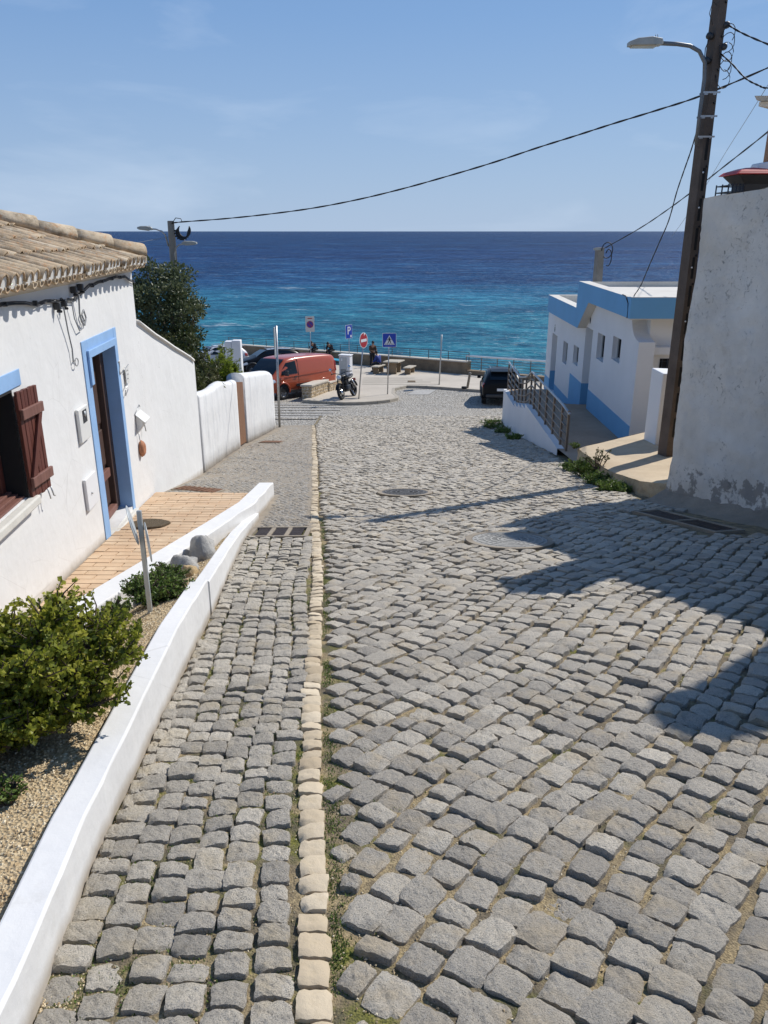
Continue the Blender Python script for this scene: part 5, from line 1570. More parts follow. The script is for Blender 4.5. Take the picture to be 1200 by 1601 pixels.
for w in (W1, W2, W3, W4):
    dp = .13 if w in (W1, W2) else .15
    m2 = MB(); m2.box(w[0], w[1], -dp - .03, -dp, w[2], w[3], 0, WW); wo = obj('window', m2, 'dark_pane', wc)
    m2 = MB()
    for a, b, c, d in ((w[0], w[0] + .05, w[2], w[3]), (w[1] - .05, w[1], w[2], w[3]), (w[0] + .0505, w[1] - .0505, w[2], w[2] + .05), (w[0] + .0505, w[1] - .0505, w[3] - .05, w[3])):
        m2.box(a, b, -dp + .0005, -dp + .025, c, d, 0, WW)
    obj('frame', m2, 'plate_grey', wo)
for yy, zz in ((22.5, -2.33), (27.95, -3.2)):      # small pictogram over each door
    m2 = MB(); m2.lathe([(0, 0), (.028, 0), (.028, .006), (0, .006)], 10, Matrix.Translation(Vector(WW(yy, .003, zz + .10))) @ WN.to_track_quat('Z', 'Y').to_matrix().to_4x4())
    m2.hexa([WW(yy - .04, .003, zz + .05), WW(yy + .04, .003, zz + .05), WW(yy + .055, .003, zz - .06), WW(yy + .02, .003, zz - .12), WW(yy - .02, .003, zz - .12), WW(yy - .055, .003, zz - .06)], [WW(yy - .04, .009, zz + .05), WW(yy + .04, .009, zz + .05), WW(yy + .055, .009, zz - .06), WW(yy + .02, .009, zz - .12), WW(yy - .02, .009, zz - .12), WW(yy - .055, .009, zz - .06)])
    obj('door_pictogram', m2, 'sign_black', wc)
m2 = MB(); m2.box(6.22, 7.3, 17.700, 17.719, -3.5, -2.70); gr = obj('window', m2, 'dark_in', wc)
m2 = MB()
for k in range(9): m2.tube([(6.26 + .12 * k, 17.675, -3.5), (6.26 + .12 * k, 17.675, -2.70)], .011, 6)
for k in range(6): m2.tube([(6.22, 17.688, -2.76 - .13 * k), (7.3, 17.688, -2.76 - .13 * k)], .009, 6)
obj('grille', m2, 'plastic_dark', gr)
m2 = MB(); m2.tube([WW(18.3, .26, -1.35), WW(18.0, .264, -1.36), WW(17.75, .262, -1.5), WW(17.72, .262, -1.81)], .012, 6); obj('conduit', m2, 'cable', wc)
mb = MB()
mb.hexa([(5.13, 14.35, -4.0), (5.75, 14.45, -4.0), (5.75, 15.1, -4.0), (5.13, 15.0, -4.0)], [(5.13, 14.35, -2.46), (5.75, 14.45, -2.50), (5.75, 15.1, -2.50), (5.13, 15.0, -2.46)])
tag(obj('meter_pillar', mb, 'white_clean', bevel=0.02), 'short white masonry pillar behind the dark utility pole on the platform', 'pillar')

# ------------------------------------------------------------------ poles, lamps, cables
def lamp_head(parent, p, d, L=0.55, W=0.20, Hh=0.09, local=False):
    """street lamp head: tip at p + d*L"""
    p, d = Vector(p), Vector(d).normalized(); s = Vector((0, 0, 1)).cross(d).normalized(); u = d.cross(s)
    rings = []
    for t, w, h0, h1 in ((0, .35, -.25, .25), (.06, .7, -.4, .55), (.35, 1, -.45, .75), (.75, 1, -.45, .6), (1.0, .75, -.4, .2)):
        rings.append([p + d * (L * t) + s * (W / 2 * w * a) + u * (Hh * (h0 if b < 0 else h1) * (1 if abs(a) > .9 else 1.25 if b > 0 else 1)) for a, b in ((-1, -1), (1, -1), (1, 1), (.45, 1), (-.45, 1), (-1, 1))])
    m = MB(); m.loft(rings, 0, True, False); hd = obj('lamp_head', m, 'lamp_grey', parent, local=local, bevel=0.006)
    m = MB(); m.hexa([p + d * (L * .22) + s * (W * a) + u * (-Hh * .47) for a in (-.38, .38)] + [p + d * (L * .92) + s * (W * a) + u * (-Hh * .47) for a in (.36, -.36)],
                     [p + d * (L * .22) + s * (W * a) + u * (-Hh * .68) for a in (-.34, .34)] + [p + d * (L * .9) + s * (W * a) + u * (-Hh * .62) for a in (.32, -.32)])
    obj('lens', m, 'lamp_lens', hd, local=local)
    m = MB()
    for k in (0.16, 0.22): m.tube([p + d * (L * k) + u * Hh * .8, p + d * (L * k) + u * Hh * 1.3], .006, 5)
    obj('sensor', m, 'steel', hd, local=local)
def concrete_pole(pole, base, top, w0, w1, mat, rz=0.0):
    b, t = Vector(base), Vector(top)
    ca, sa = math.cos(rz), math.sin(rz)
    def ring(c, w, dd): return [c + Vector((x * ca - y * sa, x * sa + y * ca, 0)) for x, y in ((-w / 2, -dd / 2), (w / 2, -dd / 2), (w / 2, dd / 2), (-w / 2, dd / 2))]
    m = MB(); m.loft([ring(b, w0, w0 * 1.45), ring(b.lerp(t, .5), (w0 + w1) / 2, (w0 + w1) * .72), ring(t, w1, w1 * 1.4)], 0, True, False)
    return obj('shaft', m, mat, pole, bevel=0.008)
PB, PT = Vector((4.99, 13.32, -3.75)), Vector((4.93, 13.32, 3.42))
pole = thing('utility_pole', 'tall dark utility pole with a curved lamp arm at the corner of the peeling wall', 'utility pole', PB)
sh = concrete_pole(pole, PB, PT, 0.185, 0.135, 'dark_pole', R(14))
fx = lambda z: PB.lerp(PT, (z - PB.z) / (PT.z - PB.z))
m = MB()
for k in range(15):
    z = -3.2 + k * 0.44; c = fx(z); w = lerp(.185, .135, (z - PB.z) / (PT.z - PB.z))
    fr_ = Matrix.Translation(c) @ Matrix.Rotation(R(14), 4, 'Z')
    d2 = w * 0.72
    if z < 1.25:
        m2 = MB(); m2.hexa([fr_ @ Vector(q) for q in ((-.022, -d2 - .004, -.165), (.022, -d2 - .004, -.165), (.022, -d2 - .004, .165), (-.022, -d2 - .004, .165))], [fr_ @ Vector(q) for q in ((-.022, -d2 + .03, -.165), (.022, -d2 + .03, -.165), (.022, -d2 + .03, .165), (-.022, -d2 + .03, .165))])
        obj('recess', m2, 'dark_in', sh)
    m.lathe([(0, -.004), (.018, -.004), (.018, .01), (0, .01)], 8, fr_ @ Matrix.Translation((.03, -d2 - .002, .19)) @ Matrix.Rotation(R(90), 4, 'X'))
hp_ = obj('bolt_holes', m, 'dark_in', sh); hp_['kind'] = 'stuff'
m = MB()
for z in (0.35, 0.86, -0.55, -1.4): 
    c = fx(z); m.lathe([(0, 0), (.013, 0), (.013, .012), (0, .012)], 8, Matrix.Translation(c + Vector((.0, -.14, 0))) @ Matrix.Rotation(R(90), 4, 'X'))
obj('bolt', m, 'sign_white', sh)
arm = MB()
ap = [Vector((4.80, 13.20, 1.25)), Vector((4.795, 13.2, 1.7)), Vector((4.80, 13.2, 2.15)), Vector((4.77, 13.18, 2.36)), Vector((4.66, 13.15, 2.50)), Vector((4.50, 13.12, 2.565)), Vector((4.30, 13.10, 2.585)), Vector((4.06, 13.08, 2.59))]
arm.tube(ap, .029, 10); ao = obj('lamp_arm', arm, 'arm_grey', pole)
lamp_head(pole, (4.08, 13.08, 2.595), (-1, -.02, -.02), 0.50, 0.22, 0.085)
for z in (1.35, 1.63, 1.95):
    for dy in (-.14, .02):
        m = MB(); m.box(4.765, 5.015, 13.2 + dy, 13.2 + dy + .012, z - .012, z + .012); obj('clamp', m, 'steel', pole)
m = MB()
for z, s in ((2.86, 1), (2.72, -1), (2.58, 1), (2.4, -1)):
    c = fx(z); m.lathe([(0, -.05), (.035, -.05), (.05, -.01), (.05, .03), (.03, .05), (0, .055)], 8, Matrix.Translation(c + Vector((.11 * s, -.06, 0))) @ Matrix.Rotation(R(70 * s), 4, 'Y'))
obj('insulator', m, 'plastic_dark', pole)
m = MB()
rr_ = np.random.default_rng(4)
for k in range(7):
    c = fx(2.75 - .09 * k) + Vector((.13, -.10, 0)); a0 = rr_.uniform(0, 6)
    m.tube([c + Vector((.10 * math.cos(a0 + t) + .05 * t / 6 * rr_.uniform(.5, 1), -.03 * math.sin(t), .16 * math.sin(a0 + t) - .02 * t)) for t in np.linspace(0, 4.6, 12)], .006, 5)
m.tube([fx(2.75) + Vector((-.10, -.1, .0)), fx(2.55) + Vector((-.17, -.1, 0)), fx(2.2) + Vector((-.16, -.1, 0)), fx(1.9) + Vector((-.13, -.1, 0))], .007, 5)
m.tube([fx(3.1) + Vector((-.07, -.1, 0)), fx(3.15) + Vector((-.14, -.1, 0)), fx(3.0) + Vector((-.17, -.1, 0)), fx(2.85) + Vector((-.1, -.1, 0))], .005, 5)
obj('wire_tangle', m, 'cable', pole)

LP0, LP1 = Vector((-6.28, 24.2, -6.3)), Vector((-6.20, 24.2, 0.285))
lp = thing('utility_pole', 'grey concrete utility pole with two lamp arms rising out of the olive tree', 'utility pole', LP0)
concrete_pole(lp, LP0, LP1, 0.26, 0.17, 'concrete_pole', R(20))
m = MB(); m.tube([(-6.30, 24.1, -.42), (-6.36, 24.08, -.10), (-6.44, 24.05, .0), (-6.60, 24.02, .055), (-6.72, 24.0, .06)], .022, 8); obj('lamp_arm', m, 'steel', lp)
lamp_head(lp, (-6.70, 24.0, .055), (-1, -.02, .10), 0.42, 0.17, 0.08)
m = MB(); m.tube([(-6.13, 24.08, -1.5), (-6.13, 24.06, -.62), (-6.08, 24.05, -.46), (-5.98, 24.02, -.375), (-5.86, 24.0, -.345)], .022, 8); obj('lamp_arm', m, 'steel', lp)
lamp_head(lp, (-5.88, 24.0, -.345), (1, -.02, .06), 0.44, 0.17, 0.075)
m = MB()
for k in range(5):
    m.tube([Vector((-5.84 + .17 * math.cos(t) + .02 * k, 23.95, -.02 + .19 * math.sin(t) + .012 * k)) for t in np.linspace(2.9 - .1 * k, 6.4 + .12 * k, 16)], .018, 6)
for k in range(9):
    t = 3.0 + k * .37; m.lathe([(0, -.02), (.04, -.02), (.04, .03), (0, .03)], 7, Matrix.Translation((-5.84 + .19 * math.cos(t), 23.93, -.02 + .21 * math.sin(t))))
m.tube([(-6.15, 24.1, .2), (-6.0, 24, .36), (-5.85, 24, .34), (-5.82, 24, .24)], .012, 5)
obj('cable_loop', m, 'cable', lp)
m = MB(); m.tube([(-6.32, 24.0, -.9), (-6.33, 23.2, -1.6), (-6.31, 22.2, -2.3), (-6.45, 21.4, -2.75), (-6.7, 21.0, -2.85)], .014, 6); obj('hanging_wire', m, 'cable_grey', lp)
rp = thing('utility_pole', 'short-looking concrete pole rising behind the roof of the blue and white building', 'utility pole', (8.76, 33.2, -7.4))
concrete_pole(rp, (8.82, 33.2, -7.4), (8.70, 33.2, -0.62), 0.34, 0.24, 'concrete_pole', R(10))
m = MB(); m.tube([Vector((8.95 + .22 * math.cos(t), 33.0, -.72 + .3 * math.sin(t))) for t in np.linspace(-2.2, 3.2, 18)], .02, 6)
m.tube([Vector((9.02 + .13 * math.cos(t), 33.0, -1.0 + .32 * math.sin(t))) for t in np.linspace(-2.0, 2.6, 14)], .02, 6); obj('cable_loop', m, 'cable', rp)
m = MB(); m.box(8.42, 8.68, 33.0, 33.1, -.72, -.64); obj('bracket', m, 'lamp_grey', rp)
def cable(pts, r, label, mat='cable', twist=False):
    P = [Vector(p) for p in pts]; m = MB()
    fine = []
    for i in range(len(P) - 1):                      # Catmull-Rom through the sag
        p0, p1, p2, p3 = P[max(0, i - 1)], P[i], P[i + 1], P[min(len(P) - 1, i + 2)]
        for k in range(8):
            t = k / 8
            fine.append(0.5 * ((2 * p1) + (p2 - p0) * t + (2 * p0 - 5 * p1 + 4 * p2 - p3) * t * t + (3 * p1 - p0 - 3 * p2 + p3) * t ** 3))
    fine.append(P[-1])
    if twist:
        for ph in (0, math.pi):
            m.tube([p + Vector((0, math.cos(i * .9 + ph), math.sin(i * .9 + ph))) * r * .8 for i, p in enumerate(fine)], r, 6)
    else: m.tube(fine, r, 6)
    return tag(obj('overhead_cable', m, mat), label, 'cable')
cable([(-6.13, 24.1, .22), (-5.85, 24.0, 0.25), (-4.49, 23.42, 0.33), (-3.15, 22.82, 0.44), (-1.87, 22.22, 0.58), (-0.66, 21.62, 0.77), (0.48, 21.02, 1.0), (1.54, 20.42, 1.25), (2.53, 19.81, 1.5), (3.44, 19.21, 1.76), (4.16, 18.7, 1.95), (4.83, 18.18, 2.13), (5.55, 17.58, 2.31), (6.17, 17.0, 2.48), (6.99, 16.12, 2.8), (7.8, 15.0, 3.18)], 0.0115, 'long black overhead cable sagging across the sky from the left pole', twist=True)
cable([(8.84, 33.0, -0.64), (9.26, 30.06, 0.1), (9.4, 27.92, 0.63), (9.38, 25.51, 1.17), (9.2, 23.1, 1.63), (8.61, 19.35, 2.1), (7.11, 14.0, 2.31)], 0.013, 'black overhead cable rising right from the pole behind the blue and white building', twist=True)
cable([(5.64, 18.2, -1.36), (5.61, 17.7, -1.1), (5.55, 17.1, -0.67), (5.47, 16.41, -0.22), (5.37, 15.71, 0.19), (5.25, 15.11, 0.66), (5.14, 14.55, 0.99), (5.05, 14.09, 1.25), (4.94, 13.62, 1.53), (4.83, 13.3, 1.73)], .009, 'black service cable hanging from the dark pole to the blue parapet', twist=True)
cable([(5.05, 13.25, 2.87), (5.12, 12.8, 2.66), (5.2, 12.08, 2.38), (5.23, 11.0, 2.01)], .0085, 'upper black cable leaving the dark pole for the right edge', twist=True)
cable([(5.0, 13.25, 2.5), (5.1, 12.97, 2.3), (5.19, 12.66, 2.07), (5.26, 12.35, 1.93), (5.3, 12.12, 1.86), (5.36, 11.5, 1.80)], .008, 'lower slack cable drooping from the dark pole to the right edge', twist=True)
cable([(10.44, 30.0, -0.18), (9.85, 26.61, 0.79), (8.82, 22.24, 1.82), (7.86, 18.85, 2.25), (6.23, 14.0, 2.4)], .006, 'thin pale wire slanting up beside the dark pole', 'cable_grey')
cable([(-6.25, 24.2, -.15), (-8.0, 22, -.45), (-10.5, 19, -.35)], .007, 'thin pale wire running left from the concrete pole over the roof', 'cable_grey')

# ------------------------------------------------------------------ plants
def leaf_mesh(name, P, D, size, mat, parent=None, seed=1, shade=None, fold=0.25, aspect=0.55):
    """P leaf bases, D directions; each leaf a 4-point blade folded along its rib (2 triangles x2)"""
    r = np.random.default_rng(seed); n = len(P)
    D = D / (np.linalg.norm(D, axis=1, keepdims=True) + 1e-9)
    rv = r.normal(0, 1, (n, 3)); S = np.cross(D, rv); S /= (np.linalg.norm(S, axis=1, keepdims=True) + 1e-9)
    N = np.cross(D, S)
    L = size * r.uniform(0.6, 1.25, (n, 1)); W = L * aspect
    a = P; b = P + D * L * .5 + S * W * .5 + N * W * fold; c = P + D * L; d = P + D * L * .5 - S * W * .5 + N * W * fold
    V = np.stack([a, b, c, d], 1).reshape(-1, 3)
    F = np.arange(n)[:, None] * 4
    F = np.concatenate([F + [0, 1, 2], F + [0, 2, 3]], 0)
    sh = np.repeat(np.clip((r.beta(2, 2, n) if shade is None else shade), 0, 1), 4)
    o = np_mesh(name, V, F, mat, parent, sh)
    return o
def twiggy(base, spread, height, n_stem, n_twig, n_leaf, seed, up=0.8, leaf_gap=0.5, stem_r=0.012, lean=(0, 0), twig_len=(.16, .36)):
    """branching skeleton -> (tube list, leaf bases, leaf directions, shade)"""
    r = np.random.default_rng(seed); tubes, P, D, S = [], [], [], []
    for i in range(n_stem):
        a = 2 * math.pi * (i + r.uniform(-.4, .4)) / n_stem; rad = spread * math.sqrt(r.uniform(.04, 1))
        tip = np.array(base) + (math.cos(a) * rad + lean[0] * height, math.sin(a) * rad * .9 + lean[1] * height, height * r.uniform(.55, 1.0) * (1 - .45 * (rad / spread) ** 2))
        mid = (np.array(base) + tip) / 2 + r.normal(0, spread * .10, 3)
        pts = [np.array(base) + (math.cos(a) * .03, math.sin(a) * .03, 0), mid, tip]
        tubes.append((pts, [stem_r, stem_r * .7, stem_r * .3]))
        for j in range(n_twig):
            t = r.uniform(.30, 1.0); o = (pts[0] * (1 - t) ** 2 + 2 * t * (1 - t) * mid + t * t * tip)
            dv = r.normal(0, 1, 3); dv[2] = abs(dv[2]) * up; dv += np.array((math.cos(a), math.sin(a), .4)) * .6; dv /= np.linalg.norm(dv)
            ln = spread * r.uniform(*twig_len)
            e = o + dv * ln
            tubes.append(([o, o + dv * ln * .55 + r.normal(0, .01, 3), e], [stem_r * .4, stem_r * .3, stem_r * .15]))
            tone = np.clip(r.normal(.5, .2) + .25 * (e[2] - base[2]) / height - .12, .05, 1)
            for k in range(n_leaf):
                q = leaf_gap * .3 + (1 - leaf_gap * .3) * (k / n_leaf); p = o + (e - o) * q
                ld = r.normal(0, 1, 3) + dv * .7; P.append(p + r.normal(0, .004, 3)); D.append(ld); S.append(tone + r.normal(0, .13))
    return tubes, np.array(P), np.array(D), np.array(S)
def plant(name, label, cat, base, spread, height, ns, nt, nl, size, mat, seed, group=None, aspect=.55, up=.8, stem_r=.012, lean=(0, 0), fold=.25):
    t = thing(name, label, cat, base, 0, group)
    tubes, P, D, S = twiggy(base, spread, height, ns, nt, nl, seed, up, .5, stem_r, lean)
    m = MB()
    for pts, rr in tubes: m.tube(pts, rr, 5, caps=False)
    obj('stems', m, 'twig', t, recalc=False)
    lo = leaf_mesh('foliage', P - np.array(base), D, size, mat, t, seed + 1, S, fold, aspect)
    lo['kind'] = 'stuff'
    return t
bx, by = -1.54, 2.80
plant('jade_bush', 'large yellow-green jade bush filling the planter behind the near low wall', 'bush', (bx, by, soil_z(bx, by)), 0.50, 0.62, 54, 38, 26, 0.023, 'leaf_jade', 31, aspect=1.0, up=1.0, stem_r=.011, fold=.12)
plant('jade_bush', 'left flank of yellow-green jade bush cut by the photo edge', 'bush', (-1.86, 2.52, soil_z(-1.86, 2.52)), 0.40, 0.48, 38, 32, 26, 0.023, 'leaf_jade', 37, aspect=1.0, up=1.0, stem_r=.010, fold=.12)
plant('green_herb', 'low green herb at the left photo edge in the tan gravel', 'plant', (-1.36, 2.28, soil_z(-1.36, 2.28)), 0.085, 0.10, 9, 8, 9, 0.018, 'leaf_weed', 41)
plant('green_herb', 'dense green groundcover spreading before the rocks in the planter', 'plant', (-1.52, 4.72, soil_z(-1.52, 4.72)), 0.25, 0.16, 34, 14, 12, 0.026, 'leaf_weed', 43, aspect=.5)
plant('green_herb', 'dark green mound touching the grey rocks in the planter', 'plant', (-1.60, 5.22, soil_z(-1.6, 5.22)), 0.17, 0.19, 26, 12, 12, 0.022, 'leaf_weed', 45, aspect=.5)
plant('green_herb', 'upright green sprig left of the leaning signpost in the planter', 'plant', (-1.72, 4.5, soil_z(-1.72, 4.5)), 0.10, 0.24, 9, 10, 12, 0.024, 'leaf_weed', 47)
def boulder(name, label, c, rx, ry, rz, mat, seed):
    m = MB()
    def fn(u, v):
        th, ph = 2 * math.pi * u, math.pi * (v - .5)
        d = Vector((math.cos(ph) * math.cos(th), math.cos(ph) * math.sin(th), math.sin(ph)))
        k = 1 + .22 * fbm(d.x * 1.4 + seed, d.y * 1.4, d.z * 1.4, 3)
        for nx, ny, nz, lim in ((.8, .2, .5, .72), (-.3, -.8, .5, .74), (.1, .5, .86, .70), (-.8, .4, .3, .76)):
            q = d.x * nx + d.y * ny + d.z * nz
            if q > lim: k *= lim / q * .97 + .03
        return (c[0] + d.x * rx * k, c[1] + d.y * ry * k, c[2] + d.z * rz * k)
    m.grid(fn, 28, 16, 0, True)
    return tag(obj(name, m, mat, recalc=True), label, 'rock')
boulder('rock', 'grey angular boulder, farther of the planter pair', (-1.56, 6.2, soil_z(-1.56, 6.2) + .09), .115, .17, .155, 'rock', 3)
boulder('rock', 'rounded grey boulder, nearer of the planter pair', (-1.60, 5.72, soil_z(-1.60, 5.72) + .06), .125, .14, .105, 'rock', 8)
boulder('rock', 'small ochre stone below the grey boulders in the planter', (-1.50, 5.50, soil_z(-1.5, 5.5) + .03), .065, .075, .05, 'ochre_rock', 5)
# signpost in the planter with two round plates seen from the side
sb = Vector((-1.475, 4.42, soil_z(-1.475, 4.42) - .05)); stp = Vector((-1.455, 4.36, -1.56))
sg = thing('signpost', 'slim leaning post in the planter with two round grey plates seen edge-on', 'signpost', sb)
m = MB(); m.hexa([sb + Vector(q) for q in ((-.014, -.010, 0), (.014, -.010, 0), (.014, .010, 0), (-.014, .010, 0))], [stp + Vector(q) for q in ((-.014, -.010, 0), (.014, -.010, 0), (.014, .010, 0), (-.014, .010, 0))]); obj('post', m, 'plate_grey', sg, bevel=.003)
for dx, dz, ax in ((-.055, -.02, (.93, .30, .20)), (.028, -.13, (.95, .38, .05))):
    q = Vector(ax).normalized()
    m = MB(); m.lathe([(0, -.003), (.12, -.003), (.125, 0), (.12, .003), (0, .003)], 28, Matrix.Translation(stp + Vector((dx, .02, dz - .08))) @ q.to_track_quat('Z', 'Y').to_matrix().to_4x4())
    obj('round_plate', m, 'plate_grey', sg)
# weeds along the right-hand kerb
for i, (x, y, s, h, d) in enumerate(((3.52, 13.9, .25, .22, 'green weeds at the tan platform corner, farthest of that clump'), (3.50, 13.0, .30, .32, 'tall flowering weed growing out of the platform edge'), (3.48, 12.1, .30, .18, 'low green weed mat along the middle of the platform edge'), (3.47, 11.3, .28, .13, 'low green weed mat at the near end of the platform edge'))):
    plant('weed', d, 'weed', (x, y, zs(y) - .03), s, h, 20, 10, 10, .045, 'leaf_weed', 60 + i, aspect=.45)
plant('weed', 'straggly pale weed leaning up over the platform edge', 'weed', (3.62, 12.75, -3.8), .22, .45, 8, 7, 8, .03, 'leaf_shrub', 71, up=1.5)
for i, (x, y, s) in enumerate(((3.98, 22.0, .30), (4.08, 24.6, .40), (4.0, 26.6, .45), (4.2, 28.3, .45))):
    plant('weed', ('small dark weed against the middle of the white ramp wall', 'dark weed against the white ramp wall, just past its middle', 'dark weed tuft near the far end of the white ramp wall', 'dark weed tuft at the far corner of the white ramp wall')[i], 'weed', (x - .2, y, zs(y) - .02), s, .14, 12, 8, 9, .05, 'leaf_weed', 80 + i)
plant('weed', 'tuft of grass at the foot of the white house wall before the annex', 'weed', (3.66, 14.5, -3.92), .10, .14, 8, 6, 8, .03, 'leaf_weed', 90)
bpy.data.objects  # keep linter quiet

def tree(name, label, base, crown_c, rad, n_clump, n_leaf, leaf_s, mat, seed, trunk_r=.12, limbs=9):
    r = np.random.default_rng(seed)
    t = thing(name, label, 'tree', base)
    b, c = np.array(base), np.array(crown_c)
    m = MB()
    fork = b + (c - b) * .45 + r.normal(0, .06, 3)
    m.tube([b, b + (fork - b) * .5 + r.normal(0, .05, 3), fork], [trunk_r, trunk_r * .8, trunk_r * .65], 8)
    P, D, S = [], [], []
    cl = []
    for i in range(n_clump):
        v = r.normal(0, 1, 3); v /= np.linalg.norm(v); v[2] *= .95
        q = c + v * np.array(rad) * r.uniform(.45, 1.0) ** .6
        cl.append(q)
    for i in range(limbs):
        q = cl[int(r.integers(0, n_clump))]
        m.tube([fork, fork + (q - fork) * .5 + r.normal(0, .12, 3), q], [trunk_r * .5, trunk_r * .3, trunk_r * .1], 6)
    obj('trunk', m, 'twig', t, recalc=False)
    for q in cl:
        s = np.array(rad).mean() * r.uniform(.14, .30)
        nn = int(n_leaf * r.uniform(.6, 1.3))
        v = r.normal(0, 1, (nn, 3)); v *= (r.uniform(.2, 1, (nn, 1)) ** .5) / (np.linalg.norm(v, axis=1, keepdims=True))
        P.append(q + v * s * (1.25, 1.25, .9)); D.append(v + r.normal(0, .7, (nn, 3)) + (0, 0, .2)); S.append(np.clip(r.normal(.45, .22) + r.normal(0, .18, nn), 0, 1))
    P, D, S = np.vstack(P), np.vstack(D), np.concatenate(S)
    o = leaf_mesh('crown', P - b, D, leaf_s, mat, t, seed + 1, S); o['kind'] = 'stuff'
    return t
tree('olive_tree', 'dark dense olive tree behind the cottage annex under the concrete pole', (-6.0, 22.6, zs(22.6) - .2), (-6.15, 22.4, -2.25), (1.05, 1.25, 1.55), 120, 130, .105, 'leaf_olive', 101, limbs=16)
tree('olive_tree', 'smaller grey-green tree crowding the end of the sloping annex wall', (-5.5, 21.2, zs(21.2) - .2), (-5.45, 21.2, -3.15), (.55, .8, .85), 44, 110, .10, 'leaf_shrub', 104, .06, 8)
shr = [
 (-4.15, 16.8, .60, 1.35, 'leaf_shrub', 'dry olive-green shrub crowding behind the wavy garden wall', 111, .075),
 (-4.3, 18.3, .60, 1.30, 'leaf_shrub', 'mixed green shrub behind the garden wall near the brown gate', 113, .075),
 (-4.95, 20.0, .70, 1.35, 'leaf_shrub', 'tall brownish-green shrub behind the brown gate', 115, .075),
 (-4.45, 21.3, .48, 1.45, 'leaf_yellow', 'bright yellow-green shrub above the round-topped white wall', 117, .085),
 (-4.75, 24.0, .45, 1.55, 'leaf_yellow', 'yellow-green bush nearest the red-orange van', 119, .085),
 (-5.6, 26.5, .65, 2.1, 'leaf_yellow', 'loose yellow-green bush before the pale masonry blocks', 121, .08),
 (-3.95, 15.2, .52, 1.25, 'leaf_shrub', 'low green shrub in the corner between annex and garden wall', 123, .075),
]
for x, y, s, h, mt, lb_, sd_, ls in shr:
    plant('shrub', lb_, 'shrub', (x, y, zs(y) + .75), s, h + .35, 34, 18, 18, ls, mt, sd_, aspect=.4, stem_r=.014)
mb = MB(); mb.box(-6.42, -6.13, 31.8, 32.2, -8, -4.17); mb.box(-6.11, -5.76, 31.7, 32.1, -8, -4.12)
tag(obj('masonry_block', mb, 'white_clean', bevel=.03), 'pair of pale upright masonry blocks behind the garden shrubs', 'wall')
mb = MB(); mb.hexa([(-8.5, 27.0, -7.5), (-6.6, 27.0, -7.5), (-6.6, 29, -7.5), (-8.5, 29, -7.5)], [(-8.5, 27.0, -4.75), (-6.6, 27.0, -4.75), (-6.6, 29, -4.75), (-8.5, 29, -4.75)])
tag(obj('garden_shed', mb, 'white', bevel=.03), 'white garden outbuilding glimpsed through the dark tree', 'shed')

# ------------------------------------------------------------------ waterfront: paved plaza, kerbs, parapet
KH = 0.12
def zp(y): return zs(y) + KH - 0.03
PLZ = [(-3.75, 35.35), (-2.6, 34.75), (-1.8, 34.45), (-1.0, 34.55), (-0.3, 34.95), (0.25, 35.45), (0.62, 36.1), (0.68, 36.8), (0.50, 38.0), (0.55, 40.2), (1.2, 41.55), (1.9, 41.45), (3.0, 40.85), (4.3, 39.9), (5.5, 39.0), (8.0, 37.2), (11.5, 34.5),
       (12.2, 40.0), (9.1, 43.4), (5.0, 47.95), (2.0, 51.2), (-0.76, 54.3), (-4.2, 58.0), (-7.7, 62), (-14, 68.5), (-16, 60.0), (-8.5, 52.0), (-4.6, 46.0), (-2.35, 41.6), (-2.95, 38.6)]
bm = bmesh.new()
top_v = [bm.verts.new((x, y, zp(y))) for x, y in PLZ]
bm.faces.new(top_v)
bmesh.ops.triangulate(bm, faces=bm.faces)
for _ in range(3): bmesh.ops.subdivide_edges(bm, edges=[e for e in bm.edges if e.calc_length() > 1.2], cuts=1, use_grid_fill=False); bmesh.ops.triangulate(bm, faces=bm.faces)
for v in bm.verts: v.co.z = zp(v.co.y)
me = bpy.data.meshes.new('plaza'); bm.to_mesh(me); bm.free(); me.materials.append(M['plaza'])
plaza = tag(link(bpy.data.objects.new('plaza', me)), kind='structure')
kb = thing('kerb', None, None, (0, 35, zs(35))); kb['kind'] = 'structure'
def kerb_run(a, b):
    a, b = Vector((*a, 0)), Vector((*b, 0)); n = max(1, round((b - a).length / 0.9)); d = (b - a).normalized(); nl = Vector((-d.y, d.x, 0))
    for k in range(n):
        p, q = a.lerp(b, k / n) + d * .006, a.lerp(b, (k + 1) / n) - d * .006
        lo = [(c.x + nl.x * o, c.y + nl.y * o, zs(c.y) - .15) for c, o in ((p, -.03), (q, -.03), (q, .14), (p, .14))]
        hi = [(c.x + nl.x * o, c.y + nl.y * o, zp(c.y) + .008) for c, o in ((p, -.015), (q, -.015), (q, .14), (p, .14))]
        m = MB(); m.hexa(lo, hi); obj('kerb_stone', m, 'kerb_concrete', kb, bevel=.015)
for i in range(16):
    kerb_run(PLZ[i], PLZ[i + 1])
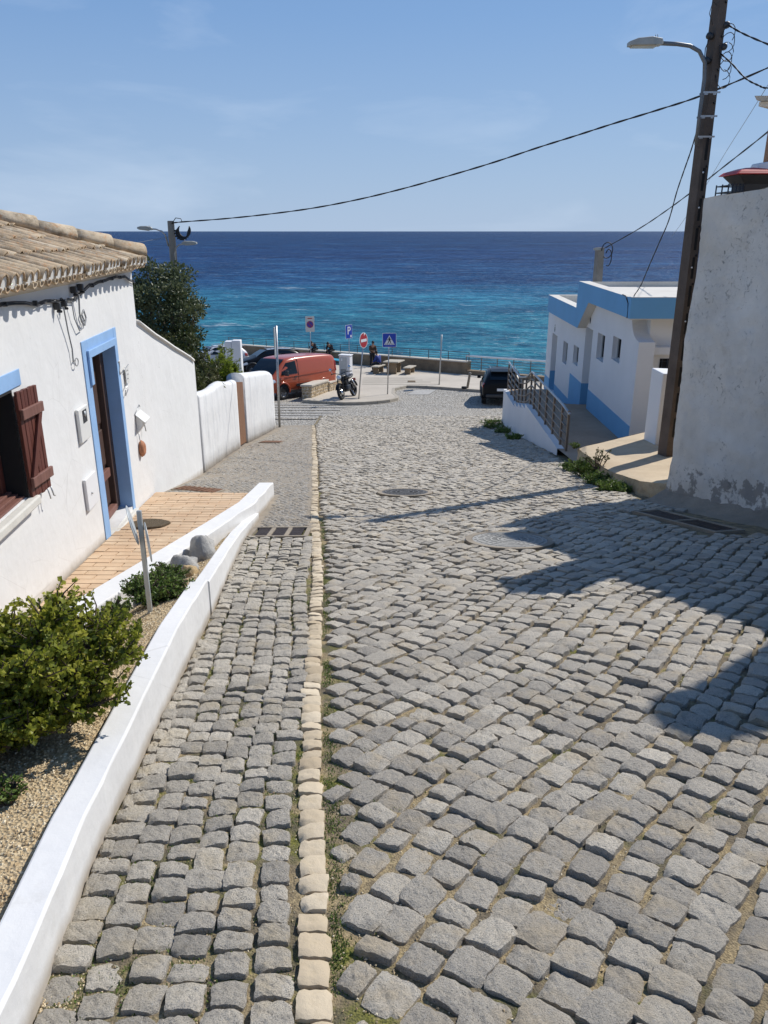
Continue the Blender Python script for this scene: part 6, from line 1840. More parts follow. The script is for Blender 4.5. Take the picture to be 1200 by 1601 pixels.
# worn crossing stripes in the setts
cz = thing('crosswalk', None, None, (-2.5, 32.5, zs(32.5))); cz['kind'] = 'structure'
M['worn_white'] = plain('worn_white_setts', (0.37, 0.355, 0.325), 0.9, 0, .25, 8, .5, 40, .01)
for k in range(6):
    y = 30.3 + k * 0.85
    m = MB(); m.grid(lambda u, v: (lerp(-7.2, -2.6 + .25 * k, u), y + .26 * v - .12 * u, zs(y + .26 * v - .12 * u) - .03 + (.010 if y > 30.6 else .042)), 12, 2, 0, True); obj('stripe', m, 'worn_white', cz, recalc=False)
for k in range(4):
    y = 42.0 + k * 1.15
    m = MB(); m.grid(lambda u, v: (lerp(-1.2, 3.0 - .4 * k, u), y + .45 * v, zp(y + .45 * v) + .006), 10, 2, 0, True); obj('stripe', m, 'kerb_concrete', cz, recalc=False)
m = MB(); m.grid(lambda u, v: (lerp(1.15, 2.2, u) + .55 * v, lerp(38.4, 40.6, v), zs(lerp(38.4, 40.6, v)) - .025), 4, 6, 0, True); obj('stripe', m, 'worn_white', cz, recalc=False)
# parapet: tall stretch, then a low one carrying a white railing
pp = thing('parapet', 'long brown stone parapet with pale cap along the sea front', 'parapet', (0, 53.5, zp(53.5)))
def seg(a, b, h, w, mat, part, cap=True):
    a, b = Vector((*a, 0)), Vector((*b, 0)); d = (b - a).normalized(); nl = Vector((-d.y, d.x, 0))
    if nl.y < 0: nl = -nl
    n = max(2, int((b - a).length / .8)); rings = []
    for k in range(n + 1):
        c = a.lerp(b, k / n); z = zp(c.y); j = .03 * fbm(c.x, c.y, 3)
        rings.append([(c.x + nl.x * o, c.y + nl.y * o, zz) for o, zz in ((-j, z - .3), (j, z + h * .5), (0, z + h), (w, z + h), (w, z - 3.5))])
    m = MB(); m.loft(rings, 0, True, False); o = obj(part, m, mat, pp)
    if cap:
        n2 = max(1, round((b - a).length / 1.1))
        for k in range(n2):
            p, q = a.lerp(b, k / n2) + d * .01, a.lerp(b, (k + 1) / n2) - d * .01
            m = MB(); m.hexa([(c.x + nl.x * o_, c.y + nl.y * o_, zp(c.y) + h + .002) for c, o_ in ((p, -.05), (q, -.05), (q, w + .05), (p, w + .05))], [(c.x + nl.x * o_, c.y + nl.y * o_, zp(c.y) + h + .075) for c, o_ in ((p, -.05), (q, -.05), (q, w + .05), (p, w + .05))])
            obj('cap_stone', m, 'cap', o, bevel=.012)
CA, CB, CC = (5.05, 47.95), (-0.76, 54.35), (-13.5, 68.0)
seg(CA, CB, .72, .40, 'parapet', 'wall'); seg(CB, CC, .72, .40, 'parapet', 'wall'); seg((11.5, 40.8), (5.06, 47.94), .26, .42, 'parapet', 'low_wall', False)
pr = thing('railing', 'dark thin sea-front railing on the tall stretch of parapet', 'railing', (0, 53.8, zp(53.5) + .8))
def railing(par, a, b, z0, hs, post_h, n, rmat, tmat, tr=.03, zoff=.2):
    a, b = Vector((*a, 0)), Vector((*b, 0)); d = (b - a).normalized(); nl = Vector((-d.y, d.x, 0))
    if nl.y < 0: nl = -nl
    P = lambda t, h: (lambda c: (c.x, c.y, zp(c.y - nl.y * zoff) + h))(a.lerp(b, t) + nl * zoff)
    for k in range(n + 1):
        m = MB(); m.tube([P(k / n, z0), P(k / n, post_h)], .028, 6); obj('post', m, rmat, par)
    for i, h in enumerate(hs):
        m = MB(); m.tube([P(k / 12, h) for k in range(13)], tr if i == 0 else .014, 6); obj('handrail' if i == 0 else 'rail', m, tmat if i == 0 else rmat, par)
railing(pr, CA, CB, .78, (1.32, 1.18, 1.04, .92), 1.32, 5, 'rail_dark', 'rail_dark', .022)
railing(pr, CB, CC, .78, (1.32, 1.18, 1.04, .92), 1.32, 10, 'rail_dark', 'rail_dark', .022)
pr2 = thing('railing', 'sea-front railing with bright white top rail on the low stretch of parapet', 'railing', (8, 44.5, zp(44.5) + .3))
railing(pr2, (4.9, 48.12), (11.5, 40.8), .27, (1.10, .92, .76, .60, .44), 1.10, 8, 'rail_steel', 'rail_white', .06)

# stone benches beside the parking place: capped rubble walls with stones proud of the mortar
def rubble_bench(a, b, h, w, label, seed):
    a, b = Vector((*a, 0)), Vector((*b, 0)); d = (b - a).normalized(); nr = Vector((d.y, -d.x, 0)); L = (b - a).length
    t = thing('stone_bench', label, 'bench', (a.x, a.y, zp(a.y)))
    def FR(s, o, z):
        c = a + d * s + nr * o; return (c.x, c.y, zp(c.y) + z)
    m = MB(); m.box(0.02, L - .02, -w + .02, -.02, -.3, h, 0, FR); body = obj('wall', m, 'mortar_tan', t)
    m = MB(); m.box(-.04, L + .02, -w - .04, .04, h + .001, h + .09, 0, FR); obj('cap', m, 'cap', t, bevel=.015)
    r = np.random.default_rng(seed)
    def stones(L_, fr):
        z = -.05
        while z < h - .05:
            rh = r.uniform(.10, .20); s = r.uniform(-.1, 0)
            while s < L_:
                sw = r.uniform(.10, .30); p0, p1 = max(0.0, s), min(L_, s + sw)
                if p1 - p0 > .06:
                    e = r.uniform(.015, .04); n = 7; ring0, ring1 = [], []
                    for k in range(n):
                        an = 2 * math.pi * k / n + r.uniform(-.38, .38)
                        cx, czz = (p0 + p1) / 2 + math.cos(an) * (p1 - p0) * r.uniform(.44, .58), min(h - .01, z + rh / 2 + math.sin(an) * rh * r.uniform(.44, .62))
                        ring0.append(fr(cx, 0, czz)); ring1.append(fr((p0 + p1) / 2 + (cx - (p0 + p1) / 2) * .78, e, z + rh / 2 + (czz - z - rh / 2) * .78))
                    mm = MB(); mm.hexa(ring0, ring1); obj('stone', mm, 'rubble', body)
                s += sw + .012
            z += rh + .012
    stones(L, lambda s, e, z: FR(s, -.02 + e, z))
    stones(w, lambda s, e, z: FR(.02 - e, -s, z))
    return t
rubble_bench((-3.38, 36.15), (-2.78, 38.75), .52, .50, 'nearer stone-faced bench wall with pale slab beside the red-orange van', 5)
rubble_bench((-2.72, 38.75), (-2.10, 41.2), .40, .50, 'farther lower stone-faced bench wall behind the motorcycle', 6)

# signs and posts
def pole_(par, base, top, r=.03, mat='steel'):
    m = MB(); m.tube([base, top], r, 8); return obj('post', m, mat, par)
def plate_frame(c, facing, up=(0, 0, 1)):
    f = Vector(facing).normalized(); u = Vector(up); s = u.cross(f).normalized(); u = f.cross(s)
    return lambda x, y, z=0: tuple(Vector(c) + s * x + u * y + f * z)      # x to the reader's right
def poly(par, name, FR, pts, z0, z1, mat, bevel=0):
    m = MB(); m.hexa([FR(x, y, z0) for x, y in pts], [FR(x, y, z1) for x, y in pts]); return obj(name, m, mat, par, bevel=bevel)
def rrect(w, h, r=.04, n=4):
    o = []
    for cx, cy, a0 in ((w / 2 - r, h / 2 - r, 0), (-w / 2 + r, h / 2 - r, 90), (-w / 2 + r, -h / 2 + r, 180), (w / 2 - r, -h / 2 + r, 270)):
        o += [(cx + r * math.cos(R(a0 + 90 * k / n)), cy + r * math.sin(R(a0 + 90 * k / n))) for k in range(n + 1)]
    return o
def circ(r, n=28, cx=0, cy=0): return [(cx + r * math.cos(2 * math.pi * k / n), cy + r * math.sin(2 * math.pi * k / n)) for k in range(n)]
def ground(x, y, on=True): return (x, y, (zp(y) if on else zs(y)) - .02)
# no entry
t = thing('road_sign', 'round red no-entry sign with white bar on a leaning post behind the motorcycle', 'road sign', ground(-1.17, 35.75))
pole_(t, ground(-1.17, 35.75), (-0.90, 35.78, -4.30)); c = (-0.915, 35.70, -4.63)
FR = plate_frame(c, (0.86, -0.51, 0.06))
d0 = poly(t, 'disc', FR, circ(.345), -.012, 0, 'sign_white'); poly(d0, 'red_field', FR, circ(.315), .0005, .004, 'sign_red')
poly(d0, 'white_bar', FR, [(-.24, -.062), (.24, -.062), (.24, .062), (-.24, .062)], .0045, .008, 'sign_white')
# pedestrian crossing
t = thing('road_sign', 'square blue pedestrian crossing sign with white triangle on the pavement tip', 'road sign', ground(0.17, 37.6))
pole_(t, ground(0.17, 37.6), (0.25, 37.62, -4.55)); FR = plate_frame((0.255, 37.55, -4.86), (0.05, -1, 0.05))
d0 = poly(t, 'plate', FR, rrect(.66, .66), -.012, 0, 'sign_white'); poly(d0, 'blue_field', FR, rrect(.62, .62, .03), .0005, .004, 'sign_blue')
poly(d0, 'white_triangle', FR, [(-.255, -.215), (.255, -.215), (0, .235)], .0045, .008, 'sign_white')
m = MB()
def pg(pts): m.hexa([FR(x, y, .0085) for x, y in pts], [FR(x, y, .012) for x, y in pts])
pg(circ(.028, 10, .0, .128)); pg([(-.035, .095), (.03, .095), (.045, -.02), (-.03, -.02)]); pg([(-.03, -.021), (.012, -.021), (-.055, -.145), (-.095, -.145)]); pg([(.012, -.0205), (.045, -.0205), (.085, -.145), (.045, -.145)])
pg([(-.036, .09), (-.036, .05), (-.095, -.01), (-.11, .01)]); pg([(.032, .09), (.036, .05), (.09, .005), (.105, .025)])
for k in range(5): x0 = -.19 + .083 * k; pg([(x0, -.195), (x0 + .045, -.195), (x0 + .05, -.16), (x0 + .012, -.16)])
obj('pedestrian_pictogram', m, 'sign_black', d0)
# parking
t = thing('road_sign', 'square blue parking sign with white letter P near the sea wall', 'road sign', ground(-2.08, 47.2))
pole_(t, ground(-2.08, 47.2), (-2.09, 47.2, -5.25), .026); FR = plate_frame((-2.08, 47.1, -5.6), (0.78, -0.62, 0.03))
d0 = poly(t, 'plate', FR, rrect(.60, .80), -.012, 0, 'sign_white'); poly(d0, 'blue_field', FR, rrect(.56, .76, .03), .0005, .004, 'sign_blue')
cu = bpy.data.curves.new('letter', 'FONT'); cu.body = 'P'; cu.size = .62; cu.align_x = 'CENTER'; cu.extrude = .002; cu.offset = .012
to = bpy.data.objects.new('letter', cu); COL.objects.link(to); dg = bpy.context.evaluated_depsgraph_get()
lm = bpy.data.meshes.new_from_object(to.evaluated_get(dg)); bpy.data.objects.remove(to)
m = MB(); m.add([FR(v.co.x, v.co.y - .14, v.co.z + .008) for v in lm.vertices], [tuple(p.vertices) for p in lm.polygons]); obj('letter', m, 'sign_white', d0, recalc=False)
poly(d0, 'small_symbol', FR, circ(.075, 12, .17, -.27), .0045, .008, 'sign_white')
# no parking plate
t = thing('road_sign', 'tall pale no-parking panel with faded blue and red roundel behind the van', 'road sign', ground(-4.50, 48.2))
pole_(t, ground(-4.50, 48.2), (-4.47, 48.2, -5.5), .026); FR = plate_frame((-4.465, 48.1, -5.27), (0.1, -1, 0.03))
d0 = poly(t, 'plate', FR, rrect(.54, .92), -.012, 0, 'sign_faded'); poly(d0, 'red_ring', FR, circ(.205, 28, 0, -.02), .0005, .004, 'sign_red'); poly(d0, 'blue_disc', FR, circ(.175, 28, 0, -.02), .0045, .008, 'sign_violet')
poly(d0, 'slash', FR, [(-.135, .09), (-.105, .12), (.135, -.13), (.105, -.16)], .0085, .011, 'sign_red')
poly(d0, 'top_line', FR, [(-.14, .31), (.14, .31), (.14, .36), (-.14, .36)], .0005, .003, 'sign_red')
# posts with plates seen from the side
t = thing('road_sign', 'tall steel signpost seen edge-on at the end of the white garden wall', 'road sign', (-3.70, 27.05, zs(27.05)))
pole_(t, (-3.70, 27.05, zs(27.05) - .1), (-3.665, 27.05, -3.02), .042); m = MB(); m.box(-3.715, -3.685, 26.72, 27.38, -4.05, -3.05); obj('plate', m, 'plate_grey', t, bevel=.004)
t = thing('road_sign', 'slim signpost seen edge-on at the right-hand pavement kerb', 'road sign', ground(2.98, 42.0))
pole_(t, ground(2.98, 42.0), (3.06, 42.0, -5.15), .036); m = MB(); m.box(3.02, 3.055, 41.7, 42.3, -5.85, -5.18); obj('plate', m, 'plate_grey', t, bevel=.004)
t = thing('bollard', 'slightly tilted grey bollard on the right-hand pavement', 'bollard', ground(4.33, 40.35))
b0 = Vector(ground(4.33, 40.35)); m = MB(); m.lathe([(0, -.05), (.065, -.05), (.065, .74), (.075, .75), (.075, .80), (.05, .84), (0, .85)], 14, Matrix.Translation(b0) @ Matrix.Rotation(R(8), 4, 'Y')); obj('shaft', m, 'concrete_pole', t)
m = MB(); m.box(4.0, 4.28, 39.95, 40.2, zp(40) - .0, zp(40) + .1); tag(obj('kerb_block', m, 'tyre', bevel=.04), 'small dark lump on the kerb beside the bollard', 'block')
m = MB(); m.box(1.32, 1.75, 43.2, 43.5, zp(43.4), zp(43.4) + .07); tag(obj('paving_block', m, 'parapet', bevel=.02), 'small brown block lying on the paving near the table', 'block')
# utility cabinet
t = thing('utility_cabinet', 'white street cabinet with grey door standing behind the motorcycle', 'cabinet', ground(-2.25, 46.2))
rz_ = R(-20); CM = Matrix.Translation(ground(-2.25, 46.2)) @ Matrix.Rotation(rz_, 4, 'Z'); FC = lambda x, y, z: tuple(CM @ Vector((x, y, z)))
m = MB(); m.box(-.34, .34, -.22, .22, 0, 1.30, 0, FC); m.box(-.38, .38, -.26, .26, 1.3005, 1.36, 0, FC); bd = obj('body', m, 'white_clean', t, bevel=.02)
m = MB(); m.box(-.30, .16, -.235, -.2205, .10, 1.22, 0, FC); dr = obj('door', m, 'plate_grey', t, bevel=.006)
m = MB(); m.box(-.2, -.12, -.25, -.2355, 1.0, 1.15, 0, FC); obj('label_plate', m, 'sign_white', dr)
m = MB()
for k in range(5): m.box(-.24, .10, -.243, -.2352, .25 + .06 * k, .275 + .06 * k, 0, FC)
obj('vent', m, 'plastic_dark', dr)
# picnic table
t = thing('picnic_table', 'stone picnic table with two slab benches near the sea wall', 'picnic table', ground(0.62, 48.9))
TM = Matrix.Translation(ground(0.62, 48.9)) @ Matrix.Rotation(R(-12), 4, 'Z'); FT = lambda x, y, z: tuple(TM @ Vector((x, y, z - .09 * y)))
m = MB(); m.box(-.48, .48, -1.1, 1.1, .72, .80, 0, FT); obj('tabletop', m, 'table_stone', t, bevel=.02)
for y in (-.7, .7): m = MB(); m.box(-.30, .30, y - .10, y + .10, 0, .7195, 0, FT); obj('leg', m, 'parapet', t, bevel=.02)
for sx in (-1, 1):
    m = MB(); m.box(sx * 1.0 - .24, sx * 1.0 + .24, -1.05, 1.05, .40, .475, 0, FT); obj('bench_slab', m, 'table_stone', t, bevel=.02)
    for y in (-.7, .7): m = MB(); m.box(sx * 1.0 - .17, sx * 1.0 + .17, y - .10, y + .10, 0, .3995, 0, FT); obj('bench_leg', m, 'parapet', t, bevel=.015)
m = MB()
MM = Matrix.Translation(ground(-3.35, 55.9)) @ Matrix.Rotation(R(-44), 4, 'Z'); fm = lambda x, y, z: tuple(MM @ Vector((x, y, z)))
m.box(-1.1, 1.1, -.28, .28, .30, .36, 0, fm); m.box(-1.0, -.85, -.2, .2, 0, .2995, 0, fm); m.box(.85, 1.0, -.2, .2, 0, .2995, 0, fm)
tag(obj('bench', m, 'towel', bevel=.02), 'low turquoise bench before the sea wall right of the van', 'bench')

# ------------------------------------------------------------------ vehicles
def ring_pts(st):
    x, zl, zb, zr, wl_, wb, wr = st
    zm = lerp(zl, zb, .5)
    half = [(wl_ * .86, zl), (wl_, zl + .07), (wb, zm), (wb, zb), (lerp(wb, wr, .55), lerp(zb, zr, .55)), (wr, zr - .06 * min(1, (zr - zb) / .3)), (wr * .86, zr - .012), (wr * .4, zr + .006)]
    return [(x, y, z) for y, z in half] + [(x, -y, z) for y, z in half[::-1]]
def car_side(sts, x, z):
    """half width of the body at x, z"""
    xs = [s[0] for s in sts]; f = [float(np.interp(x, xs, [s[k] for s in sts])) for k in range(1, 7)]
    zl, zb, zr, wl_, wb, wr = f
    if z <= zb: return lerp(wl_, wb, min(1, max(0, (z - zl - .07) / max(.01, (lerp(zl, zb, .5) - zl - .07)))))
    return lerp(wb, wr, min(1, (z - zb) / max(.01, zr - .06 - zb)))
def wheel(par, x, y, r, w, name='wheel'):
    W = bpy.data.objects.new(name, None); W.location = (x, y, r); link(W, par); OFF[W.name] = (0, 0, 0)
    sg_ = 1 if y > 0 else -1
    Rm = Matrix.Rotation(R(-90 * sg_), 4, 'X')
    m = MB(); m.lathe([(r * .62, -w / 2), (r * .93, -w / 2), (r, -w * .32), (r, w * .32), (r * .93, w / 2), (r * .62, w / 2), (r * .60, w * .3)], 24, Rm); obj('tyre', m, 'tyre', W, local=True)
    m = MB(); m.lathe([(0, w * .25), (r * .12, w * .42), (r * .16, w * .30), (r * .58, w * .36), (r * .62, w * .47), (r * .60, w * .2), (0, w * .1)], 20, Rm)
    for k in range(5):
        a = 2 * math.pi * k / 5; m.hexa([Rm @ Vector((math.cos(a + e) * q, math.sin(a + e) * q, w * .30)) for q, e in ((r * .14, -.35), (r * .57, -.09), (r * .57, .09), (r * .14, .35))], [Rm @ Vector((math.cos(a + e) * q, math.sin(a + e) * q, w * .44)) for q, e in ((r * .14, -.3), (r * .57, -.07), (r * .57, .07), (r * .14, .3))])
    obj('rim', m, 'rim', W, local=True)
def patch(par, name, sts, pts, side, off, mat):
    """a thin panel lying on the body side; pts (x, z) convex polygon"""
    cx, cz_ = sum(p[0] for p in pts) / len(pts), sum(p[1] for p in pts) / len(pts)
    P = lambda x, z: (x, side * (car_side(sts, x, z) + off), z)
    m = MB(); n = len(pts); mid = [((p[0] + pts[(i + 1) % n][0]) / 2, (p[1] + pts[(i + 1) % n][1]) / 2) for i, p in enumerate(pts)]
    full = [q for i in range(n) for q in (pts[i], mid[i])]
    vs = [P(cx, cz_)] + [P(*q) for q in full] + [(lambda a: (a[0], a[1] - side * (off + .02), a[2]))(P(*q)) for q in full]
    k = len(full); fs = [(0, 1 + i, 1 + (i + 1) % k) for i in range(k)] + [(1 + i, 1 + k + i, 1 + k + (i + 1) % k, 1 + (i + 1) % k) for i in range(k)]
    m.add(vs, fs); return obj(name, m, mat, par, local=True)
def place(t, x, y, hx, hy, on=True):
    """sit the vehicle on the sloping ground, nose towards (hx, hy)"""
    h = Vector((hx, hy, 0)).normalized(); g = (zs(y + .5) - zs(y - .5)); fwd = Vector((h.x, h.y, g * h.y)).normalized()
    up = Vector((0, -g, 1)).normalized(); lf = up.cross(fwd).normalized(); up = fwd.cross(lf)
    t.matrix_world = Matrix(((fwd.x, lf.x, up.x, x), (fwd.y, lf.y, up.y, y), (fwd.z, lf.z, up.z, (zp(y) if on else zs(y) - .03)), (0, 0, 0, 1)))
def arch(par, sts, x, r, side, mat, lip):
    P = lambda a, q: (x + q * math.cos(a), side * (car_side(sts, x + q * math.cos(a), .36 + q * math.sin(a)) + .006), .36 + q * math.sin(a))
    m = MB(); N = 14; angs = [R(-8 + 196 * k / N) for k in range(N + 1)]
    m.add([P(a, 0.001) for a in angs[:1]] + [P(a, r) for a in angs], [(0, k + 1, k + 2) for k in range(N)]); obj('wheel_well', m, 'dark_in', par, local=True)
    m = MB(); m.tube([(lambda q: (q[0], q[1] + side * lip, q[2]))(P(a, r + .03)) for a in angs], .045, 6); obj('wheel_arch', m, mat, par, local=True)
# van
VS = [(-2.48, .55, 1.05, 1.62, .86, .90, .80), (-2.44, .36, 1.10, 1.86, .95, .97, .84), (-2.2, .30, 1.12, 1.95, .97, .985, .86), (-1.0, .28, 1.12, 1.97, .97, .99, .87), (0.5, .28, 1.12, 1.95, .97, .99, .87), (1.0, .28, 1.12, 1.90, .97, .985, .85),
      (1.25, .28, 1.11, 1.80, .97, .98, .82), (1.65, .28, 1.08, 1.48, .96, .97, .80), (1.95, .29, 1.02, 1.20, .95, .95, .80), (2.25, .30, .88, 1.03, .90, .90, .76), (2.45, .34, .74, .88, .82, .82, .70), (2.50, .42, .66, .74, .76, .76, .64)]
van = thing('van', 'red-orange panel van parked beside the stone-faced bench walls', 'van')
m = MB(); m.loft([ring_pts(s) for s in VS]); obj('body', m, 'van_paint', van, local=True, subd=1)
for sd_ in (1, -1):
    patch(van, 'side_window', VS, [(.52, 1.17), (1.62, 1.14), (1.50, 1.38), (1.20, 1.68), (.60, 1.76)], sd_, .006, 'glass')
    patch(van, 'door_seam', VS, [(.44, .42), (.455, .42), (.455, 1.82), (.44, 1.82)], sd_, .007, 'plastic_dark')
    patch(van, 'rub_strip', VS, [(-.95, .56), (.62, .56), (.62, .66), (-.95, .66)], sd_, .025, 'plastic_dark')
    patch(van, 'trim_strip', VS, [(-.95, .665), (.62, .665), (.62, .695), (-.95, .695)], sd_, .028, 'chrome')
    patch(van, 'crease', VS, [(-2.3, 1.16), (1.4, 1.02), (1.4, 1.05), (-2.3, 1.20)], sd_, .016, 'van_paint')
    patch(van, 'door_handle', VS, [(.56, 1.0), (.74, 1.0), (.74, 1.045), (.56, 1.045)], sd_, .03, 'plastic_dark')
    patch(van, 'tail_lamp', VS, [(-2.44, 1.10), (-2.36, 1.10), (-2.36, 1.60), (-2.44, 1.60)], sd_, .01, 'lens_red')
    patch(van, 'headlamp', VS, [(1.98, .86), (2.36, .74), (2.40, .84), (2.10, 1.0)], sd_, .012, 'lens_clear')
    patch(van, 'sill', VS, [(-1.1, .30), (1.05, .30), (1.05, .40), (-1.1, .40)], sd_, .012, 'plastic_dark')
    arch(van, VS, 1.52, .40, sd_, 'van_paint', .0); arch(van, VS, -1.41, .40, sd_, 'van_paint', .0)
    m = MB(); m.loft([[(1.42 + dx, sd_ * (1.0 + dy), 1.12 + dz) for dx, dz in ((-.05, -.02), (.08, 0), (.07, .22), (-.04, .24))] for dy in (.02, .22)], 0, True, False); obj('mirror', m, 'plastic_dark', van, local=True, bevel=.03)
m = MB(); m.grid(lambda u, v: (lerp(1.16, 1.98, u), lerp(-.72, .72, v) * lerp(1, 1.06, u), float(np.interp(lerp(1.16, 1.98, u), [s[0] for s in VS], [s[3] for s in VS])) + .016 - .02 * abs(v - .5)), 8, 6); obj('windscreen', m, 'glass', van, local=True)
m = MB(); m.box(2.44, 2.53, -.62, .62, .45, .62); obj('grille', m, 'plastic_dark', van, local=True, bevel=.02)
m = MB(); m.box(2.50, 2.545, -.26, .26, .46, .56); obj('number_plate', m, 'sign_white', van, local=True)
for x in (1.52, -1.41):
    for y in (.87, -.87): wheel(van, x, y, .34, .22)
van_c = Vector((-4.62, 38.15))
place(van, van_c.x, van_c.y, -0.58, -0.815, False)
# small cars
CS = [(-2.12, .55, .86, .98, .72, .78, .62), (-2.08, .34, .92, 1.10, .86, .88, .70), (-1.75, .26, .95, 1.42, .90, .915, .66), (-1.3, .22, .95, 1.53, .91, .92, .68), (-.4, .20, .94, 1.56, .91, .92, .69), (.25, .20, .92, 1.50, .91, .92, .67), (.65, .20, .91, 1.30, .91, .915, .70), (1.05, .21, .90, 1.03, .90, .905, .74), (1.7, .24, .80, .92, .87, .87, .70), (2.02, .28, .68, .80, .80, .80, .64), (2.14, .38, .58, .66, .70, .70, .56)]
def car(name, label, cat, paint_m, roof_m, x, y, hx, hy, group=None):
    t = thing(name, label, cat, group=group)
    m = MB(); m.loft([ring_pts(s) for s in CS]); obj('body', m, paint_m, t, local=True, subd=1)
    zr = lambda x_: float(np.interp(x_, [s[0] for s in CS], [s[3] for s in CS]))
    for sd_ in (1, -1):
        patch(t, 'side_window', CS, [(-.28, .985), (.92, .955), (.62, 1.22), (.22, 1.42), (-.28, 1.47)], sd_, .006, 'glass')
        patch(t, 'side_window', CS, [(-1.55, 1.02), (-.36, .985), (-.36, 1.47), (-1.15, 1.44), (-1.45, 1.30)], sd_, .006, 'glass')
        patch(t, 'tail_lamp', CS, [(-2.04, .80), (-1.84, .82), (-1.84, 1.02), (-2.04, .98)], sd_, .012, 'lens_red')
        patch(t, 'headlamp', CS, [(1.55, .66), (1.98, .58), (2.0, .68), (1.65, .80)], sd_, .012, 'lens_clear')
        patch(t, 'door_handle', CS, [(-.1, .86), (.1, .86), (.1, .895), (-.1, .895)], sd_, .025, 'plastic_dark')
        patch(t, 'sill', CS, [(-.95, .22), (.95, .22), (.95, .32), (-.95, .32)], sd_, .012, 'plastic_dark')
        arch(t, CS, 1.32, .36, sd_, 'plastic_dark', 0); arch(t, CS, -1.30, .36, sd_, 'plastic_dark', 0)
        m = MB(); m.loft([[(.72 + dx, sd_ * (.92 + dy), .95 + dz) for dx, dz in ((-.05, 0), (.07, .02), (.06, .14), (-.04, .15))] for dy in (.0, .17)], 0, True, False); obj('mirror', m, paint_m, t, local=True, bevel=.025)
    m = MB(); m.grid(lambda u, v: (lerp(.33, 1.02, u), lerp(-.60, .60, v) * lerp(1, 1.1, u), zr(lerp(.33, 1.02, u)) + .014), 6, 6); obj('windscreen', m, 'glass', t, local=True)
    m = MB(); m.grid(lambda u, v: (lerp(-2.055, -1.68, u) - .012, lerp(-.58, .58, v), zr(lerp(-2.055, -1.68, u)) + .018), 5, 6); obj('rear_window', m, 'glass', t, local=True)
    m = MB(); m.grid(lambda u, v: (lerp(-1.5, .18, u), lerp(-.52, .52, v), zr(lerp(-1.5, .18, u)) + .022 - .03 * (2 * v - 1) ** 2), 8, 6); obj('roof_panel', m, roof_m, t, local=True)
    m = MB(); m.hexa([(-1.66, -.56, 1.50), (-1.95, -.52, 1.46), (-1.95, .52, 1.46), (-1.66, .56, 1.50)], [(-1.6, -.56, 1.545), (-1.95, -.52, 1.495), (-1.95, .52, 1.495), (-1.6, .56, 1.545)]); obj('spoiler', m, roof_m, t, local=True, bevel=.01)
    m = MB(); m.box(-2.16, -2.125, -.26, .26, .66, .77); obj('number_plate', m, 'sign_white', t, local=True)
    m = MB(); m.box(-2.16, -2.0, -.74, .74, .36, .52); obj('rear_bumper', m, 'plastic_dark', t, local=True, bevel=.04)
    m = MB(); m.box(2.06, 2.17, -.5, .5, .36, .50); obj('grille', m, 'plastic_dark', t, local=True, bevel=.02)
    for sd_ in (.55, -.55): m = MB(); m.tube([(-1.35, sd_, 1.575), (-1.2, sd_, 1.60), (-.1, sd_, 1.615), (.05, sd_, 1.575)], .016, 6); obj('roof_rail', m, 'chrome', t, local=True)
    for x_ in (1.32, -1.30):
        for y_ in (.80, -.80): wheel(t, x_, y_, .325, .21)
    place(t, x, y, hx, hy, False)
    return t
car('car', 'black hatchback with silvery roof parked behind the red-orange van', 'car', 'black_paint', 'roof_sheen', -7.4, 50.2, -.90, -.43)
car('car', 'black car seen from behind beyond the white ramp wall', 'car', 'black_paint', 'black_paint', 5.45, 36.2, .10, 1.0)
car('car', 'silver car mostly hidden behind the black hatchback and shrubs', 'car', 'silver_paint', 'silver_paint', -11.6, 54.0, -.86, -.50)
# motorcycle
mc_ = thing('motorcycle', 'black motorcycle leaning on its stand at the tip of the pavement', 'motorcycle')
def ml(name, mb, mat, par=None, **k): return obj(name, mb, mat, par or mc_, local=True, **k)
for x, r, w in ((.72, .31, .11), (-.70, .31, .14)):
    W = bpy.data.objects.new('wheel', None); W.location = (x, 0, r); link(W, mc_); OFF[W.name] = (0, 0, 0)
    Rm = Matrix.Rotation(R(90), 4, 'X')
    m = MB(); rings = [[Vector(((r - .055 + .055 * math.cos(b)) * math.cos(a), w / 2 * math.sin(b), (r - .055 + .055 * math.cos(b)) * math.sin(a))) for b in np.linspace(0, 2 * math.pi, 9)[:-1]] for a in np.linspace(0, 2 * math.pi, 25)[:-1]]
    m.loft(rings + [rings[0]], 0, False); ml('tyre', m, 'tyre', W)
    m = MB(); m.lathe([(0, -.03), (.05, -.05), (.05, .05), (0, .03)], 10, Rm)
    for k in range(7): a = 2 * math.pi * k / 7; m.tube([(.03 * math.cos(a), 0, .03 * math.sin(a)), ((r - .09) * math.cos(a), 0, (r - .09) * math.sin(a))], .013, 5)
    ml('rim', m, 'dark_metal', W)
m = MB(); m.lathe([(0, .0), (.13, .0), (.13, .008), (0, .008)], 16, Matrix.Translation((.72, .07, .31)) @ Matrix.Rotation(R(90), 4, 'X')); ml('brake_disc', m, 'chrome')
m = MB()
for y in (-.10, .10): m.tube([(.72, y, .31), (.50, y, .80), (.44, y, .94)], .024, 8)
ml('fork', m, 'dark_metal')
m = MB(); m.tube([(.30, -.38, 1.02), (.40, -.22, 1.03), (.45, 0, .97), (.40, .22, 1.03), (.30, .38, 1.02)], .016, 6); m.tube([(.34, .26, 1.03), (.24, .41, 1.015)], .022, 6); m.tube([(.34, -.26, 1.03), (.24, -.41, 1.015)], .022, 6); ml('handlebar', m, 'plastic_dark')
m = MB()
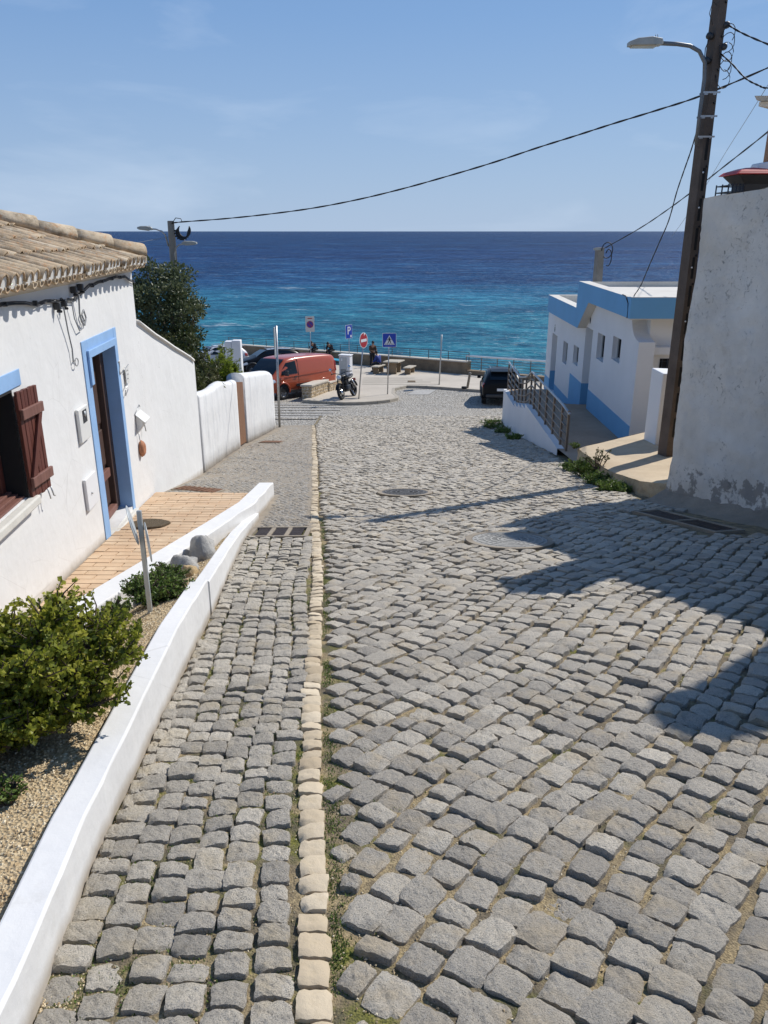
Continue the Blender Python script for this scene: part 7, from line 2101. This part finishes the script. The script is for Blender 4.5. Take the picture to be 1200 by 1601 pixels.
for s in (-1, 1): m.tube([(.38, .30 * s, 1.03), (.36, .36 * s, 1.16)], .007, 5); m.lathe([(0, -.008), (.055, -.008), (.06, .0), (.055, .008), (0, .008)], 12, Matrix.Translation((.36, .38 * s, 1.20)) @ Matrix.Rotation(R(90), 4, 'Y'))
ml('mirror', m, 'chrome')
m = MB(); m.lathe([(0, -.09), (.06, -.085), (.095, -.03), (.10, .05), (.09, .06), (0, .065)], 16, Matrix.Translation((.56, 0, .86)) @ Matrix.Rotation(R(90), 4, 'Y')); hl = ml('headlight', m, 'plastic_dark')
m = MB(); m.lathe([(0, 0), (.085, 0), (.07, .03), (0, .045)], 16, Matrix.Translation((.627, 0, .86)) @ Matrix.Rotation(R(90), 4, 'Y')); ml('lens', m, 'lens_clear', hl)
def ell(n, secs): 
    m = MB(); m.loft([[(x, y0 * math.cos(a), z + h * math.sin(a)) for a in np.linspace(0, 2 * math.pi, n + 1)[:-1]] for x, y0, z, h in secs]); return m
ml('tank', ell(12, [(.40, .05, .84, .05), (.34, .12, .84, .10), (.10, .155, .84, .125), (-.10, .11, .81, .09), (-.16, .06, .79, .05)]), 'black_paint')
ml('seat', ell(12, [(-.14, .08, .78, .03), (-.25, .14, .76, .055), (-.50, .14, .79, .06), (-.72, .11, .85, .05), (-.80, .05, .88, .025)]), 'leather')
m = MB(); m.box(-.20, .26, -.13, .13, .30, .52); ml('crankcase', m, 'dark_metal', bevel=.05)
for k, ang_ in enumerate((-28, 28)):
    m = MB(); Mx = Matrix.Translation((.03, 0, .48)) @ Matrix.Rotation(R(ang_), 4, 'Y')
    for j in range(6): z = .03 + .042 * j; m.lathe([(0, z), (.105, z), (.105, z + .018), (.075, z + .02), (.075, z + .04), (0, z + .04)], 12, Mx, 0, False)
    ml('cylinder', m, 'plastic_dark' if k else 'dark_metal')
m = MB(); m.tube([(.2, -.14, .55), (.30, -.17, .38), (.15, -.19, .26), (-.2, -.20, .26), (-.35, -.21, .28)], .024, 8); m.tube([(-.35, -.21, .28), (-.55, -.215, .31), (-.95, -.215, .40)], [.035, .05, .05], 10); ml('exhaust', m, 'dark_metal')
m = MB(); m.tube([(.42, 0, .86), (.20, 0, .66), (-.10, 0, .62), (-.42, 0, .58), (-.70, 0, .31)], .026, 8); m.tube([(.42, 0, .78), (.30, 0, .45), (.20, 0, .27), (-.25, 0, .27)], .022, 8); m.tube([(-.25, .10, .55), (-.70, .12, .31)], .022, 6); m.tube([(-.25, -.10, .55), (-.70, -.12, .31)], .022, 6); ml('frame_tubes', m, 'plastic_dark')
m = MB(); m.tube([(-.38, .13, .66), (-.66, .14, .36)], .03, 8); m.tube([(-.38, -.13, .66), (-.66, -.14, .36)], .03, 8); ml('shock_absorber', m, 'chrome')
for x, a0, a1, w in ((.72, 20, 150, .14), (-.70, 15, 165, .20)):
    m = MB(); m.loft([[(x + .345 * math.cos(R(a)), y, .31 + .345 * math.sin(R(a)) - abs(y) * .4) for y in (-w / 2, -w / 4, 0, w / 4, w / 2)] for a in np.linspace(a0, a1, 12)], 0, False, True, False); ml('fender', m, 'black_paint')
m = MB(); m.box(-1.04, -.98, -.06, .06, .60, .70); ml('tail_lamp', m, 'lens_red', bevel=.01)
m = MB(); m.tube([(-.05, .14, .30), (.02, .30, .03)], .014, 6); ml('kick_stand', m, 'chrome')
place(mc_, -1.66, 36.2, -.30, -.95, True)
mc_.matrix_world = mc_.matrix_world @ Matrix.Rotation(R(11), 4, 'X') @ Matrix.Diagonal((1.18, 1.25, 1.18, 1))

# ------------------------------------------------------------------ people
def skin_body(name, joints, edges, mat, parent, subd=2, root=0):
    me = bpy.data.meshes.new(name); me.from_pydata([j[:3] for j in joints], edges, []); me.update()
    o = link(bpy.data.objects.new(name, me), parent); OFF[o.name] = (0, 0, 0)
    s = o.modifiers.new('skin', 'SKIN'); s.use_smooth_shade = True
    for i, j in enumerate(joints):
        sv_ = me.skin_vertices[0].data[i]; sv_.radius = (j[3], j[4] if len(j) > 4 else j[3]); sv_.use_root = (i == root)
    sd = o.modifiers.new('subdivision', 'SUBSURF'); sd.levels = subd; sd.render_levels = subd
    dg = bpy.context.evaluated_depsgraph_get(); ev = o.evaluated_get(dg); nm = bpy.data.meshes.new_from_object(ev)
    o.modifiers.clear(); o.data = nm; nm.materials.clear(); nm.materials.append(M[mat])
    nm.polygons.foreach_set('use_smooth', [True] * len(nm.polygons))
    return o
def hand_mb(wr, elbow, side):
    """palm and five bent fingers at the wrist"""
    wr, d = Vector(wr), (Vector(wr) - Vector(elbow)).normalized(); s = d.cross(Vector((0.2, 1, .1))).normalized(); n = d.cross(s)
    m = MB(); m.loft([[wr + d * t + s * (a * w) + n * (b * h) for a, b in ((-1, -1), (1, -1), (1, 1), (-1, 1))] for t, w, h in ((-.01, .026, .018), (.03, .036, .017), (.08, .042, .014), (.095, .038, .010))], 0, True, True)
    for k, (o_, L) in enumerate(((-.031, .062), (-.011, .074), (.011, .070), (.030, .055))):
        a = wr + d * .085 + s * o_; m.tube([a, a + d * L * .5 + n * .006, a + d * L * .8 + n * .022, a + d * L * .88 + n * .036], [.0095, .009, .008, .006], 6)
    a = wr + d * .03 + s * (.034 * side); m.tube([a, a + d * .025 + s * .022 * side + n * .008, a + d * .052 + s * .026 * side + n * .018], [.012, .010, .007], 6)
    return m
def person(label, x, y, z0, facing, pose, jacket, trousers, hairy=True):
    """facing: angle of the nose in the ground plane; the figure's own frame: x right, y forward"""
    t = thing('person', label, 'person', (x, y, z0), facing - R(90))
    J = pose
    names = list(J.keys()); ix = {n: i for i, n in enumerate(names)}
    E_ = [('pelvis', 'spine'), ('spine', 'chest'), ('chest', 'neck'), ('neck', 'head'), ('pelvis', 'hip_l'), ('pelvis', 'hip_r'), ('hip_l', 'knee_l'), ('hip_r', 'knee_r'), ('knee_l', 'ankle_l'), ('knee_r', 'ankle_r'), ('ankle_l', 'toe_l'), ('ankle_r', 'toe_r'),
          ('chest', 'sh_l'), ('chest', 'sh_r'), ('sh_l', 'el_l'), ('sh_r', 'el_r'), ('el_l', 'wr_l'), ('el_r', 'wr_r')]
    RD = dict(pelvis=(.125, .10), spine=(.12, .095), chest=(.135, .10), neck=(.052,), head=(.085, .095), hip_l=(.082,), hip_r=(.082,), knee_l=(.056,), knee_r=(.056,), ankle_l=(.038,), ankle_r=(.038,), toe_l=(.034,), toe_r=(.034,), sh_l=(.055,), sh_r=(.055,), el_l=(.04,), el_r=(.04,), wr_l=(.026,), wr_r=(.026,))
    body = skin_body('body', [(*J[n], *RD[n]) for n in names], [(ix[a], ix[b]) for a, b in E_], 'skin', t)
    def sub(nm, keep, grow, mat, edges):
        kk = [n for n in keep]; jx = {n: i for i, n in enumerate(kk)}
        return skin_body(nm, [(*J[n], *[r_2 + grow for r_2 in RD[n]]) for n in kk], [(jx[a], jx[b]) for a, b in edges], mat, t)
    sub('jacket', ['pelvis', 'spine', 'chest', 'sh_l', 'sh_r', 'el_l', 'el_r', 'wr_l', 'wr_r'], .034, jacket, [('pelvis', 'spine'), ('spine', 'chest'), ('chest', 'sh_l'), ('chest', 'sh_r'), ('sh_l', 'el_l'), ('sh_r', 'el_r'), ('el_l', 'wr_l'), ('el_r', 'wr_r')])
    sub('trousers', ['pelvis', 'hip_l', 'hip_r', 'knee_l', 'knee_r', 'ankle_l', 'ankle_r'], .020, trousers, [('pelvis', 'hip_l'), ('pelvis', 'hip_r'), ('hip_l', 'knee_l'), ('hip_r', 'knee_r'), ('knee_l', 'ankle_l'), ('knee_r', 'ankle_r')])
    for s in ('l', 'r'):
        a, b = Vector(J['ankle_' + s]), Vector(J['toe_' + s]); d = (b - a); d.z = 0; d.normalize(); sd_ = Vector((-d.y, d.x, 0)); zb = min(a.z, b.z) - .055
        m = MB(); m.loft([[Vector((a.x, a.y, zb)) + d * q + sd_ * (w * c) + Vector((0, 0, hh * (e > 0))) for c, e in ((-1, 0), (1, 0), (.8, 1), (-.8, 1))] for q, w, hh in ((-.07, .035, .09), (.0, .042, .10), (.10, .048, .065), (.17, .038, .04))], 0, True, True); obj('shoe', m, 'plastic_dark', t, local=True)
        obj('hand', hand_mb(J['wr_' + s], J['el_' + s], 1 if s == 'l' else -1), 'skin', t, local=True)
    h = Vector(J['head']); 
    m = MB(); m.grid(lambda u, v: h + Vector((.090 * math.cos(2 * math.pi * u) * math.cos(R(lerp(-8, 90, v))), .105 * math.sin(2 * math.pi * u) * math.cos(R(lerp(-8, 90, v))) - .018, .125 * math.sin(R(lerp(-25, 90, v))) + .035)), 16, 8); obj('hair', m, 'hair', t, local=True)
    m = MB(); m.hexa([h + Vector(q) for q in ((-.012, .088, .01), (.012, .088, .01), (.016, .088, -.03), (-.016, .088, -.03))], [h + Vector(q) for q in ((-.006, .10, .005), (.006, .10, .005), (.012, .118, -.026), (-.012, .118, -.026))]); obj('nose', m, 'skin', t, local=True, bevel=.004)
    m = MB()
    for e in (-.034, .034): m.lathe([(0, -.004), (.011, -.002), (.009, .004), (0, .006)], 8, Matrix.Translation(h + Vector((e, .088, .018))) @ Matrix.Rotation(R(-90), 4, 'X'))
    obj('eyes', m, 'sign_black', t, local=True)
    m = MB(); m.tube([h + Vector((-.026, .088, -.052)), h + Vector((0, .096, -.05)), h + Vector((.026, .088, -.052))], .006, 6); obj('mouth', m, 'terracotta', t, local=True)
    m = MB()
    for e in (-1, 1): m.tube([h + Vector((e * .088, -.005, -.02)), h + Vector((e * .098, -.014, .012)), h + Vector((e * .092, -.012, .035))], [.010, .014, .008], 6)
    obj('ears', m, 'skin', t, local=True)
    return t
STAND = dict(pelvis=(0, 0, .93), spine=(0, .02, 1.10), chest=(0, .05, 1.34), neck=(0, .09, 1.50), head=(0, .13, 1.62), hip_l=(-.10, 0, .88), hip_r=(.10, 0, .88), knee_l=(-.11, .04, .49), knee_r=(.11, .02, .49), ankle_l=(-.12, -.02, .085), ankle_r=(.12, -.06, .085), toe_l=(-.14, .13, .055), toe_r=(.15, .09, .055),
             sh_l=(-.19, .04, 1.40), sh_r=(.19, .04, 1.40), el_l=(-.25, .10, 1.12), el_r=(.25, .14, 1.13), wr_l=(-.14, .30, 1.06), wr_r=(.12, .33, 1.10))
SIT = dict(pelvis=(0, 0, .56), spine=(0, .04, .74), chest=(0, .13, .96), neck=(0, .20, 1.11), head=(0, .26, 1.22), hip_l=(-.10, .03, .54), hip_r=(.10, .03, .54), knee_l=(-.14, .44, .53), knee_r=(.14, .44, .53), ankle_l=(-.14, .42, .09), ankle_r=(.14, .42, .09), toe_l=(-.15, .57, .055), toe_r=(.15, .57, .055),
           sh_l=(-.19, .12, 1.02), sh_r=(.19, .12, 1.02), el_l=(-.24, .22, .76), el_r=(.24, .22, .76), wr_l=(-.12, .40, .66), wr_r=(.12, .40, .66))
def lifted(p, h, foot): # seat at another height, feet kept near foot
    q = {k: (x, y, z + h) for k, (x, y, z) in p.items()}
    for s in ('l', 'r'):
        for j, zz in (('ankle_', .085), ('toe_', .05)): x, y, z = q[j + s]; q[j + s] = (x, y - .02, zz + foot)
    return q
person('standing person in brown jacket and dark trousers by the sea wall', -0.80, 53.5, zp(53.5), R(-60), STAND, 'cloth_brown', 'cloth_dark')
person('person in a blue jacket sitting at the left picnic bench', -0.28, 49.55, zp(49.55), R(150), lifted(SIT, -.03, 0), 'cloth_blue', 'cloth_dark')
nrm = Vector((.74, .67))
HUNCH = dict(SIT, spine=(0, .09, .73), chest=(0, .24, .90), neck=(0, .36, .98), head=(0, .44, 1.05), sh_l=(-.19, .24, .95), sh_r=(.19, .24, .95), el_l=(-.24, .33, .70), el_r=(.24, .33, .70), wr_l=(-.08, .48, .64), wr_r=(.08, .48, .64))
def on_wall(label, x, y, facing, jacket):
    person(label, x, y, zp(y), facing, lifted(HUNCH, .31, .28), jacket, 'cloth_dark')
on_wall('dark-clothed person sitting on the sea wall behind the van, left of the pair', -5.13, 59.25, R(-133), 'cloth_dark')
on_wall('dark-clothed person perched on the sea wall above the turquoise bench', -3.80, 57.85, R(-133), 'cloth_dark')
